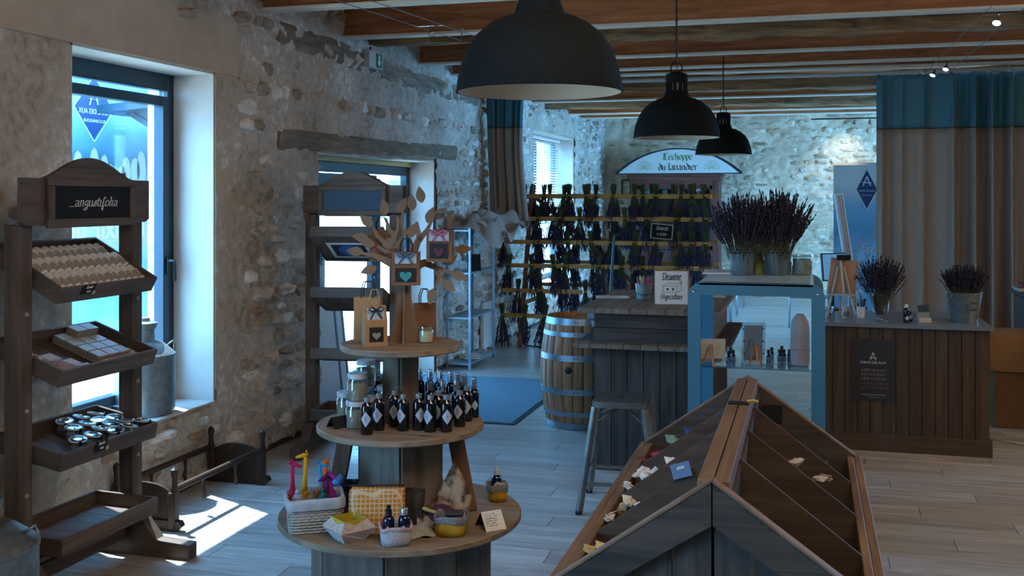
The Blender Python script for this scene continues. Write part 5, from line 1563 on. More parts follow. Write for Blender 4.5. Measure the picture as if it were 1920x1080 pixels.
# on the bar
ZB = 1.073
t = thing('paper_sheet', 'white paper sheet lying on the left of the bar top', 'paper', at(1148, 557, ZB), .2)
mb = MB(); mb.box((0, 0, .0012), (.24, .19, .002)); mb.build('sheet', M_paper, t)
mb = MB()
for k in range(4): mb.box((-.02, .05 - k * .03, .0024), (.14, .004, .0006))
tag(mb.build('print_lines', plain('grey_ink', '#8b8b8e', .8), t), kind='stuff')
pb = thing('pencil_bucket', 'small zinc bucket full of coloured pens on the bar top', 'bucket', at(1205, 562, ZB) + Vector((0, .04, 0)), YAW)
mb = MB(); mb.lathe([(.001, .002), (.047, .002), (.060, .108), (.063, .11), (.061, .114), (.057, .11), (.045, .006), (.001, .006)], 26, cap=(False, False)); mb.build('bucket_body', M_zinc, pb, smooth='auto')
mb = MB(); mb.tube([(.061, 0, .1), (.07, -.02, .06), (.045, -.058, .04), (0, -.07, .035), (-.045, -.058, .04), (-.07, -.02, .06), (-.061, 0, .1)], .0025, 6); mb.build('bail_handle', plain('dark_wire', '#2c2c30', .35, .8), pb, smooth=True)
PC = [('#c0392b', 'red'), ('#d0563a', 'orange red'), ('#ad2f3a', 'dark red'), ('#2f8f6a', 'green'), ('#c9b7b0', 'pale grey'), ('#cf6f4a', 'orange'), ('#246b86', 'teal'), ('#a8322c', 'brick red'), ('#d98a3a', 'amber'), ('#3b3f8c', 'violet'), ('#cc4a58', 'pink red')]
for i, (col, nm) in enumerate(PC):
    a = 2 * PI * i / 11
    t = thing('pen', '%s pen standing in the zinc bucket on the bar' % nm, 'pen', Vector(pb.location) + Vector((.022 * math.cos(a), .022 * math.sin(a), .008)), rot=(-math.sin(a) * .16, math.cos(a) * .16, 0), group='pens in the zinc bucket')
    hgt = random.uniform(.128, .158)
    mb = MB(); mb.lathe([(.001, 0), (.005, .004), (.005, hgt - .03), (.001, hgt - .03)], 8, cap=(False, False)); mb.build('barrel', M_paper, t, smooth='auto')
    mb = MB(); mb.lathe([(.0062, hgt - .045), (.0066, hgt - .042), (.006, hgt), (.001, hgt + .002)], 8, cap=(True, False)); mb.build('cap', plain('pen_' + col, col, .45), t, smooth='auto')
dp = at(1257, 571, ZB) + Vector((0.0, .075, 0))
db = thing('suggestion_box', 'cardboard suggestion box reading Dessine moi agriculture on the bar', 'box', dp, YAW - R(6))
bwid = .23
mb = MB(); mb.box((0, 0, .114), (bwid, .15, .228), bevel=.003); mb.build('carton', plain('light_cardboard', '#a77f58', .85, var=.05), db)
mb = MB(); mb.box((-.006, -.0757, .114), (bwid - .012, .0012, .224)); mb.build('front_paper', M_paper, db)
mb = MB(); mb.box((.0, 0, .2285), (.09, .018, .002)); mb.build('slot', M_black, db)
mb = MB()
Y_ = -.0765
pen_text(mb, 'Dessine', .034, (-.005, Y_, .166), (1, 0, 0), (0, 0, 1), (0, -1, 0), w=.13, slant=.12)
mb.build('lettering', M_ink, db); mb = MB()
pen_text(mb, 'moi', .009, (.06, Y_, .148), (1, 0, 0), (0, 0, 1), (0, -1, 0), w=.12)
mb.build('lettering', M_ink, db); mb = MB()
pen_text(mb, "l'Agriculture", .024, (-.006, Y_, .036), (1, 0, 0), (0, 0, 1), (0, -1, 0), w=.13, slant=.12)
mb.build('lettering', M_ink, db)
mb = MB()
def ln(a, b, w=.0022): mb.beam((a[0], Y_, a[1]), (b[0], Y_, b[1]), .0012, w)
bx0, bx1, bz0, bz1 = -.062, .03, .083, .125
for a, b in (((bx0, bz0), (bx1, bz0)), ((bx1, bz0), (bx1, bz1)), ((bx1, bz1), (bx0, bz1)), ((bx0, bz1), (bx0, bz0)), ((bx0, bz1), (bx0 + .025, bz1 + .018)), ((bx0 + .025, bz1 + .018), (bx1 + .03, bz1 + .018)), ((bx1, bz1), (bx1 + .03, bz1 + .018)), ((bx1 + .03, bz1 + .018), (bx1 + .03, bz0 + .014)), ((bx1, bz0), (bx1 + .03, bz0 + .014))): ln(a, b)
for cx_ in (-.032, .004): mb.lathe([(.001, 0), (.008, 0)], 14, (cx_, Y_ - .0006, .104), Matrix.Rotation(PI / 2, 3, 'X'), cap=(False, False))
mb.build('box_drawing', plain('blue_ink', '#23345c', .8), db)
# right end: a second sheet behind the blue cabinet
t = thing('paper_sheet', 'white paper sheet at the right end of the bar top', 'paper', at(1347, 556, ZB), .1)
mb = MB(); mb.box((0, 0, .0012), (.1, .18, .002)); mb.build('sheet', M_paper, t)
# little tray on the left ledge
t = thing('card_holder', 'small dark card holder on the left ledge of the bar', 'holder', at(1106, 622, .85) + Vector((0, .2, 0)), .3)
mb = MB(); mb.box((0, 0, .02), (.05, .1, .012), Euler((.35, 0, 0)), .002); mb.build('card_tray', M_black, t)
mb = MB(); mb.box((0, 0.012, .034), (.045, .085, .004), Euler((.35, 0, 0))); mb.build('cards', M_paper, t)

# ------------------------------------------------------------------ wine barrel
bl_ = thing('wine_barrel', 'oak wine barrel with steel hoops standing at the left end of the bar', 'barrel', (-1.735, 8.12, 0))
M_stave = wood('oak_stave', '#7d5236', '#b98a63', 'z', rough=.55, scale=5, var=.14, bump=.15)
M_hoop = plain('steel_hoop', '#8fa0ab', .38, .8, var=.12)
BH, rb, rt = .865, .325, .272
def brad(z): t_ = (z / BH - .5) * 2; return rb - (rb - rt) * t_ * t_
nst = 24
for k in range(nst):
    a0, a1 = 2 * PI * k / nst + .006, 2 * PI * (k + 1) / nst - .006
    mb = MB(); mb.grid(lambda u, v: Vector((math.cos(a0 + (a1 - a0) * u) * brad(v * BH), math.sin(a0 + (a1 - a0) * u) * brad(v * BH), v * BH)), 3, 12)
    o = mb.build('stave', M_stave, bl_, smooth=True); solidify(o, .016, -1)
for z, hz in ((.03, .05), (.125, .035), (.30, .045), (.56, .045), (.74, .035), (.835, .05)):
    mb = MB(); mb.lathe([(brad(z - hz / 2) + .0005, z - hz / 2), (brad(z - hz / 2) + .0035, z - hz / 2), (brad(z + hz / 2) + .0035, z + hz / 2), (brad(z + hz / 2) + .0005, z + hz / 2)], 48, cap=(False, False)); h_ = mb.build('hoop', M_hoop, bl_, smooth='auto')
    mb = MB()
    for q_ in (0, .09): mb.lathe([(.001, .006), (.006, .004), (.007, 0)], 8, ((brad(z) + .002) * math.cos(-1.55 + q_), (brad(z) + .002) * math.sin(-1.55 + q_), z), Matrix.Rotation(PI / 2, 3, 'X'), cap=(False, False))
    tag(mb.build('rivet', M_hoop, h_, smooth=True), kind='stuff')
mb = MB(); mb.lathe([(.001, BH - .05), (rt - .014, BH - .05), (rt - .014, BH - .035), (.001, BH - .035)], 40, cap=(False, False)); mb.build('barrel_head', wood('barrel_head_oak', '#93603a', '#c08a58', 'x', rough=.5, scale=5), bl_, smooth='auto')
mb = MB(); aa = -1.68; mb.lathe([(.001, .010), (.024, .010), (.027, 0)], 18, (brad(.44) * math.cos(aa), brad(.44) * math.sin(aa), .47), Matrix.Rotation(aa, 3, 'Z') @ Matrix.Rotation(PI / 2, 3, 'Y'), cap=(False, False)); mb.build('bung_hole', M_black, bl_, smooth=True)
t = thing('plastic_beaker', 'pale blue square beaker standing on the barrel head', 'beaker', (-1.62, 8.0, BH - .034), .2)
mb = MB(); mb.box((0, 0, .035), (.08, .06, .07), bevel=.006); mb.build('beaker_body', plain('pale_blue_plastic', '#8fb6d6', .25), t)
mb = MB(); mb.box((0, 0, .072), (.085, .065, .008), bevel=.003); mb.build('lid', M_white, t)

# ------------------------------------------------------------------ blue metal and glass cabinet
CXa, CXb, CYa, CYb, CZ = -.611, .085, 5.54, 6.32, 1.353
cb = thing('display_cabinet', 'light blue metal display cabinet with glass shelves and rounded corners', 'cabinet', ((CXa + CXb) / 2, (CYa + CYb) / 2, 0))
M_blue = plain('blue_lacquer', '#3f7d9a', .36, spec=.6, var=.03)
cw, cd = (CXb - CXa) / 2, (CYb - CYa) / 2
pw = .066
def rounded_portal(y, name):
    r = .075
    o_ = [(-cw, .0), (-cw, CZ - r)] + [(-cw + r - r * math.cos(a), CZ - r + r * math.sin(a)) for a in [PI / 2 * k / 6 for k in range(1, 7)]]
    o_ += [(cw - r + r * math.sin(a), CZ - r + r * math.cos(a)) for a in [PI / 2 * k / 6 for k in range(0, 7)]] + [(cw, 0)]
    i_ = [(cw - pw, 0), (cw - pw, CZ - pw), (-cw + pw, CZ - pw), (-cw + pw, 0)]
    mb = MB(); bm = mb.bm
    segs = []
    fr = [bm.verts.new((p[0], y - .02, p[1])) for p in o_ + i_]; bk_ = [bm.verts.new((p[0], y + .02, p[1])) for p in o_ + i_]
    f1 = bm.faces.new(fr); f2 = bm.faces.new(bk_[::-1])
    N = len(fr)
    for j in range(N): bm.faces.new((fr[j], bk_[j], bk_[(j + 1) % N], fr[(j + 1) % N]))
    bmesh.ops.triangulate(bm, faces=[f1, f2])
    return mb.build(name, M_blue, cb, smooth='auto')
rounded_portal(-cd + .02, 'front_frame'); rounded_portal(cd - .02, 'back_frame')
for s_ in (-1, 1):
    mb = MB(); mb.box((s_ * (cw - .02), 0, CZ - .09), (.02, 2 * cd - .08, .06), bevel=.003); mb.build('side_rail', M_blue, cb)
    mb = MB(); mb.box((s_ * (cw - .02), 0, .12), (.02, 2 * cd - .08, .05), bevel=.003); mb.build('side_rail', M_blue, cb)
mb = MB(); mb.box((0, 0, CZ - .008), (2 * cw - .11, 2 * cd - .0, .016), bevel=.003); mb.build('top_panel', plain('pale_blue_top', '#a9c2ca', .3, spec=.6), cb)
for z in (.905, .45):
    mb = MB(); mb.box((0, 0, z), (2 * cw - .05, 2 * cd - .07, .010), bevel=.002); mb.build('glass_shelf', plain('blue_green_glass', '#8fb4bd', .06, spec=.8) if False else thin_glass('shelf_glass', (.72, .86, .9), .14, .03), cb)
mb = MB(); mb.box((0, 0, .1), (2 * cw - .05, 2 * cd - .05, .02)); mb.build('bottom_panel', M_blue, cb)
for s_ in (-1, 1):
    for y in (-cd - .001,):
        mb = MB(); mb.lathe([(.001, .006), (.008, .004), (.009, 0)], 12, (s_ * (cw - .033), y, CZ - .05), Matrix.Rotation(PI / 2, 3, 'X'), cap=(False, False)); mb.build('bolt', M_chrome, cb, smooth=True)
    for y in (-cd + .05, cd - .05):
        mb = MB(); mb.box((s_ * (cw - .05), y, .898), (.02, .02, .012), bevel=.003); mb.build('shelf_clip', M_chrome, cb)
# pots of dried lavender on it
M_pot = plain('grey_blue_zinc', '#64767d', .38, .5, var=.1, nscale=22)
M_spike = plain('dried_lavender_flower', '#221f29', .95, var=.35, nscale=45, col2='#37334a')
M_stem = plain('dried_stem', '#3a3f2c', .9, var=.3, nscale=40, col2='#5a5738')
def lace_pot(label, loc, r, h):
    t = thing('lace_rim_pot', label, 'pot', loc, random.uniform(0, 3))
    mb = MB(); mb.lathe([(.001, 0), (r * .78, 0), (r * .80, .004), (r * .95, h * .72), (r * .96, h * .74), (r * .93, h * .74), (r * .77, .008), (.001, .008)], 32, cap=(False, False)); mb.build('pot_body', M_pot, t, smooth='auto')
    mb = MB()
    n = 18
    for k in range(n):
        a = 2 * PI * k / n
        for (zz, rr_, sz) in ((h * .80, r * .975, .0105), (h * .90, r * 1.0, .0115)):
            pts = []
            off = PI / n if zz > h * .85 else 0
            for j in range(9):
                q_ = 2 * PI * j / 9
                da = sz * math.cos(q_) / rr_ * (h / .15); dz = sz * math.sin(q_) * (h / .15) * .9
                pts.append((rr_ * math.cos(a + off + da), rr_ * math.sin(a + off + da), zz + dz))
            mb.tube(pts, .0022, 4, closed=True)
    tag(mb.build('lace_rim', M_pot, t, smooth=True), kind='stuff')
    mb = MB(); mb.lathe([(r * .97, h * .735), (r * .985, h * .74), (r * .975, h * .755), (r * .96, h * .75)], 32, cap=(False, False)); mb.build('rim_band', M_pot, t, smooth='auto')
    return t
def bouquet(label, loc, h, spread, n, base_r, z0=.0, name='lavender_bouquet', upright=.5, stemfrac=.42, rnd=1):
    rg = random.Random(rnd)
    t = thing(name, label, 'dried flowers', loc)
    ms, mf = MB(), MB()
    for i in range(n):
        a = rg.uniform(0, 2 * PI); q_ = rg.random() ** .6
        b = Vector((base_r * q_ * math.cos(a), base_r * q_ * math.sin(a), z0))
        L = h * rg.uniform(.72, 1.06) * (1 - .22 * q_ ** 2)
        tip = Vector((spread * q_ * math.cos(a) + rg.gauss(0, .012), spread * q_ * math.sin(a) + rg.gauss(0, .012), z0 + L))
        mid = b.lerp(tip, .55) - Vector((tip.x - b.x, tip.y - b.y, 0)) * .12
        ms.tube([b, mid, tip], [.0016, .0014, .0008], 3, cap=False)
        d = (tip - mid).normalized()
        p = mid.lerp(tip, stemfrac - .32)
        nn = rg.randint(5, 8)
        st = (tip + d * .012 - p) / nn
        for k in range(nn):
            c = p + st * k
            mf.spindle(c, c + st * 1.25 + Vector((rg.gauss(0, .002), rg.gauss(0, .002), 0)), rg.uniform(.0045, .0072), 4)
            if rg.random() < .4:
                s2 = Vector((rg.gauss(0, .012), rg.gauss(0, .012), .014)); mf.spindle(c, c + s2, .0035, 3)
    ms.build('stems', M_stem, t); mf.build('flower_spikes', M_spike, t, smooth=True)
    return t
ZT = CZ
pA = at(1389, 516, ZT) + Vector((.01, .03, 0)); pB = at(1452, 516, ZT) + Vector((.01, .03, 0))
lace_pot('lace rimmed zinc pot, left of the two on the blue cabinet', pA, .084, .165)
lace_pot('lace rimmed zinc pot, right of the two on the blue cabinet', pB, .084, .165)
bouquet('large dried lavender bouquet in the left lace rimmed pot on the blue cabinet', pA + Vector((0, 0, .01)), .44, .20, 330, .05, rnd=3)
bouquet('large dried lavender bouquet in the right lace rimmed pot on the blue cabinet', pB + Vector((0, 0, .01)), .46, .21, 340, .05, rnd=4)
t = thing('glass_canister', 'pale glass canister with a lid at the back of the blue cabinet top', 'jar', at(1503, 516, ZT) + Vector((0, .05, 0)))
mb = MB(); mb.lathe([(.001, 0), (.055, 0), (.058, .004), (.058, .10), (.052, .106)], 26, cap=(False, False)); mb.build('jar_glass', M_gl2, t, smooth='auto')
mb = MB(); mb.lathe([(.001, .003), (.055, .004), (.055, .09), (.001, .092)], 24, cap=(False, False)); mb.build('contents', plain('pale_green_salt', '#7c8a84', .8, var=.1, nscale=80), t, smooth='auto')
mb = MB(); mb.lathe([(.054, .106), (.060, .108), (.060, .118), (.001, .12)], 26, cap=(True, False)); mb.build('lid', thin_glass('lid_glass', (.72, .83, .9), .34, .05), t, smooth='auto')
t = thing('glass_canister', 'small glass canister between the right lavender pot and the larger canister', 'jar', at(1480, 514, ZT) + Vector((.0, .06, 0)))
mb = MB(); mb.lathe([(.001, 0), (.04, 0), (.042, .004), (.042, .09), (.036, .096)], 22, cap=(False, False)); mb.build('jar_glass', M_gl2, t, smooth='auto')
mb = MB(); mb.lathe([(.001, .003), (.04, .004), (.04, .07), (.001, .072)], 20, cap=(False, False)); mb.build('contents', MATS['pale_green_salt'], t, smooth='auto')
t = thing('yellow_card', 'yellow green card standing behind the two lavender pots', 'card', at(1421, 514, ZT) + Vector((0.0, .02, 0)), YAW)
mb = MB(); mb.box((0, 0, .065), (.07, .004, .13), Euler((R(-8), 0, 0))); mb.build('card_face', plain('yellow_green_card', '#8a9038', .7), t)
mb = MB(); mb.box((0, .03, .05), (.02, .003, .1), Euler((R(18), 0, 0))); mb.build('card_strut', M_paper, t)
t = thing('photo_frame', 'white framed sheet lying flat on the left of the blue cabinet top', 'frame', at(1352, 514, ZT) + Vector((0, .12, 0)), .05)
mb = MB(); mb.box((0, 0, .005), (.22, .3, .008), bevel=.002); mb.build('frame_border', M_white, t)
mb = MB(); mb.box((0, 0, .0096), (.17, .25, .001)); mb.build('sheet', plain('pale_grey_sheet', '#a9b4ba', .3), t)
# on its glass shelf
ZS = .9101
def easel(label, loc, rz, h, col=None):
    t = thing('mini_easel', label, 'easel', loc, rz)
    Mw = plain('light_beech', '#a9764b', .6, var=.1)
    for s_ in (-1, 1):
        mb = MB(); mb.beam((s_ * h * .28, -.03, .004), (s_ * .006, .012, h), .009, .006); mb.build('leg', Mw, t)
    mb = MB(); mb.beam((0, .06, .004), (0, .014, h * .9), .009, .006); mb.build('leg', Mw, t)
    mb = MB(); mb.box((0, -.026, h * .22), (h * .5, .012, .008)); mb.build('ledge', Mw, t)
    return t
e1 = at(1334, 689, ZS) + nv * .05
easel('small beech easel seen from behind, left on the glass shelf of the cabinet', e1, YAW + PI + .2, .115)
t = thing('white_card', 'cream card with rounded corners leaning on the left mini easel', 'card', e1 + nv * .035 + Vector((0, 0, .03)), rot=(R(12), 0, YAW + .12))
mb = MB(); mb.prism(rrect(.075, .055, .008, 3), -.0015, .0015, Matrix.Translation((.012, 0, .058)) @ XZ); mb.build('card_face', plain('cream_card', '#b9b3a4', .7), t)
e2 = at(1422, 690, ZS) + nv * .05
easel('small beech easel seen from behind, right on the glass shelf of the cabinet', e2, YAW + PI - .1, .115)
t = thing('acrylic_sign', 'clear acrylic sign holder with a pale sheet on the glass shelf', 'sign holder', e2 + nv * .06 + Vector((0, 0, 0)), YAW)
mb = MB(); mb.box((0, 0, .115), (.125, .004, .225), Euler((R(6), 0, 0)), .001); mb.build('acrylic_plate', thin_glass('acrylic', (.8, .86, .88), .12, .05), t)
mb = MB(); mb.box((0, .006, .115), (.10, .001, .19), Euler((R(6), 0, 0))); mb.build('sheet', plain('translucent_sheet', '#98a6b4', .6), t)
for zz in (.06, .125, .19):
    for s_ in (-1, 1):
        mb = MB(); mb.lathe([(.001, .004), (.005, .003), (.005, 0)], 10, (s_ * .052, -.004 - (.115 - zz) * .1, zz), Matrix.Rotation(PI / 2, 3, 'X'), cap=(False, False)); mb.build('stud', M_black, t)
mb = MB(); mb.box((0, -.012, .004), (.13, .05, .007), bevel=.001); mb.build('foot', MATS['acrylic'], t)
vi = 0
for (px, py, s_, nm) in ((1374, 676, .9, 'left group, rear'), (1379, 681, .9, 'left group, front'), (1370, 683, .85, 'left group, leftmost'), (1446, 681, .9, 'beside the acrylic sign'), (1452, 676, .95, 'behind the acrylic sign'), (1467, 680, .9, 'middle group, left'), (1475, 680, .9, 'middle group, right'), (1471, 673, .9, 'middle group, rear'), (1486, 680, .85, 'beside the grey vase, left'), (1490, 674, .85, 'beside the grey vase, rear')):
    t = thing('essential_oil_bottle', 'tiny dark bottle on the glass shelf, %s' % nm, 'bottle', at(px, py, ZS) + nv * .06, YAW, group='tiny dark bottles on the glass shelf')
    mb = MB(); mb.lathe([(.001, 0), (.0115, 0), (.0125, .002), (.0125, .034), (.008, .042), (.008, .046)], 14, cap=(False, True)); mb.build('bottle_glass', M_dark, t, smooth='auto')
    mb = MB(); mb.lathe([(.0095, .045), (.0095, .063), (.001, .064)], 12, cap=(True, False)); mb.build('cap', M_black, t, smooth='auto')
    mb = MB(); mb.lathe([(.01275, .008), (.01275, .028)], 14, cap=(False, False)); mb.build('label', plain('blue_grey_label', '#42587c', .6), t)
t = small_bottle('clear spray bottle at the left post on the glass shelf of the cabinet', at(1320, 688, ZS) + nv * .25, True, 'spray_bottle', M_pump, 1.6)
t.children[0].data.materials[0] = plain('pale_bottle', '#7d8b93', .1, spec=.8)
t = thing('ceramic_vase', 'tall grey white ceramic vase at the right of the glass shelf', 'vase', at(1508, 690, ZS) + nv * .08)
mb = MB(); mb.lathe([(.001, 0), (.038, 0), (.046, .006), (.050, .03), (.050, .19), (.045, .232), (.033, .256), (.022, .266), (.021, .272), (.016, .272), (.016, .262), (.001, .25)], 32, cap=(False, False)); mb.build('vase_body', plain('matt_grey_ceramic', '#8f8f96', .55, var=.04), t, smooth='auto')
mb = MB(); mb.lathe([(.0505, .085), (.0512, .087), (.0505, .089)], 32, cap=(False, False)); mb.build('seam_ring', plain('dark_seam', '#6d6e74', .6), t)

# ------------------------------------------------------------------ plank counter on the right
rc = thing('plank_counter', 'brown vertical plank counter with a grey top at the right', 'counter', (.64, 8.24, 0))
M_ctz = wood('counter_plank', '#382c23', '#5c4b3c', 'z', rough=.65, scale=6, var=.09, bump=.25)
M_ctx = wood('counter_plinth', '#3e3024', '#5f4c3a', 'x', rough=.7, scale=6, var=.08, bump=.2)
kx, ky = .56, .42
mb = MB(); mb.box((0, 0, .43), (2 * kx - .04, 2 * ky - .04, .86)); mb.build('carcass', M_ctz, rc)
n = 13
for k in range(n):
    w = 2 * kx / n
    for s_ in (-1, 1):
        mb = MB(); mb.box((-kx + w * (k + .5), s_ * ky, .475), (w - .004, .018, .80), bevel=.002); mb.build('front_board', M_ctz, rc)
n = 9
for k in range(n):
    w = 2 * ky / n
    for s_ in (-1, 1):
        mb = MB(); mb.box((s_ * kx, -ky + w * (k + .5), .475), (.018, w - .004, .80), bevel=.002); mb.build('end_board', M_ctz, rc)
for s_ in (-1, 1):
    mb = MB(); mb.box((0, s_ * (ky + .008), .06), (2 * kx + .05, .02, .12), bevel=.003); mb.build('plinth', M_ctx, rc)
    mb = MB(); mb.box((s_ * (kx + .014), 0, .06), (.02, 2 * ky + .0, .12), bevel=.003); mb.build('plinth', M_ctx, rc)
mb = MB(); mb.box((0, 0.0, .892), (2 * kx + .06, 2 * ky + .08, .030), bevel=.003); mb.build('worktop', plain('blue_grey_worktop', '#6c7880', .28, spec=.6, var=.06), rc)
# chalk poster on its front
fy = 8.24 - ky - .0125
pp_ = aty(1637, 694, fy)
po = thing('chalk_poster', 'dark poster with a white farm logo on the front of the right counter', 'poster', pp_)
pwid, phei = .295, .445
mb = MB(); mb.box((0, 0, 0), (pwid, .003, phei)); mb.build('sheet', plain('charcoal_print', '#26262a', .6, var=.15, nscale=40), po)
Mpt = plain('poster_white', '#c9cdd2', .7); Mpd = plain('poster_grey_text', '#6d645f', .7); Mpr = plain('poster_red_text', '#5c4038', .7)
def ftxt(name, s, size, x, z, mat, parent, y=-.0022, sq=1.0): return print_text(name, s, size, frame_m((x, y, z), (1, 0, 0), (0, 0, 1)), mat, parent, .0004, squeeze=sq)
mb = MB(); 
for a, b in (((-.018, .072), (0, .125)), ((0, .125), (.018, .072)), ((-.024, .09), (.024, .086))): mb.beam((a[0], -.002, a[1]), (b[0], -.002, b[1]), .001, .005)
mb.build('logo_mark', Mpt, po)
ftxt('lettering', 'FERME DES AUX', .026, 0, .045, Mpt, po, sq=.92)
mb = MB(); rg = random.Random(5)
for r_ in range(3):
    x = -.08
    while x < .08:
        w = rg.uniform(.008, .02); mb.box((x + w / 2, -.002, .0 - r_ * .03), (w * .7, .0008, rg.uniform(.012, .022))); x += w + .004
tag(mb.build('small_print', Mpd, po), kind='stuff')
mb = MB()
for r_ in range(2):
    x = -.09
    while x < .09:
        w = rg.uniform(.008, .02); mb.box((x + w / 2, -.002, -.095 - r_ * .03), (w * .7, .0008, rg.uniform(.012, .02))); x += w + .004
tag(mb.build('red_print', Mpr, po), kind='stuff')
mb = MB(); mb.box((0, -.002, -.175), (.16, .0008, .009)); mb.box((0, -.002, -.192), (.06, .0008, .006)); tag(mb.build('footer_print', Mpd, po), kind='stuff')

ZK = .9075
# easel with a picture
ea = at(1574, 590, ZK) - nv * .04
t = thing('table_easel', 'pale wooden table easel holding a canvas at the left of the right counter', 'easel', ea, YAW - .25)
Mea = plain('pale_easel_wood', '#b5aca0', .6, var=.05)
for s_ in (-1, 1):
    mb = MB(); mb.beam((s_ * .10, -.04, .006), (s_ * .02, .05, .36), .014, .012); mb.build('leg', Mea, t)
mb = MB(); mb.beam((0, .16, .006), (0, .05, .40), .014, .012); mb.build('leg', Mea, t)
mb = MB(); mb.beam((.02, -.07, .10), (.0, .06, .42), .016, .012); mb.build('mast', Mea, t)
mb = MB(); mb.box((0, -.04, .16), (.22, .02, .014)); mb.build('ledge', Mea, t)
mb = MB(); mb.box((0.02, .045, .435), (.10, .03, .035), Euler((.3, 0, 0)), .003); mb.build('clamp', M_black, t)
t = thing('canvas_board', 'warm brown canvas board standing on the table easel', 'picture', ea + Vector((0.0, .02, .165)), rot=(R(-14), R(8), YAW - .2))
mb = MB(); mb.box((0, 0, .13), (.20, .012, .27), bevel=.002); mb.build('board', plain('warm_canvas', '#a07c62', .8, var=.08), t)
mb = MB(); mb.box((-.102, -.002, .13), (.006, .016, .27)); mb.box((.102, -.002, .13), (.006, .016, .27)); tag(mb.build('edge_strips', Mea, t), kind='stuff')
def cup(label, px, py, r, h, mat, name='cup', pens=0, back=.0, band=None):
    p = at(px, py, ZK) + nv * back
    t = thing(name, label, 'cup', p, YAW)
    mb = MB(); mb.lathe([(.001, 0), (r * .78, 0), (r * .8, .003), (r, h), (r * .94, h), (r * .74, .006), (.001, .006)], 26, cap=(False, False)); mb.build('cup_body', mat, t, smooth='auto')
    if band:
        mb = MB(); rg = random.Random(8)
        for k in range(5):
            a = -2.4 + k * .35; rr_ = r * (.8 + .2 * .45) + .0015
            x0, y0 = rr_ * math.cos(a), rr_ * math.sin(a)
            mb.beam((x0, y0, h * .15), (x0 + .004, y0, h * rg.uniform(.5, .7)), .002, .004)
        tag(mb.build('printed_letters', band, t), kind='stuff')
    return p
pc = cup('white cup holding scissors and pens on the right counter', 1616, 596, .031, .082, M_white, back=.02)
pd_ = cup('white mug with dark brush lettering beside the pen cup', 1590, 598, .028, .09, plain('cream_ceramic', '#c2bdb6', .35), 'mug', back=.06, band=M_ink)
t = thing('scissors', 'scissors with pale round handles standing in the white pen cup', 'scissors', pc + Vector((-.008, 0, .01)), rot=(0, -.2, YAW))
for s_ in (-1, 1):
    mb = MB(); mb.tube([(s_ * .015 + .015 * math.cos(a), 0, .115 + .018 * math.sin(a)) for a in [2 * PI * k / 14 for k in range(14)]], .004, 6, closed=True); mb.build('finger_ring', plain('pale_grey_plastic', '#a9b3ba', .4), t, smooth=True)
mb = MB(); mb.beam((0, 0, .005), (.004, 0, .1), .004, .012); mb.build('blades', M_chrome, t)
for i, (dx, dy, h, col, nm) in enumerate(((.012, .004, .13, '#23252c', 'black marker'), (.004, .012, .125, '#2f3e55', 'dark blue pen'), (.016, -.008, .135, '#3a3432', 'brown handled brush'), (-.002, -.01, .12, '#5a5f66', 'grey pen'))):
    t = thing('pen', '%s standing in the white pen cup on the counter' % nm, 'pen', pc + Vector((dx * .6, dy * .6, .008)), rot=(-dy * 8, dx * 10, 0))
    mb = MB(); mb.lathe([(.001, 0), (.004, .003), (.0045, h * .7), (.001, h * .7)], 8, cap=(False, False)); mb.build('barrel', plain('pen_' + col, col, .4), t, smooth='auto')
    mb = MB(); mb.lathe([(.0055, h * .62), (.006, h * .64), (.006, h), (.001, h + .004)], 8, cap=(True, False)); mb.build('cap', plain('pen_' + col, col, .4), t, smooth='auto')
t = thing('glass_tealight', 'small clear glass holder at the left edge of the right counter', 'candle holder', at(1563, 592, ZK) + nv * .1)
mb = MB(); mb.lathe([(.001, 0), (.024, 0), (.018, .012), (.03, .04), (.032, .06)], 20, cap=(False, False)); mb.build('glass_bowl', M_gl, t, smooth=True)
mb = MB(); mb.lathe([(.001, .014), (.018, .016), (.02, .03), (.001, .032)], 16, cap=(False, False)); mb.build('wax', M_paper, t, smooth='auto')
# glass vase with lavender
pv = at(1653, 603, ZK) + nv * .02
t = thing('glass_vase', 'clear footed glass vase of dried lavender on the right counter', 'vase', pv)
mb = MB(); mb.lathe([(.001, 0), (.048, .001), (.046, .006), (.012, .014), (.010, .028), (.034, .042), (.054, .075), (.060, .14), (.066, .20)], 30, cap=(False, False)); mb.build('vase_bowl', thin_glass('vase_glass', (.82, .87, .9), .16, .03), t, smooth=True)
mb = MB(); mb.tube([(.066 * math.cos(a), .066 * math.sin(a), .2) for a in [2 * PI * k / 28 for k in range(28)]], .0022, 5, closed=True); mb.build('rim', M_gl, t, smooth=True)
bouquet('dried lavender bouquet standing in the clear glass vase on the counter', pv + Vector((0, 0, .05)), .40, .19, 190, .022, rnd=6)
t = small_bottle('dark bottle with a pale cap in the middle of the right counter', at(1702, 606, ZK) + nv * .03, False, 'dark_bottle', M_white, 1.28)
t = small_bottle('shorter dark bottle leaning close behind the capped bottle on the counter', at(1711, 604, ZK) + nv * .05, False, 'dark_bottle', M_black, .62)
ch_ = at(1736, 606, ZK) + nv * .04
t = thing('card_stand', 'clear stand of blue and white cards on the right counter', 'card holder', ch_, YAW)
mb = MB(); mb.box((0, 0, .018), (.09, .06, .036), bevel=.003); mb.build('base', plain('cream_block', '#b5afa4', .6), t)
mb = MB(); mb.box((0, .012, .06), (.08, .012, .06), Euler((R(-10), 0, 0))); mb.build('white_cards', M_paper, t)
mb = MB(); mb.box((0, .006, .10), (.078, .004, .05), Euler((R(-10), 0, 0))); mb.build('blue_card', plain('navy_card', '#2b3f5e', .5), t)
mb = MB(); mb.box((0, -.005, .075), (.09, .003, .1), Euler((R(-10), 0, 0))); mb.build('clear_front', MATS['acrylic'], t)
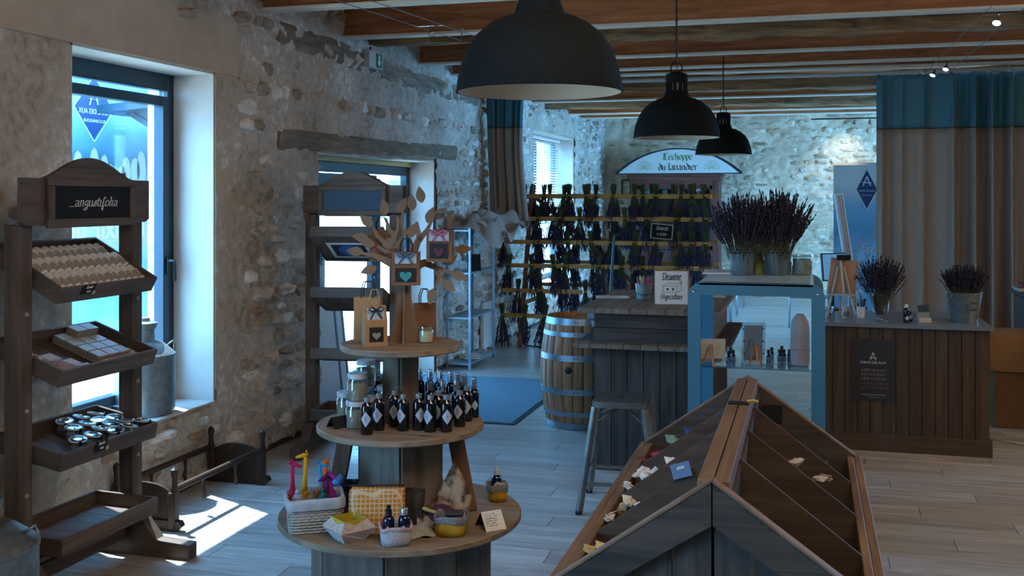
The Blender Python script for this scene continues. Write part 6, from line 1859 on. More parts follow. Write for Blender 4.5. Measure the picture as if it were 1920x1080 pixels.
# zinc bucket of lavender with writing
pz = at(1815, 605, ZK) + nv * .06
t = thing('zinc_bucket', 'tall zinc bucket with faded dark lettering at the right end of the counter', 'bucket', pz, YAW)
mb = MB(); mb.lathe([(.001, 0), (.088, 0), (.090, .006), (.118, .205), (.122, .21), (.118, .214), (.113, .206), (.085, .01), (.001, .01)], 36, cap=(False, False)); mb.build('bucket_body', M_zinc, t, smooth='auto')
for a in (PI + .1, .1):
    mb = MB(); mb.tube([(.116 * math.cos(a + d_), .116 * math.sin(a + d_), z_) for d_, z_ in ((-.25, .17), (-.25, .20), (0, .225), (.25, .20), (.25, .17))], .006, 6); mb.build('ear_handle', plain('rope_beige', '#8f7f66', .8), t, smooth=True)
mb = MB()
for (s_, z, sz) in (('lavande', .135, .016), ('de la ferme'.replace(' ', ' '), .09, .010)):
    W_ = pen_width(s_) * sz
    x = -W_ / 2
    for chh in s_:
        adv = PEN[chh][0] * sz
        a = -PI / 2 + .25 + (x + adv / 2) / .105
        r_ = .09 + (.118 - .09) * (z / .205) + .0012
        pen_text(mb, chh, sz, (r_ * math.cos(a), r_ * math.sin(a), z), (-math.sin(a), math.cos(a), 0), (0, 0, 1), (math.cos(a), math.sin(a), 0), w=.14)
        x += adv
mb.build('lettering', plain('faded_ink', '#4d565c', .8), t)
bouquet('short dried lavender bunch filling the tall zinc bucket', pz + Vector((0, 0, .13)), .265, .155, 230, .07, rnd=9, stemfrac=.3)
# ------------------------------------------------------------------ pendant lamps
M_shade = plain('black_textured_iron', '#0a1114', .85, var=.2, nscale=35, bump=.15, spec=.2)
M_inside = plain('cream_enamel_inside', '#dcc4a8', .5)
def pendant(label, x, y, zr, r, ztop, rz):
    k = r / .275
    t = thing('pendant_lamp', label, 'pendant lamp', (x, y, zr), rz)
    prof = [(r, 0), (r * 1.003, .004), (r * .992, .035 * k), (r * .955, .085 * k), (r * .88, .14 * k), (r * .76, .188 * k), (r * .6, .225 * k), (r * .44, .247 * k), (r * .30, .258 * k)]
    mb = MB(); mb.lathe(prof, 56, cap=(False, False)); mb.build('shade', M_shade, t, smooth=True)
    mb = MB(); mb.lathe([(a * .985, b - .002) for a, b in prof[::-1]], 56, cap=(False, False)); mb.build('shade_lining', M_inside, t, smooth=True)
    mb = MB(); mb.tube([(r * math.cos(2 * PI * q / 56), r * math.sin(2 * PI * q / 56), 0.001) for q in range(56)], .0035, 6, closed=True); mb.build('rim', M_shade, t, smooth=True)
    zc = .256 * k
    mb = MB(); mb.lathe([(r * .31, zc), (r * .27, zc + .035 * k), (r * .245, zc + .045 * k)], 32, cap=(False, False)); mb.build('collar', M_shade, t, smooth='auto')
    n = 12
    rc_ = r * .235
    bar = MB(); bar.box((0, 0, 0), (.008 * k, .022 * k, .055 * k)); bme = bar.mesh('vent_bar', M_shade)
    for q in range(n):
        a = 2 * PI * q / n
        link('vent_bar', bme, t, (rc_ * math.cos(a), rc_ * math.sin(a), zc + .07 * k), (0, 0, a))
    mb = MB(); mb.lathe([(.001, zc + .02 * k), (.045 * k, zc + .03 * k), (.045 * k, zc + .13 * k), (.001, zc + .13 * k)], 18, cap=(False, False)); mb.build('lamp_holder', plain('pale_metal', '#9a948c', .5), t, smooth='auto')
    mb = MB(); mb.lathe([(rc_ + .006, zc + .095 * k), (rc_ + .006, zc + .135 * k), (rc_ * 1.06, zc + .14 * k), (rc_ * 1.06, zc + .15 * k), (rc_ * .5, zc + .165 * k), (.001, zc + .168 * k)], 32, cap=(True, False)); mb.build('cap', M_shade, t, smooth='auto')
    mb = MB(); mb.tube([(-.035 * k, 0, zc + .16 * k), (-.038 * k, 0, zc + .20 * k), (-.02 * k, 0, zc + .225 * k), (.02 * k, 0, zc + .225 * k), (.038 * k, 0, zc + .20 * k), (.035 * k, 0, zc + .16 * k)], .004, 6); mb.build('hanger_loop', M_shade, t, smooth=True)
    mb = MB(); mb.lathe([(.001, .05 * k), (.03 * k, .06 * k), (.042 * k, .1 * k), (.03 * k, .15 * k), (.016 * k, .2 * k)], 16, cap=(False, False)); mb.build('bulb', plain('unlit_bulb', '#c8c4bc', .2), t, smooth=True)
    z = zc + .222 * k
    L = ztop - zr
    ch = MB(); i = 0
    while z < L - .01:
        a = (i % 2) * PI / 2
        ch.tube([(.008 * math.cos(q) * math.cos(a), .008 * math.cos(q) * math.sin(a), z + .017 + .020 * math.sin(q)) for q in [2 * PI * w / 8 for w in range(8)]], .0028, 4, closed=True)
        z += .033; i += 1
    tag(ch.build('chain', M_black, t), kind='stuff')
    mb = MB(); mb.tube([(.006, 0, zc + .17 * k), (.004, .006, (zc + L) / 2), (0, 0, L)], .003, 6); mb.build('cord', plain('dark_red_cord', '#3a1c1e', .7), t)
    mb = MB(); mb.tube([(-.02, 0, L), (-.012, 0, L - .012), (0, 0, L - .022), (.012, 0, L - .012), (.02, 0, L)], .004, 6); mb.build('ceiling_hook', M_black, t, smooth=True)
pendant('nearest and largest looking black dome pendant lamp, top centre', -.859, 3.35, 2.15, .275, ZC, .2)
pendant('second black dome pendant lamp hanging from a chain, above the plank bar', -.814, 6.73, 2.185, .275, ZC, .5)
pendant('farthest black dome pendant lamp hanging from an old beam near the shop sign', -.807, 9.1 + 1.4, 2.225, .275, ZC, .8)

# ------------------------------------------------------------------ curtains on a rail across the room
YC = 11.75
cu_ = thing('curtain_rail', 'white curtain rail crossing the room under the ceiling joists', 'curtain rail', (.8, YC, 3.125))
mb = MB(); mb.tube([(-4.4, 0, 0), (4.3, 0, 0)], .022, 10); mb.build('rail_tube', plain('white_metal_rail', '#c3cad0', .3, .2), cu_, smooth='auto')
for x in (-3.2, -1.0, 1.2, 3.4):
    mb = MB(); mb.tube([(x, 0, 0), (x, 0, .06), (x, .0, .10)], .009, 6); mb.box((x, 0, .085), (.03, .1, .012)); mb.build('rail_bracket', M_chrome, cu_)
M_cblue = plain('petrol_blue_curtain', '#38788c', .5, var=.08, nscale=70, sheen=.3)
M_ctaupe = plain('taupe_curtain', '#9d9186', .6, var=.06, nscale=70, sheen=.2)
def curtain(label, x0, x1, z0, zs, z1, nf, amp, seed, name='curtain', gather=None):
    rg = random.Random(seed)
    t = thing(name, label, 'curtain', ((x0 + x1) / 2, YC, 0))
    ph = [rg.uniform(0, 6) for _ in range(6)]
    W = x1 - x0
    def f(u, z):
        k = (z1 - z) / (z1 - z0)
        uu = u + .25 / nf * math.sin(u * 9 + ph[0]) + .12 / nf * math.sin(u * 23 + ph[4])
        a = amp * (.55 + .45 * math.sin(u * 11 + ph[1])) * (.55 + .6 * k if k > .04 else .5)
        y = a * math.sin(uu * nf * 2 * PI + ph[2]) + a * .35 * math.sin(uu * nf * 4.1 * PI + ph[3] + k)
        x = -W / 2 + W * u + .012 * math.sin(uu * nf * 2 * PI + ph[5])
        if gather: x += gather(u, k); y *= 1
        zz = z
        if k < .02: zz = z + .012 * math.sin(u * nf * 4 * PI)
        return Vector((x, y, zz))
    n = int(nf * 16)
    mb = MB(); mb.grid(lambda u, v: f(u, zs + (z1 - zs) * v), n, 10); o = mb.build('blue_band', M_cblue, t, smooth=True, recalc=False); solidify(o, .004, 0)
    mb = MB(); mb.grid(lambda u, v: f(u, z0 + (zs - z0) * v), n, 22); o = mb.build('taupe_panel', M_ctaupe, t, smooth=True, recalc=False); solidify(o, .004, 0)
    mb = MB(); mb.grid(lambda u, v: f(u, zs - .006 + .012 * v) + Vector((0, -.003, 0)), n, 1); o = mb.build('seam', plain('grey_seam', '#54504d', .9), t, smooth=True, recalc=False); solidify(o, .003, 0)
    for k in range(int(W / .16)):
        u = (k + .5) / int(W / .16)
        mb = MB(); mb.tube([(-W / 2 + W * u, 0, z1 - .004), (-W / 2 + W * u, .0, z1 + .035)], .005, 5); mb.build('hook', M_chrome, t)
    return t
curtain('wide petrol blue and taupe curtain hanging behind the right counter', .69, 3.35, .02, 2.53, 3.1, 13, .16, 3)
lc = curtain('gathered petrol blue and taupe curtain tied at the left wall over the metal shelf', -3.66, -3.19, 1.52, 2.62, 3.1, 5, .11, 5, gather=lambda u, k: .09 * max(0, k - .45) * (1.2 - u * .4) - .05 * math.sin(min(1, k) * PI) * (u - .5))
# its swept up end heaped on the metal shelf
def heap_cloth(u, v):
    y = -1.40 + 1.50 * u; x = -.24 + .50 * v + .03 * math.sin(u * 9)
    fold = .045 * math.sin(v * 15 + 3 * math.sin(u * 5)) + .03 * math.sin(u * 19 + v * 7)
    z = 1.53 + .03 * math.sin(u * PI) + fold + .13 * u ** 4
    e = min(1, u / .10) * min(1, v / .12)
    z = 1.474 + (z - 1.474) * e
    if v > .60: z -= (v - .60) * (.30 + .35 * max(0, math.sin(u * 12 + .5)))
    elif z < 1.472: z = 1.472
    return Vector((x, y, z))
mb = MB(); mb.grid(heap_cloth, 64, 34); solidify(mb.build('heaped_end', M_ctaupe, lc, smooth=True, recalc=False), .006, 1)
def lining(u, v):
    y = -1.22 + .30 * u; x = .03 + .20 * v + .02 * math.sin(u * 14)
    return Vector((x, y, 1.535 + .02 * math.sin(u * 18) - .22 * v * v + .02 * v))
mb = MB(); mb.grid(lining, 20, 12); solidify(mb.build('pale_lining', plain('cream_curtain_lining', '#b5aea4', .9), lc, smooth=True, recalc=False), .005, 1)

# ------------------------------------------------------------------ metal shelf by the left wall
ms_ = thing('metal_shelf', 'light metal shelf rack with draped curtain cloth on top by the left wall', 'shelf rack', (-3.53, 10.78, 0))
M_zs = plain('pale_zinc_angle', '#8fa2b0', .35, .6)
for sx in (-1, 1):
    for sy in (-1, 1):
        mb = MB(); mb.box((sx * .125, sy * .43, .74), (.026, .026, 1.48), bevel=.002); mb.build('leg', M_zs, ms_)
for z in (.05, .53, 1.0, 1.45):
    mb = MB(); mb.box((0, 0, z), (.25, .86, .022), bevel=.002); mb.build('shelf_board', M_zs, ms_)
t = thing('leaning_slate', 'small black slate leaning on the upper level of the metal shelf', 'slate', (-3.44, 10.62, 1.012), rot=(R(-12), 0, YAW + .3))
mb = MB(); mb.box((0, 0, .09), (.13, .01, .18)); mb.build('slate', M_board, t)
mb = MB(); 
for s_ in (-1, 1): mb.box((s_ * .068, 0, .09), (.008, .014, .19))
tag(mb.build('slate_edges', M_black, t), kind='stuff')
t = thing('paper_pile', 'loose pile of papers on the lowest level of the metal shelf', 'papers', (-3.52, 10.75, .062), .2)
for k in range(5):
    mb = MB(); mb.box((random.uniform(-.02, .02), random.uniform(-.08, .08), .004 + k * .006), (.17, .24, .004), Euler((0, 0, random.uniform(-.5, .5)))); mb.build('sheet', M_paper, t)

# ------------------------------------------------------------------ blue door mat
t = thing('door_mat', 'large blue door mat on the floor before the glazed door', 'mat', (-2.98, 8.92, 0))
mb = MB(); mb.prism(rrect(.75, 1.02, .01, 2), .001, .007); mb.build('mat_border', plain('dark_blue_rubber', '#2a3b48', .8), t)
mb = MB(); mb.prism(rrect(.72, .99, .01, 2), .007, .011); mb.build('pile', plain('blue_carpet_pile', '#5f7d90', .95, var=.18, nscale=160, bump=.6), t)

# ------------------------------------------------------------------ drying rack with lavender bunches
RX0, RX1 = -3.60, -1.10
RK = thing('drying_rack', 'wooden trestle drying rack with yellow rails for lavender bunches', 'drying rack', (0, 0, 0))
M_rail = wood('yellow_pine_rail', '#b08a4a', '#dcb56e', 'x', rough=.6, scale=6, var=.12)
M_leg = wood('brown_trestle', '#6a4930', '#94694a', 'z', rough=.6, scale=6, var=.1)
YF0, YT, YB0 = 12.05, 12.62, 13.25     # feet in front, ridge, feet behind
ZTOP = 1.93
def yfront(z): return YF0 + (YT - YF0) * z / ZTOP
def yback(z): return YB0 + (YT - YB0) * z / ZTOP
for x in (-3.33, -1.52):
    for (ya) in (YF0, YB0):
        mb = MB(); mb.beam((x, ya, 0.0), (x, YT, ZTOP), .045, .06, bevel=.003); mb.build('leg', M_leg, RK)
    mb = MB(); mb.beam((x - .04, yfront(.5), .5), (x - .04, yback(.5), .5), .02, .05); mb.build('tie_bar', M_leg, RK)
mb = MB(); mb.beam((-3.30, yback(1.75), 1.80), (-2.1, yback(.9), .72), .03, .05); mb.build('diagonal_brace', M_leg, RK)
ZR = [1.81, 1.535, 1.25, .965, .665, .37]
for i, z in enumerate(ZR):
    x1 = RX1 if i < 4 else (-2.6 if i == 4 else -2.95)
    mb = MB(); mb.box(((RX0 + x1) / 2 + (.03 if i % 2 else 0), yfront(z) - .035, z), (x1 - RX0, .02, .052), bevel=.002); mb.build('front_rail', M_rail, RK)
    if i < 5:
        mb = MB(); mb.box(((RX0 + RX1) / 2 + .1, yback(z) + .035, z + .01), (RX1 - RX0 - .1, .02, .045), bevel=.002); mb.build('back_rail', M_rail, RK)
M_bst = plain('green_brown_bunch_stem', '#3f5030', .9, var=.3, nscale=30, col2='#586b42')
M_bfl = plain('dark_lavender_bunch_flower', '#3a3850', .95, var=.35, nscale=45, col2='#5f5c80')
M_tie = plain('straw_string', '#a08a5a', .9)
def bunch_meshes(seed):
    rg = random.Random(seed)
    L = rg.uniform(.34, .44); sp_ = rg.uniform(.075, .11); lean = Vector((rg.gauss(0, .035), rg.gauss(0, .02), 0))
    st, fl, ti = MB(), MB(), MB()
    for i in range(58):
        a = rg.uniform(0, 2 * PI); q = math.sqrt(rg.random())
        c_, s_ = math.cos(a), math.sin(a)
        top = Vector((.038 * q * c_, .03 * q * s_, .13 * rg.uniform(.75, 1.1)))
        neck = Vector((.018 * q * c_, .016 * q * s_, 0))
        tip = Vector((sp_ * q * c_, sp_ * .8 * q * s_, -L * rg.uniform(.72, 1.05) * (1 - .12 * q))) + lean
        mid = neck.lerp(tip, .5) + Vector((.015 * q * c_, .015 * q * s_, 0))
        if i < 30: st.tube([top, neck, mid], [.0042, .0036, .0028], 3, cap=True)
        else: st.tube([top, neck], [.0042, .0036], 3)
        p = neck.lerp(mid, rg.uniform(.45, .9)); n_ = 3
        v = (tip - p) / n_
        for k in range(n_):
            fl.spindle(p + v * k, p + v * (k + 1.25) + Vector((rg.gauss(0, .004), rg.gauss(0, .004), 0)), rg.uniform(.005, .0085), 4)
    ti.lathe([(.022, -.010), (.0245, -.006), (.0245, .006), (.022, .010)], 10, cap=(False, False))
    return (st.mesh('stems', M_bst), fl.mesh('flower_heads', M_bfl, True), ti.mesh('tie', M_tie))
BM = [bunch_meshes(s_) for s_ in range(6)]
FRONT = [[956, 966, 984, 1020, 1058, 1068, 1098, 1117, 1149, 1189, 1205, 1230, 1277, 1297, 1321], [1008, 1050, 1087, 1172, 1212, 1267, 1297, 1323], [941, 1064, 1108, 1145, 1189, 1230, 1274, 1297, 1321],
         [955, 997, 1038, 1059, 1124, 1165, 1205, 1267], [971, 1013, 1098], [942, 984, 1022]]
RN = ['top', 'second', 'third', 'fourth', 'fifth', 'lowest']
nb = 0
for i, row_ in enumerate(FRONT):
    for k, px in enumerate(row_):
        z = ZR[i]; p = aty(px, 0, yfront(z) - .075)
        t = thing('lavender_bunch', '%s lavender bunch from the left on the %s front rail of the rack' % (ORD[k], RN[i]), 'lavender bunch', (p.x, yfront(z) - .075, z + .012), random.choice((0, PI)) + random.uniform(-.6, .6), group='lavender bunches hung on the drying rack',
                  rot=(random.uniform(-.04, .04), random.uniform(-.12, .12), random.choice((0, PI)) + random.uniform(-.6, .6)))
        for me in BM[(i * 5 + k * 2 + nb) % 6]: link(me.name.split('.')[0], me, t)
        nb += 1
for i in range(5):
    for k in range(9):
        z = ZR[i] + .01
        x = RX0 + .12 + (RX1 - RX0 - .2) * (k + .5) / 9 + random.uniform(-.05, .05)
        t = thing('lavender_bunch', '%s lavender bunch from the left on the %s back rail of the rack' % (ORD[k], RN[i]), 'lavender bunch', (x, yback(z) - .005 + .07, z + .012), group='lavender bunches hung on the drying rack', rot=(random.uniform(-.04, .04), random.uniform(-.12, .12), random.uniform(0, 6)))
        for me in BM[(i + k) % 6]: link(me.name.split('.')[0], me, t)
ss = thing('chalk_sign', 'small framed chalkboard sign hanging tilted on the drying rack', 'sign', aty(1241, 434, yfront(1.4) - .17), rot=(0, R(5), 0))
mb = MB(); mb.box((0, 0, 0), (.24, .012, .16)); mb.build('slate', M_board, ss)
for (x, z, sx, sz) in ((0, .085, .26, .014), (0, -.085, .26, .014), (-.125, 0, .014, .17), (.125, 0, .014, .17)):
    mb = MB(); mb.box((x, -.004, z), (sx, .018, sz), bevel=.002); mb.build('frame_strip', plain('pale_frame', '#a6a091', .7), ss)
mb = MB(); pen_text(mb, 'lavande', .036, (0, -.0065, .015), (1, 0, 0), (0, 0, 1), (0, -1, 0), w=.11, slant=.25); pen_text(mb, 'en sechage'.replace('e', 'e') if False else 'a secher'.replace('s', 's'), .028, (0, -.0065, -.048), (1, 0, 0), (0, 0, 1), (0, -1, 0), w=.11, slant=.25); mb.build('chalk_writing', M_chalk, ss)
mb = MB(); mb.tube([(-.08, 0, .09), (0, .03, .22), (.08, 0, .09)], .0025, 5); mb.build('hanging_string', M_tie, ss)
# lamp base with a round foot and cable under the rack, white heater by the wall
t = thing('floor_lamp', 'round metal floor lamp foot with a thin teal pole behind the bar', 'floor lamp', (-3.02, 12.25, 0))
mb = MB(); mb.lathe([(.001, 0), (.17, 0), (.17, .012), (.04, .03), (.001, .032)], 32, cap=(False, False)); mb.build('base', plain('satin_steel', '#9aa0a4', .25, .9), t, smooth='auto')
mb = MB(); mb.tube([(0, 0, .03), (0, 0, .35)], .011, 8); mb.build('pole', M_chrome, t, smooth=True)
t = thing('cable', 'black electric cable coiling on the floor under the drying rack', 'cable', (-3.0, 12.1, .012))
mb = MB(); mb.tube([(-.45, .35, .6), (-.42, .2, .2), (-.3, .05, .0), (-.05, -.1, 0), (.2, -.08, 0), (.28, .03, 0), (.12, .12, 0), (-.05, .06, 0), (.05, -.02, .002), (.24, -.16, 0)], .009, 6); mb.build('cable_run', M_black, t, smooth=True)
t = thing('panel_heater', 'slim white panel heater standing at the wall behind the metal shelf', 'heater', (-3.65, 11.72, 0))
mb = MB(); mb.box((0, 0, .30), (.05, .34, .54), bevel=.01); mb.build('panel', M_white, t)
for y in (-.13, .13):
    mb = MB(); mb.box((0, y, .02), (.08, .03, .03), bevel=.004); mb.build('foot', M_white, t)
t = thing('teal_pole', 'thin teal metal hook pole standing behind the bar', 'pole', aty(1141, 540, 9.4).xy.to_3d())
mb = MB(); mb.tube([(0, 0, 0), (.0, 0, .6), (.04, 0, 1.28), (.055, 0, 1.45), (.09, 0, 1.46)], .012, 8); mb.build('shaft', plain('teal_paint', '#2f6672', .4), t, smooth=True)
mb = MB(); mb.lathe([(.001, 0), (.11, 0), (.11, .012), (.02, .02)], 24, cap=(False, False)); mb.build('foot_plate', MATS['teal_paint'], t, smooth='auto')

# ------------------------------------------------------------------ glazed hutch with the shop sign on top
hp = (-2.31, 19.02, 0)
hu = thing('hutch', 'red brown glazed wooden hutch against the back wall under the shop sign', 'cupboard', hp)
M_hz = wood('red_brown_upright', '#4a2a24', '#7a4a3e', 'z', rough=.5, scale=5, var=.06)
M_hx = wood('red_brown_across', '#4a2a24', '#7a4a3e', 'x', rough=.5, scale=5, var=.06)
mb = MB(); mb.box((0, .2, 1.12), (1.5, .03, 2.2)); mb.build('back_panel', M_hz, hu)
for s_ in (-1, 1):
    mb = MB(); mb.box((s_ * .77, 0, 1.12), (.05, .44, 2.2), bevel=.004); mb.build('side_panel', M_hz, hu)
    mb = MB(); mb.box((s_ * .74, -.215, 1.12), (.11, .03, 2.16), bevel=.004); mb.build('pilaster', M_hz, hu)
for z in (.5, .95, 1.42, 1.82):
    mb = MB(); mb.box((0, 0, z), (1.48, .38, .03)); mb.build('shelf', M_hx, hu)
mb = MB(); mb.box((0, -.02, 2.2), (1.72, .5, .05), bevel=.008); mb.box((0, -.01, 2.14), (1.64, .46, .08), bevel=.006); mb.build('cornice', M_hx, hu)
mb = MB(); mb.box((0, -.215, 2.05), (1.4, .03, .1), bevel=.003); mb.build('top_rail', M_hx, hu)
for s_ in (-1, 1):
    d_ = MB(); d_.box((s_ * .02 + s_ * .32, -.22, 1.98), (.66, .025, .06)); d_.box((s_ * .34, -.22, .9), (.66, .025, .08)); d_.box((s_ * .66, -.22, 1.44), (.06, .025, 1.14)); d_.box((s_ * .03, -.22, 1.44), (.05, .025, 1.14))
    dd = d_.build('door', M_hx, hu)
    mb = MB(); mb.box((s_ * .34, -.22, 1.44), (.6, .006, 1.04)); mb.build('pane', thin_glass('hutch_glass', (.85, .9, .92), .1, .03), dd)
    mb = MB(); mb.box((s_ * .34, -.22, .45), (.68, .025, .8), bevel=.004); mb.build('lower_door', M_hz, hu)
for (x, z, r, h, col, nm) in ((-.5, 1.835, .06, .1, '#8fa0a8', 'pale blue jar'), (-.2, 1.835, .05, .14, '#9aa4a0', 'grey white jar'), (.1, 1.835, .06, .1, '#7d8f96', 'blue grey jar'), (.42, 1.835, .05, .13, '#8b9494', 'grey jar'), (-.4, 1.435, .06, .16, '#6a7d52', 'green jar'), (-.05, 1.435, .05, .14, '#9aa4a0', 'white jar'), (.3, 1.435, .06, .18, '#8f9b3c', 'yellow green bottle')):
    t = thing('jar', '%s on the %s shelf inside the hutch' % (nm, 'upper' if z > 1.6 else 'middle'), 'jar', (hp[0] + x, hp[1] - .05, z))
    mb = MB(); mb.lathe([(.001, 0), (r, 0), (r, h * .7), (r * .5, h * .85), (r * .5, h * .9)], 16, cap=(False, True)); mb.build('jar_body', plain('jar_' + col, col, .3), t, smooth='auto')
    mb = MB(); mb.lathe([(r * .55, h * .88), (r * .55, h), (.001, h)], 14, cap=(True, False)); mb.build('stopper', M_white, t, smooth='auto')
# arched sign
sg = thing('shop_sign', 'arched white shop sign with green and dark blackletter on top of the hutch', 'sign', (-2.24, 18.72, 2.235))
sw, shh = 1.105, .43
arc = [(sw * math.cos(a) , .02 + (shh - .02) * math.sin(a) ** 1.0) for a in [PI * k / 30 for k in range(31)]]
Rr = (sw * sw + shh * shh) / (2 * shh); a_m = math.asin(sw / Rr)
arc = [(Rr * math.sin(a), Rr * math.cos(a) - (Rr - shh)) for a in [a_m * (1 - 2 * k / 30) for k in range(31)]]
mb = MB(); mb.prism([(-sw - .02, -.02), (sw + .02, -.02)] + [(p[0] * 1.018, p[1] + .018) for p in arc], -.012, .012, XZ); mb.build('sign_border', plain('sign_dark_border', '#18262b', .5), sg)
mb = MB(); mb.prism([(-sw + .03, .0), (sw - .03, .0)] + [(p[0] * .97, max(.0, p[1] - .006)) for p in arc], .0, .014, XZ); mb.build('sign_face', plain('sign_white', '#cfdcdc', .5), sg)
M_sgreen = plain('sign_green', '#4f7a30', .6); M_sdark = plain('sign_dark', '#1b2624', .6)
nib = (.075, .06)
mb = MB(); pen_text(mb, "L'échoppe", .085, (0.0, -.0145, .235), (1.25, 0, 0), (0, 0, 1), (0, -1, 0), nib=nib, t=.002); mb.build('lettering', M_sgreen, sg)
mb = MB(); pen_text(mb, 'du lavandier', .088, (.0, -.0145, .05), (1.25, 0, 0), (0, 0, 1), (0, -1, 0), nib=nib, t=.002); mb.build('lettering', M_sdark, sg)
for s_ in (-1, 1):
    mb = MB()
    for k in range(11):
        a = PI * (k + .5) / 11
        for q in (1.0,):
            p0_ = Vector((s_ * .60, -.0155, .045)); p1_ = p0_ + Vector((math.cos(a) * .14 * q, 0, .015 + math.sin(a) * .15 * q))
            mb.beam(p0_.lerp(p1_, .22), p1_, .001, .006)
            mb.lathe([(.001, 0), (.009, 0)], 8, p1_, Matrix.Rotation(PI / 2, 3, 'X'), cap=(False, False))
    tag(mb.build('painted_plant', plain('sign_sage', '#7d9c62', .7), sg), kind='stuff')

# mirror frame on the back wall left of the hutch
t = thing('hanging_frame', 'narrow dark empty frame hanging on the back wall left of the hutch', 'frame', (-3.27, 19.3, 1.97))
for (x, z, sx, sz) in ((0, .15, .18, .03), (0, -.15, .18, .03), (-.08, 0, .03, .3), (.08, 0, .03, .3)):
    mb = MB(); mb.box((x, 0, z), (sx, .03, sz), bevel=.003); mb.build('frame_strip', plain('dark_frame', '#3a4444', .6), t)

# ------------------------------------------------------------------ roll up banner and things behind the counter
YBN = 13.6
b0 = aty(1562, 306, YBN)
bn = thing('roll_up_banner', 'blue roll up banner with the farm logo beside the right curtain', 'banner', (b0.x + .43, YBN, 0))
bh = 2.2
def print_sky(name, stops, zlo, zhi, axis=2, noise=.12, nscale=3.0, translucent=0.0, perf=0.0):
    m, nt, p = newmat(name)
    tc = nd(nt, 'ShaderNodeTexCoord'); sx = nd(nt, 'ShaderNodeSeparateXYZ'); nt.links.new(tc.outputs['Object'], sx.inputs[0])
    mr = nd(nt, 'ShaderNodeMapRange'); mr.inputs['From Min'].default_value = zlo; mr.inputs['From Max'].default_value = zhi
    nt.links.new(sx.outputs[axis], mr.inputs['Value'])
    no = nd(nt, 'ShaderNodeTexNoise'); no.inputs['Scale'].default_value = nscale; no.inputs['Detail'].default_value = 6; nt.links.new(tc.outputs['Object'], no.inputs['Vector'])
    ad = nd(nt, 'ShaderNodeMath', operation='MULTIPLY_ADD'); ad.inputs[1].default_value = noise; nt.links.new(no.outputs['Fac'], ad.inputs[0]); nt.links.new(mr.outputs[0], ad.inputs[2])
    cr = nd(nt, 'ShaderNodeValToRGB')
    while len(cr.color_ramp.elements) > 1: cr.color_ramp.elements.remove(cr.color_ramp.elements[-1])
    for i, (pos, col) in enumerate(stops):
        e = cr.color_ramp.elements[0] if i == 0 else cr.color_ramp.elements.new(pos)
        e.position = pos; e.color = lin(col)
    nt.links.new(ad.outputs[0], cr.inputs['Fac'])
    nt.links.new(cr.outputs['Color'], p.inputs['Base Color']); p.inputs['Roughness'].default_value = .6
    if translucent:
        out = nt.nodes['Material Output']
        tl = nd(nt, 'ShaderNodeBsdfTranslucent'); nt.links.new(cr.outputs['Color'], tl.inputs[0])
        mx = nd(nt, 'ShaderNodeMixShader'); mx.inputs[0].default_value = translucent
        nt.links.new(p.outputs[0], mx.inputs[1]); nt.links.new(tl.outputs[0], mx.inputs[2])
        tr_ = nd(nt, 'ShaderNodeBsdfTransparent'); m2 = nd(nt, 'ShaderNodeMixShader'); m2.inputs[0].default_value = perf
        nt.links.new(mx.outputs[0], m2.inputs[1]); nt.links.new(tr_.outputs[0], m2.inputs[2]); nt.links.new(m2.outputs[0], out.inputs['Surface'])
    MATS[name] = m
    return m
M_bprint = print_sky('banner_print', [(0, '#6b9bc8'), (.3, '#7fb0d4'), (.55, '#93bfdb'), (.7, '#5f9fc6'), (.86, '#7fb6d8'), (.95, '#c3dae6'), (1.0, '#d2e2ea')], .1, bh - .1)
mb = MB(); mb.box((0, 0, bh / 2 + .05), (.85, .004, bh - .08)); mb.build('printed_sheet', M_bprint, bn)
mb = MB(); mb.box((0, 0, bh + .015), (.87, .02, .03)); mb.build('top_bar', M_chrome, bn)
mb = MB(); mb.box((0, .02, .045), (.9, .12, .08), bevel=.01); mb.build('base', M_chrome, bn)
mb = MB(); mb.tube([(0, .04, .08), (0, .02, bh)], .012, 8); mb.build('pole', M_chrome, bn)
M_navy = plain('navy_print', '#23406e', .6); M_bw = plain('banner_white', '#d4dde6', .7)
def diamond(parent, x, y, z, s, txt1, txt2, mirror=1.0, nrm=-1):
    pass
cx_, cz_ = -.03, 1.90
mb = MB(); mb.prism([(cx_, cz_ - .24), (cx_ + .12, cz_), (cx_, cz_ + .24), (cx_ - .12, cz_)], .0025, .0035, XZ); mb.build('logo_diamond', M_navy, bn)
mb = MB()
dd_ = [(cx_, cz_ - .26), (cx_ + .132, cz_), (cx_, cz_ + .26), (cx_ - .132, cz_)]
for a, b in zip(dd_, dd_[1:] + dd_[:1]): mb.beam((a[0], -.004, a[1]), (b[0], -.004, b[1]), .0015, .008)
for a, b in (((cx_ - .045, cz_ + .04), (cx_, cz_ + .16)), ((cx_, cz_ + .16), (cx_ + .045, cz_ + .04)), ((cx_ - .055, cz_ + .085), (cx_ + .055, cz_ + .078))): mb.beam((a[0], -.004, a[1]), (b[0], -.004, b[1]), .0015, .014)
mb.build('logo_lines', M_bw, bn)
ftxt('lettering', 'FERME DES AUX', .03, cx_, cz_ - .03, M_bw, bn, y=-.005, sq=.85); ftxt('lettering', 'ROCAMADOUR', .018, cx_, cz_ - .08, M_bw, bn, y=-.005)
mb = MB(); pen_text(mb, 'Explor', .07, (.0, -.004, 1.12), (1, 0, 0), (0, 0, 1), (0, -1, 0), w=.12, slant=.3); mb.build('script_lettering', M_bw, bn)
ftxt('lettering', 'xir des', .13, -.06, .80, plain('banner_pale_blue', '#9dc0dc', .7), bn, y=-.004)
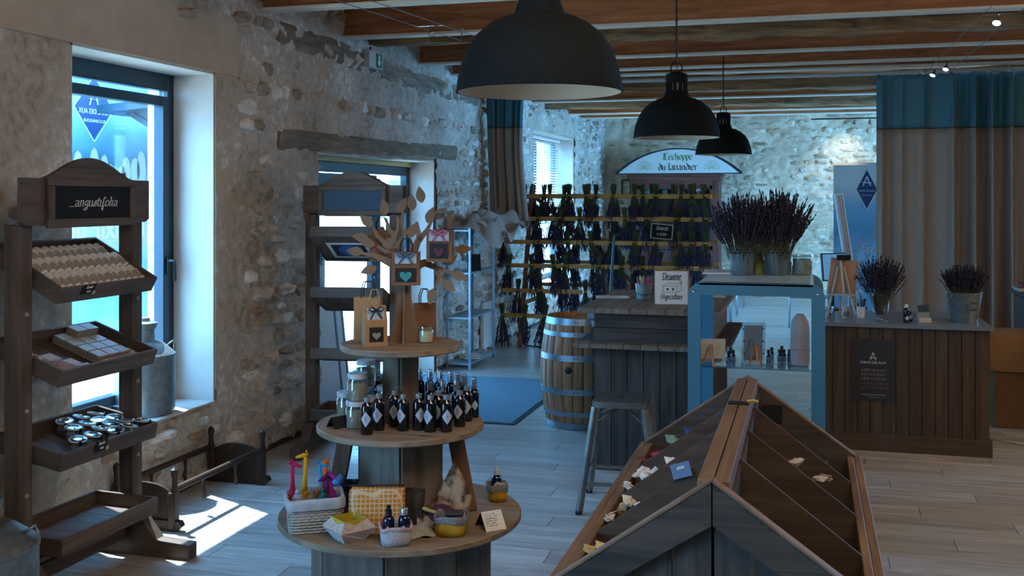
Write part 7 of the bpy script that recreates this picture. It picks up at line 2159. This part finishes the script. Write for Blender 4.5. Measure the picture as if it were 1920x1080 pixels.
# dim figures of the printed crowd
mb = MB(); rg = random.Random(2)
for k in range(9):
    x = -.32 + k * .075 + rg.uniform(-.02, .02); z = 1.15 + rg.uniform(-.15, .25); h_ = rg.uniform(.16, .3)
    mb.prism([(x + .035 * math.cos(q), z + h_ * .5 * math.sin(q)) for q in [2 * PI * w / 12 for w in range(12)]], .0022, .003, XZ)
tag(mb.build('printed_shapes', plain('banner_haze', '#86a4bb', .7, var=.2), bn), kind='stuff')
# silver tube leaning by the monitor
ym = 9.0
q0, q1 = aty(1596, 530, ym), aty(1571, 366, ym)
t = thing('cardboard_tube', 'tall silver grey tube standing behind the right counter', 'tube', (q0.x, ym, 0))
mb = MB(); mb.tube([(0.05, 0, .0), (q0.x - q0.x, 0, q0.z), (q1.x - q0.x, 0, q1.z)], .042, 14); mb.build('tube_wall', plain('silver_tube', '#8f98a2', .35, .3), t, smooth='auto')
mb = MB(); mb.tube([(q1.x - q0.x, 0, q1.z), (q1.x - q0.x - .002, 0, q1.z + .012)], .044, 14); mb.build('end_cap', M_white, t, smooth='auto')
mo = aty(1563, 487, 8.64)
t = thing('monitor', 'slim computer monitor with a pale blue screen behind the table easel', 'monitor', (mo.x, 8.64, ZK), YAW + .45)
mb = MB(); mb.box((0, 0, .34), (.25, .02, .22), Euler((R(-6), 0, 0)), .004); mb.build('case', M_black, t)
mscr, nt, p = newmat('lit_screen'); p.inputs['Base Color'].default_value = (.1, .2, .3, 1); p.inputs['Emission Color'].default_value = (.06, .28, .55, 1); p.inputs['Emission Strength'].default_value = .25
mb = MB(); mb.box((0, -.0125, .342), (.232, .002, .20), Euler((R(-6), 0, 0))); mb.build('screen', mscr, t)
mb = MB(); mb.box((.06, -.0155, .30), (.05, .001, .07), Euler((R(-6), 0, 0))); mb.build('screen_window', plain('screen_white', '#c4d0da', .6), t)
mb = MB(); mb.box((0, .03, .12), (.05, .02, .24)); mb.box((0, .02, .005), (.2, .15, .01), bevel=.003); mb.build('stand', M_black, t)
t = thing('desk_lamp', 'low grey gooseneck device leaning beside the easel on the counter', 'device', at(1566, 580, ZK) + Vector((0.2, .1, .0)))
mb = MB(); mb.lathe([(.001, 0), (.05, 0), (.05, .012), (.012, .02)], 20, cap=(False, False)); mb.build('base', M_black, t, smooth='auto')
mb = MB(); mb.tube([(0, 0, .015), (.0, 0, .13), (-.04, 0, .17), (-.1, 0, .2)], .007, 8); mb.build('neck', M_chrome, t, smooth=True)

# tables and stools at the back, seen through the cabinet
M_tl = plain('pale_steel_leg', '#9fb0bc', .3, .6)
def school_table(label, x, y, w, d, h, rz, name='school_table', cat='table'):
    t = thing(name, label, cat, (x, y, 0), rz)
    mb = MB(); mb.box((0, 0, h - .012), (w, d, .024), bevel=.006); mb.build('tabletop', plain('pale_tabletop', '#b4b0ac', .4), t)
    for sx in (-1, 1):
        for sy in (-1, 1):
            mb = MB(); mb.tube([(sx * (w / 2 - .05), sy * (d / 2 - .05), 0), (sx * (w / 2 - .06), sy * (d / 2 - .06), h - .06), (sx * (w / 2 - .1), sy * (d / 2 - .08), h - .025)], .012, 8); mb.build('leg', M_tl, t, smooth=True)
    for sy in (-1, 1):
        mb = MB(); mb.beam((-w / 2 + .08, sy * (d / 2 - .06), h - .045), (w / 2 - .08, sy * (d / 2 - .06), h - .045), .02, .03); mb.build('apron_bar', M_tl, t)
    return t
school_table('low pale table with steel legs seen through the right half of the cabinet', .14, 15.05, .88, .55, .47, .0)
school_table('low pale stool with steel legs beyond the bar, nearest of three', -1.2, 15.08, .38, .38, .47, .0, 'school_stool', 'stool')
school_table('low pale stool with steel legs beyond the bar, middle of three', -1.18, 16.2, .38, .38, .47, .0, 'school_stool', 'stool')
school_table('low pale stool with steel legs beyond the bar, farthest of three', -1.15, 17.5, .38, .38, .47, .0, 'school_stool', 'stool')
# carton, dark table and folding chair at the right edge
cx2 = at(1878, 722, 0)
t = thing('cardboard_box', 'brown cardboard box stack beside the right end of the counter, lower', 'box', (1.60, 9.05, 0), .05)
mb = MB(); mb.box((0, 0, .22), (.42, .4, .44), bevel=.004); mb.build('carton', plain('brown_cardboard', '#6d4e30', .85, var=.06), t)
mb = MB(); mb.box((0, 0, .4408), (.06, .4, .001)); mb.build('tape', plain('brown_tape', '#8a6d4a', .4), t)
t = thing('cardboard_box', 'lighter brown cardboard box on top of the lower box beside the counter', 'box', (1.59, 9.02, .442), -.04)
mb = MB(); mb.box((0, 0, .15), (.44, .4, .30), bevel=.004); mb.build('carton', plain('light_brown_cardboard', '#8a6742', .85, var=.06), t)
mb = MB(); mb.box((0, 0, .3008), (.06, .4, .001)); mb.build('tape', MATS['brown_tape'], t)
t = thing('side_table', 'dark red brown side table with papers behind the cardboard boxes', 'table', (2.35, 9.9, 0), 0)
mb = MB(); mb.box((0, 0, .97), (1.2, .55, .045), bevel=.005); mb.build('tabletop', plain('dark_mahogany', '#2b1815', .4), t)
for sx in (-1, 1):
    mb = MB(); mb.box((sx * .56, 0, .47), (.05, .5, .94)); mb.build('side_panel', MATS['dark_mahogany'], t)
mb = MB(); mb.box((0, .2, .8), (1.1, .03, .3)); mb.build('back_panel', MATS['dark_mahogany'], t)
for (x, z, sx, sy, sz, col, nm, cat) in ((-.45, .9925, .34, .26, .03, '#a8a29a', 'white book lying on the dark side table', 'book'), (-.48, 1.0225, .22, .2, .04, '#6b1f25', 'red box on the white book on the side table', 'box'), (-.24, 1.0225, .08, .1, .03, '#5a1a1f', 'small dark red tin on the white book', 'tin'), (-.12, .9925, .12, .12, .07, '#23262b', 'black box with a white label on the side table', 'box')):
    t = thing(cat if cat != 'box' else 'small_box', nm, cat, (2.35 + x, 9.85, z))
    mb = MB(); mb.box((0, 0, sz / 2), (sx, sy, sz), bevel=.003); mb.build('cover', plain('item_' + col, col, .5), t)
    mb = MB(); mb.box((.02, -sy / 2 - .0008, sz * .55), (sx * .4, .0012, sz * .4)); mb.build('label', M_paper, t)
fc = thing('folding_table', 'dark folding table with splayed wooden legs at the right edge', 'table', (1.98, 8.62, 0), .1)
mb = MB(); mb.box((0.12, 0, .93), (.5, .6, .03), bevel=.003); mb.build('tabletop', plain('pale_grey_top', '#8f9299', .4), fc)
for sy in (-1, 1):
    mb = MB(); mb.beam((-.28, sy * .25, .012), (.3, sy * .25, .915), .035, .045); mb.build('leg', wood('trestle_leg', '#5a4232', '#86664e', 'z'), fc)
    mb = MB(); mb.beam((.45, sy * .22, .012), (-.1, sy * .22, .915), .035, .045); mb.build('leg', MATS['trestle_leg'], fc)
t = thing('white_cable', 'thin white cable lying on the floor at the right edge', 'cable', (1.75, 8.3, .008))
mb = MB(); mb.tube([(-.45, .1, 0), (-.2, -.04, 0), (.1, .0, 0), (.4, .12, 0)], .006, 6); mb.build('cable_run', M_white, t, smooth=True)

# ------------------------------------------------------------------ exit sign, cable spot lights, wall spot rail
ex = atx(702, 113, XL + .06)
es = thing('exit_sign', 'white emergency exit box with a green arrow panel high on the left wall', 'exit sign', ex)
mb = MB(); mb.box((-.02, 0, 0), (.07, .32, .15), bevel=.008); mb.build('housing', plain('grey_white_plastic', '#b9b8b4', .5), es)
ex_m, nt, p = newmat('exit_green'); p.inputs['Base Color'].default_value = lin('#1f6a45'); p.inputs['Roughness'].default_value = .4
mb = MB(); mb.box((.012, .0, 0.0), (.012, .30, .14)); mb.build('sign_plate', MATS.setdefault('exit_white', plain('exit_white', '#c9cdc8', .5)), es)
mb = MB(); mb.box((.019, .06, 0), (.004, .13, .125)); mb.build('green_panel', ex_m, es)
mb = MB(); mb.prism([(.0, -.05), (.045, -.005), (.018, -.005), (.018, .05), (-.018, .05), (-.018, -.005), (-.045, -.005)], .0215, .0225, Matrix.Translation((0, .06, 0)) @ Matrix(((0, 0, 1, 0), (1, 0, 0, 0), (0, 1, 0, 0), (0, 0, 0, 1)))); mb.build('arrow', plain('arrow_white', '#dfe5e0', .5), es)
mb = MB(); mb.tube([(-.03, -.02, .07), (-.03, -.02, .3), (-.03, -.02, .33)], .008, 6); mb.build('cable', M_black, es)
M_wire = plain('silver_wire', '#9a9ea2', .3, .8)
def spot(label, p, dirv, lit=False):
    t = thing('spot_lamp', label, 'spot lamp', p)
    d = Vector(dirv).normalized()
    m = d.to_track_quat('-Z', 'Y').to_matrix()
    mb = MB(); mb.lathe([(.008, .0), (.010, -.02), (.02, -.045), (.027, -.065), (.027, -.07)], 16, m=m, cap=(True, False)); mb.build('reflector', plain('grey_glass_reflector', '#8d8a8c', .25, .5), t, smooth='auto')
    if lit:
        ml, nt, pr = newmat('lit_halogen'); pr.inputs['Emission Color'].default_value = (1, .80, .82, 1); pr.inputs['Emission Strength'].default_value = 2.5
    else: ml = plain('unlit_lens', '#b7b2ae', .2)
    mb = MB(); mb.lathe([(.001, -.069), (.026, -.069)], 16, m=m, cap=(False, False)); mb.build('lens', ml, t)
    mb = MB(); mb.tube([(-.11, 0, .012), (.11, 0, .012)], .004, 6); mb.tube([(0, 0, .012), (0, 0, -.006)], .005, 6); mb.build('cross_bar', M_chrome, t)
    return t
def wires(label, a0, a1, sep):
    t = thing('lighting_cable', label, 'cable pair', (0, 0, 0))
    for s_ in (-.5, .5):
        mb = MB(); mb.tube([Vector(a0) + Vector((s_ * sep, 0, 0)), Vector(a1) + Vector((s_ * sep, 0, 0))], .0035, 5); mb.build('wire', M_wire, t)
        mb = MB(); e = Vector(a1) + Vector((s_ * sep, 0, 0)); mb.tube([e, e + Vector((0, 0, .09))], .005, 6); mb.tube([e + Vector((0, 0, .088)), e + Vector((0, 0, .1))], .02, 10); mb.build('anchor', M_chrome, t)
    return t
wL0, wL1 = (-2.95, 4.4, 3.04), (-2.5, 7.7, 3.02)
wires('pair of silver lighting wires under the joists at the left', wL0, wL1, .2)
spot('small unlit halogen spot on the left wires under the joists', (-2.60, 7.0, 3.015), (.5, -.6, -1))
wR0, wR1 = (1.24, 6.0, 3.02), (1.24, 11.2, 3.05)
wires('pair of silver lighting wires under the joists at the right', wR0, wR1, .22)
spot('lit halogen spot on the right wires, nearest', (1.24, 7.68, 3.03), (-.3, -.7, -1), True)
spot('lit halogen spot on the right wires above the curtain, middle', (1.25, 10.45, 3.05), (-.3, -.5, -1), True)
spot('lit halogen spot on the right wires above the curtain, farthest', (1.20, 10.95, 3.05), (-.5, -.5, -1), True)
wsr = aty(1600, 222, 18.9)
t = thing('wall_spot_rail', 'dark rail of small spots on the back wall above the bright patch', 'spot rail', wsr)
mb = MB(); mb.tube([(-.7, 0, 0), (.6, 0, 0)], .012, 8); mb.build('rail_tube', M_black, t)
for x in (.02, .27):
    mb = MB(); mb.lathe([(.015, .0), (.03, -.06), (.032, -.09)], 14, (x, 0, -.02), cap=(True, False)); mb.build('spot_head', M_chrome, t, smooth='auto')
o, l = lamp('wall_spot', 'SPOT', (wsr.x - .05, wsr.y - .16, wsr.z - .12), 10, (.85, .95, 1.0))
l.spot_size = R(95); l.spot_blend = 1.0; l.shadow_soft_size = .05
o.rotation_euler = Vector((-.12, .55, -.75)).to_track_quat('-Z', 'Y').to_euler()

# ------------------------------------------------------------------ outside: perforated banner before the big window, panels by the door, hedge
XBN = -5.30
wb_ = thing('window_banner', 'printed banner outside the big left window, seen from behind', 'banner', (XBN, 7.10, 0))
M_wprint = print_sky('window_banner_print', [(0, '#b8ac94'), (.10, '#c2b8a4'), (.20, '#8fc4c6'), (.43, '#79b8c0'), (.47, '#b4bcbc'), (.62, '#aebcc6'), (.70, '#6fa2bc'), (.76, '#2f7088'), (.80, '#4d8fb4'), (.88, '#6fa9d2'), (.95, '#94bcd8'), (1.0, '#7fb0d6')], .45, 2.75, noise=.10, nscale=4.0, translucent=.22)
mb = MB(); mb.box((0, 0, 1.6), (.003, 1.5, 2.35)); mb.build('printed_sheet', M_wprint, wb_)
mb = MB()
for z in (.43, 2.78): mb.tube([(0, -.8, z), (0, .8, z)], .014, 8)
for y in (-.8, .8): mb.tube([(0, y, -.2), (0, y, 2.8)], .02, 8)
tag(mb.build('banner_poles', M_chrome, wb_), kind='stuff')
XM = Matrix(((0, 0, 1, 0), (1, 0, 0, 0), (0, 1, 0, 0), (0, 0, 0, 1)))
def bm_m(x, y, z): return frame_m((x, y, z), (0, -1, 0), (0, 0, 1))   # the print faces outwards, so it reads mirrored from indoors
def thinprint(name, col):
    if name in MATS: return MATS[name]
    m, nt, p = newmat(name); out = nt.nodes['Material Output']
    p.inputs['Base Color'].default_value = lin(col); tl = nd(nt, 'ShaderNodeBsdfTranslucent'); tl.inputs[0].default_value = lin(col)
    mx = nd(nt, 'ShaderNodeMixShader'); mx.inputs[0].default_value = .22; nt.links.new(p.outputs[0], mx.inputs[1]); nt.links.new(tl.outputs[0], mx.inputs[2]); nt.links.new(mx.outputs[0], out.inputs['Surface'])
    MATS[name] = m; return m
pl0 = atx(176, 203, XBN); YD, ZD = pl0.y - 7.10, pl0.z
mb = MB(); mb.prism([(YD, ZD - .24), (YD + .22, ZD), (YD, ZD + .24), (YD - .22, ZD)], .003, .004, XM); mb.build('logo_diamond', thinprint('banner_navy', '#1d4a86'), wb_)
Mlw = thinprint('banner_letter_white', '#dfe8ee')
mb = MB()
for a, b in (((YD - .06, ZD + .02), (YD - .01, ZD + .16)), ((YD - .01, ZD + .16), (YD + .04, ZD + .02)), ((YD - .07, ZD + .07), (YD + .05, ZD + .062))): mb.beam((.0055, a[0], a[1]), (.0055, b[0], b[1]), .001, .018, up=(1, 0, 0))
dd_ = [(YD, ZD - .26), (YD + .235, ZD), (YD, ZD + .26), (YD - .235, ZD)]
for a, b in zip(dd_, dd_[1:] + dd_[:1]): mb.beam((.0055, a[0], a[1]), (.0055, b[0], b[1]), .001, .008, up=(1, 0, 0))
tag(mb.build('logo_mark', Mlw, wb_), kind='stuff')
print_text('lettering', 'FERME DES AUX', .056, bm_m(.0055, YD, ZD - .045), Mlw, wb_, .0005, squeeze=.9)
print_text('lettering', 'ROCAMADOUR', .036, bm_m(.0055, YD, ZD - .11), Mlw, wb_, .0005)
q_ = atx(196, 446, XBN)
print_text('lettering', "L'Elixir des", .24, bm_m(.0055, q_.y - 7.10 - .02, q_.z), Mlw, wb_, .0005, bold=.006)
print_text('lettering', 'Papilles', .20, bm_m(.0055, q_.y - 7.10 - .05, q_.z - .26), Mlw, wb_, .0005, bold=.006)
mb = MB(); rg = random.Random(12)
for k in range(9):
    y = -.45 + k * .1 + rg.uniform(-.03, .03); z = 1.95 + rg.uniform(-.08, .1); h_ = rg.uniform(.2, .4)
    mb.prism([(y + .06 * math.cos(q), z + h_ * .5 * math.sin(q)) for q in [2 * PI * w / 12 for w in range(12)]], .003, .0036, XM)
tag(mb.build('printed_shapes', thinprint('banner_pale_shape', '#b4c6d2'), wb_), kind='stuff')
# framed panels leaning inside the door
for (px, py, lab, y, dx) in ((640, 760, 'white panel with a black frame leaning at the door behind the display stand, front', 7.72, .0), (625, 700, 'white panel with a black frame leaning at the door behind the display stand, rear', 7.98, -.06)):
    t = thing('framed_panel', lab, 'panel', (XL - .02 + dx, y, 0), rot=(0, R(-7), R(-12)))
    mb = MB(); mb.box((0, 0, .50), (.012, .36, .98)); mb.build('panel_face', plain('pale_panel', '#b9c2c4', .5), t)
    for s_ in (-1, 1):
        mb = MB(); mb.box((0, s_ * .18, .5), (.024, .02, 1.0)); mb.build('frame_side', M_black, t)
    for z in (.01, .99):
        mb = MB(); mb.box((0, 0, z), (.024, .36, .02)); mb.build('frame_rail', M_black, t)
t = thing('planter', 'dark chalk lettered planter on the floor behind the display stand', 'planter', (-3.22, 7.62, 0), -.2)
mb = MB(); mb.lathe([(.001, 0), (.12, 0), (.15, .27), (.14, .27), (.11, .02), (.001, .02)], 24, cap=(False, False)); mb.build('pot', M_board, t, smooth='auto')
mb = MB(); rg = random.Random(3)
for k in range(24):
    a = rg.uniform(0, 6.28); mb.spindle((.05 * math.cos(a), .05 * math.sin(a), .2), (.14 * math.cos(a), .14 * math.sin(a), rg.uniform(.3, .42)), .02, 4)
mb.build('foliage', plain('dark_foliage', '#1f2a22', .9), t)
t = thing('leaflet_rack', 'dark leaflet rack standing outside the glazed door', 'rack', (XL - .95, 8.9, -.2), 0)
for sy in (-1, 1):
    mb = MB(); mb.box((0, sy * .3, .8), (.3, .03, 1.6)); mb.build('side_panel', plain('dark_rack', '#1d2a33', .6), t)
for z in (.1, .5, .9, 1.3):
    mb = MB(); mb.box((0, 0, z), (.3, .58, .02)); mb.build('shelf', MATS['dark_rack'], t)
for i, z in enumerate((.12, .52, .92, 1.32)):
    for k in range(4):
        mb = MB(); mb.box((.02, -.21 + k * .14, z + .11), (.02, .11, .21), Euler((0, R(-8), 0))); mb.build('leaflet', plain(('leaf_a', 'leaf_b', 'leaf_c')[(i + k) % 3], ('#3d4a52', '#5f6f7a', '#8a939a')[(i + k) % 3], .6), t)
rg = random.Random(21)
for i in range(7):
    y = -4 + i * 5.5; x = -22 + rg.uniform(-2, 2)
    t = thing('garden_tree', '%s pale green garden tree from the left, far outside the windows' % ORD[i], 'tree', (x, y, -.2))
    mb = MB(); mb.tube([(0, 0, 0), (.1, 0, 1.6)], [.16, .1], 8); mb.build('trunk', M_leg, t)
    mb = MB()
    for k in range(9): mb.blob((rg.uniform(-1.2, 1.2), rg.uniform(-1.6, 1.6), 2.3 + rg.uniform(-.8, 1.3)), (rg.uniform(.7, 1.1),) * 3, sub=2, jit=.08)
    mb.build('crown', plain('tree_green', '#5d7a48', .9, var=.3, nscale=6), t)
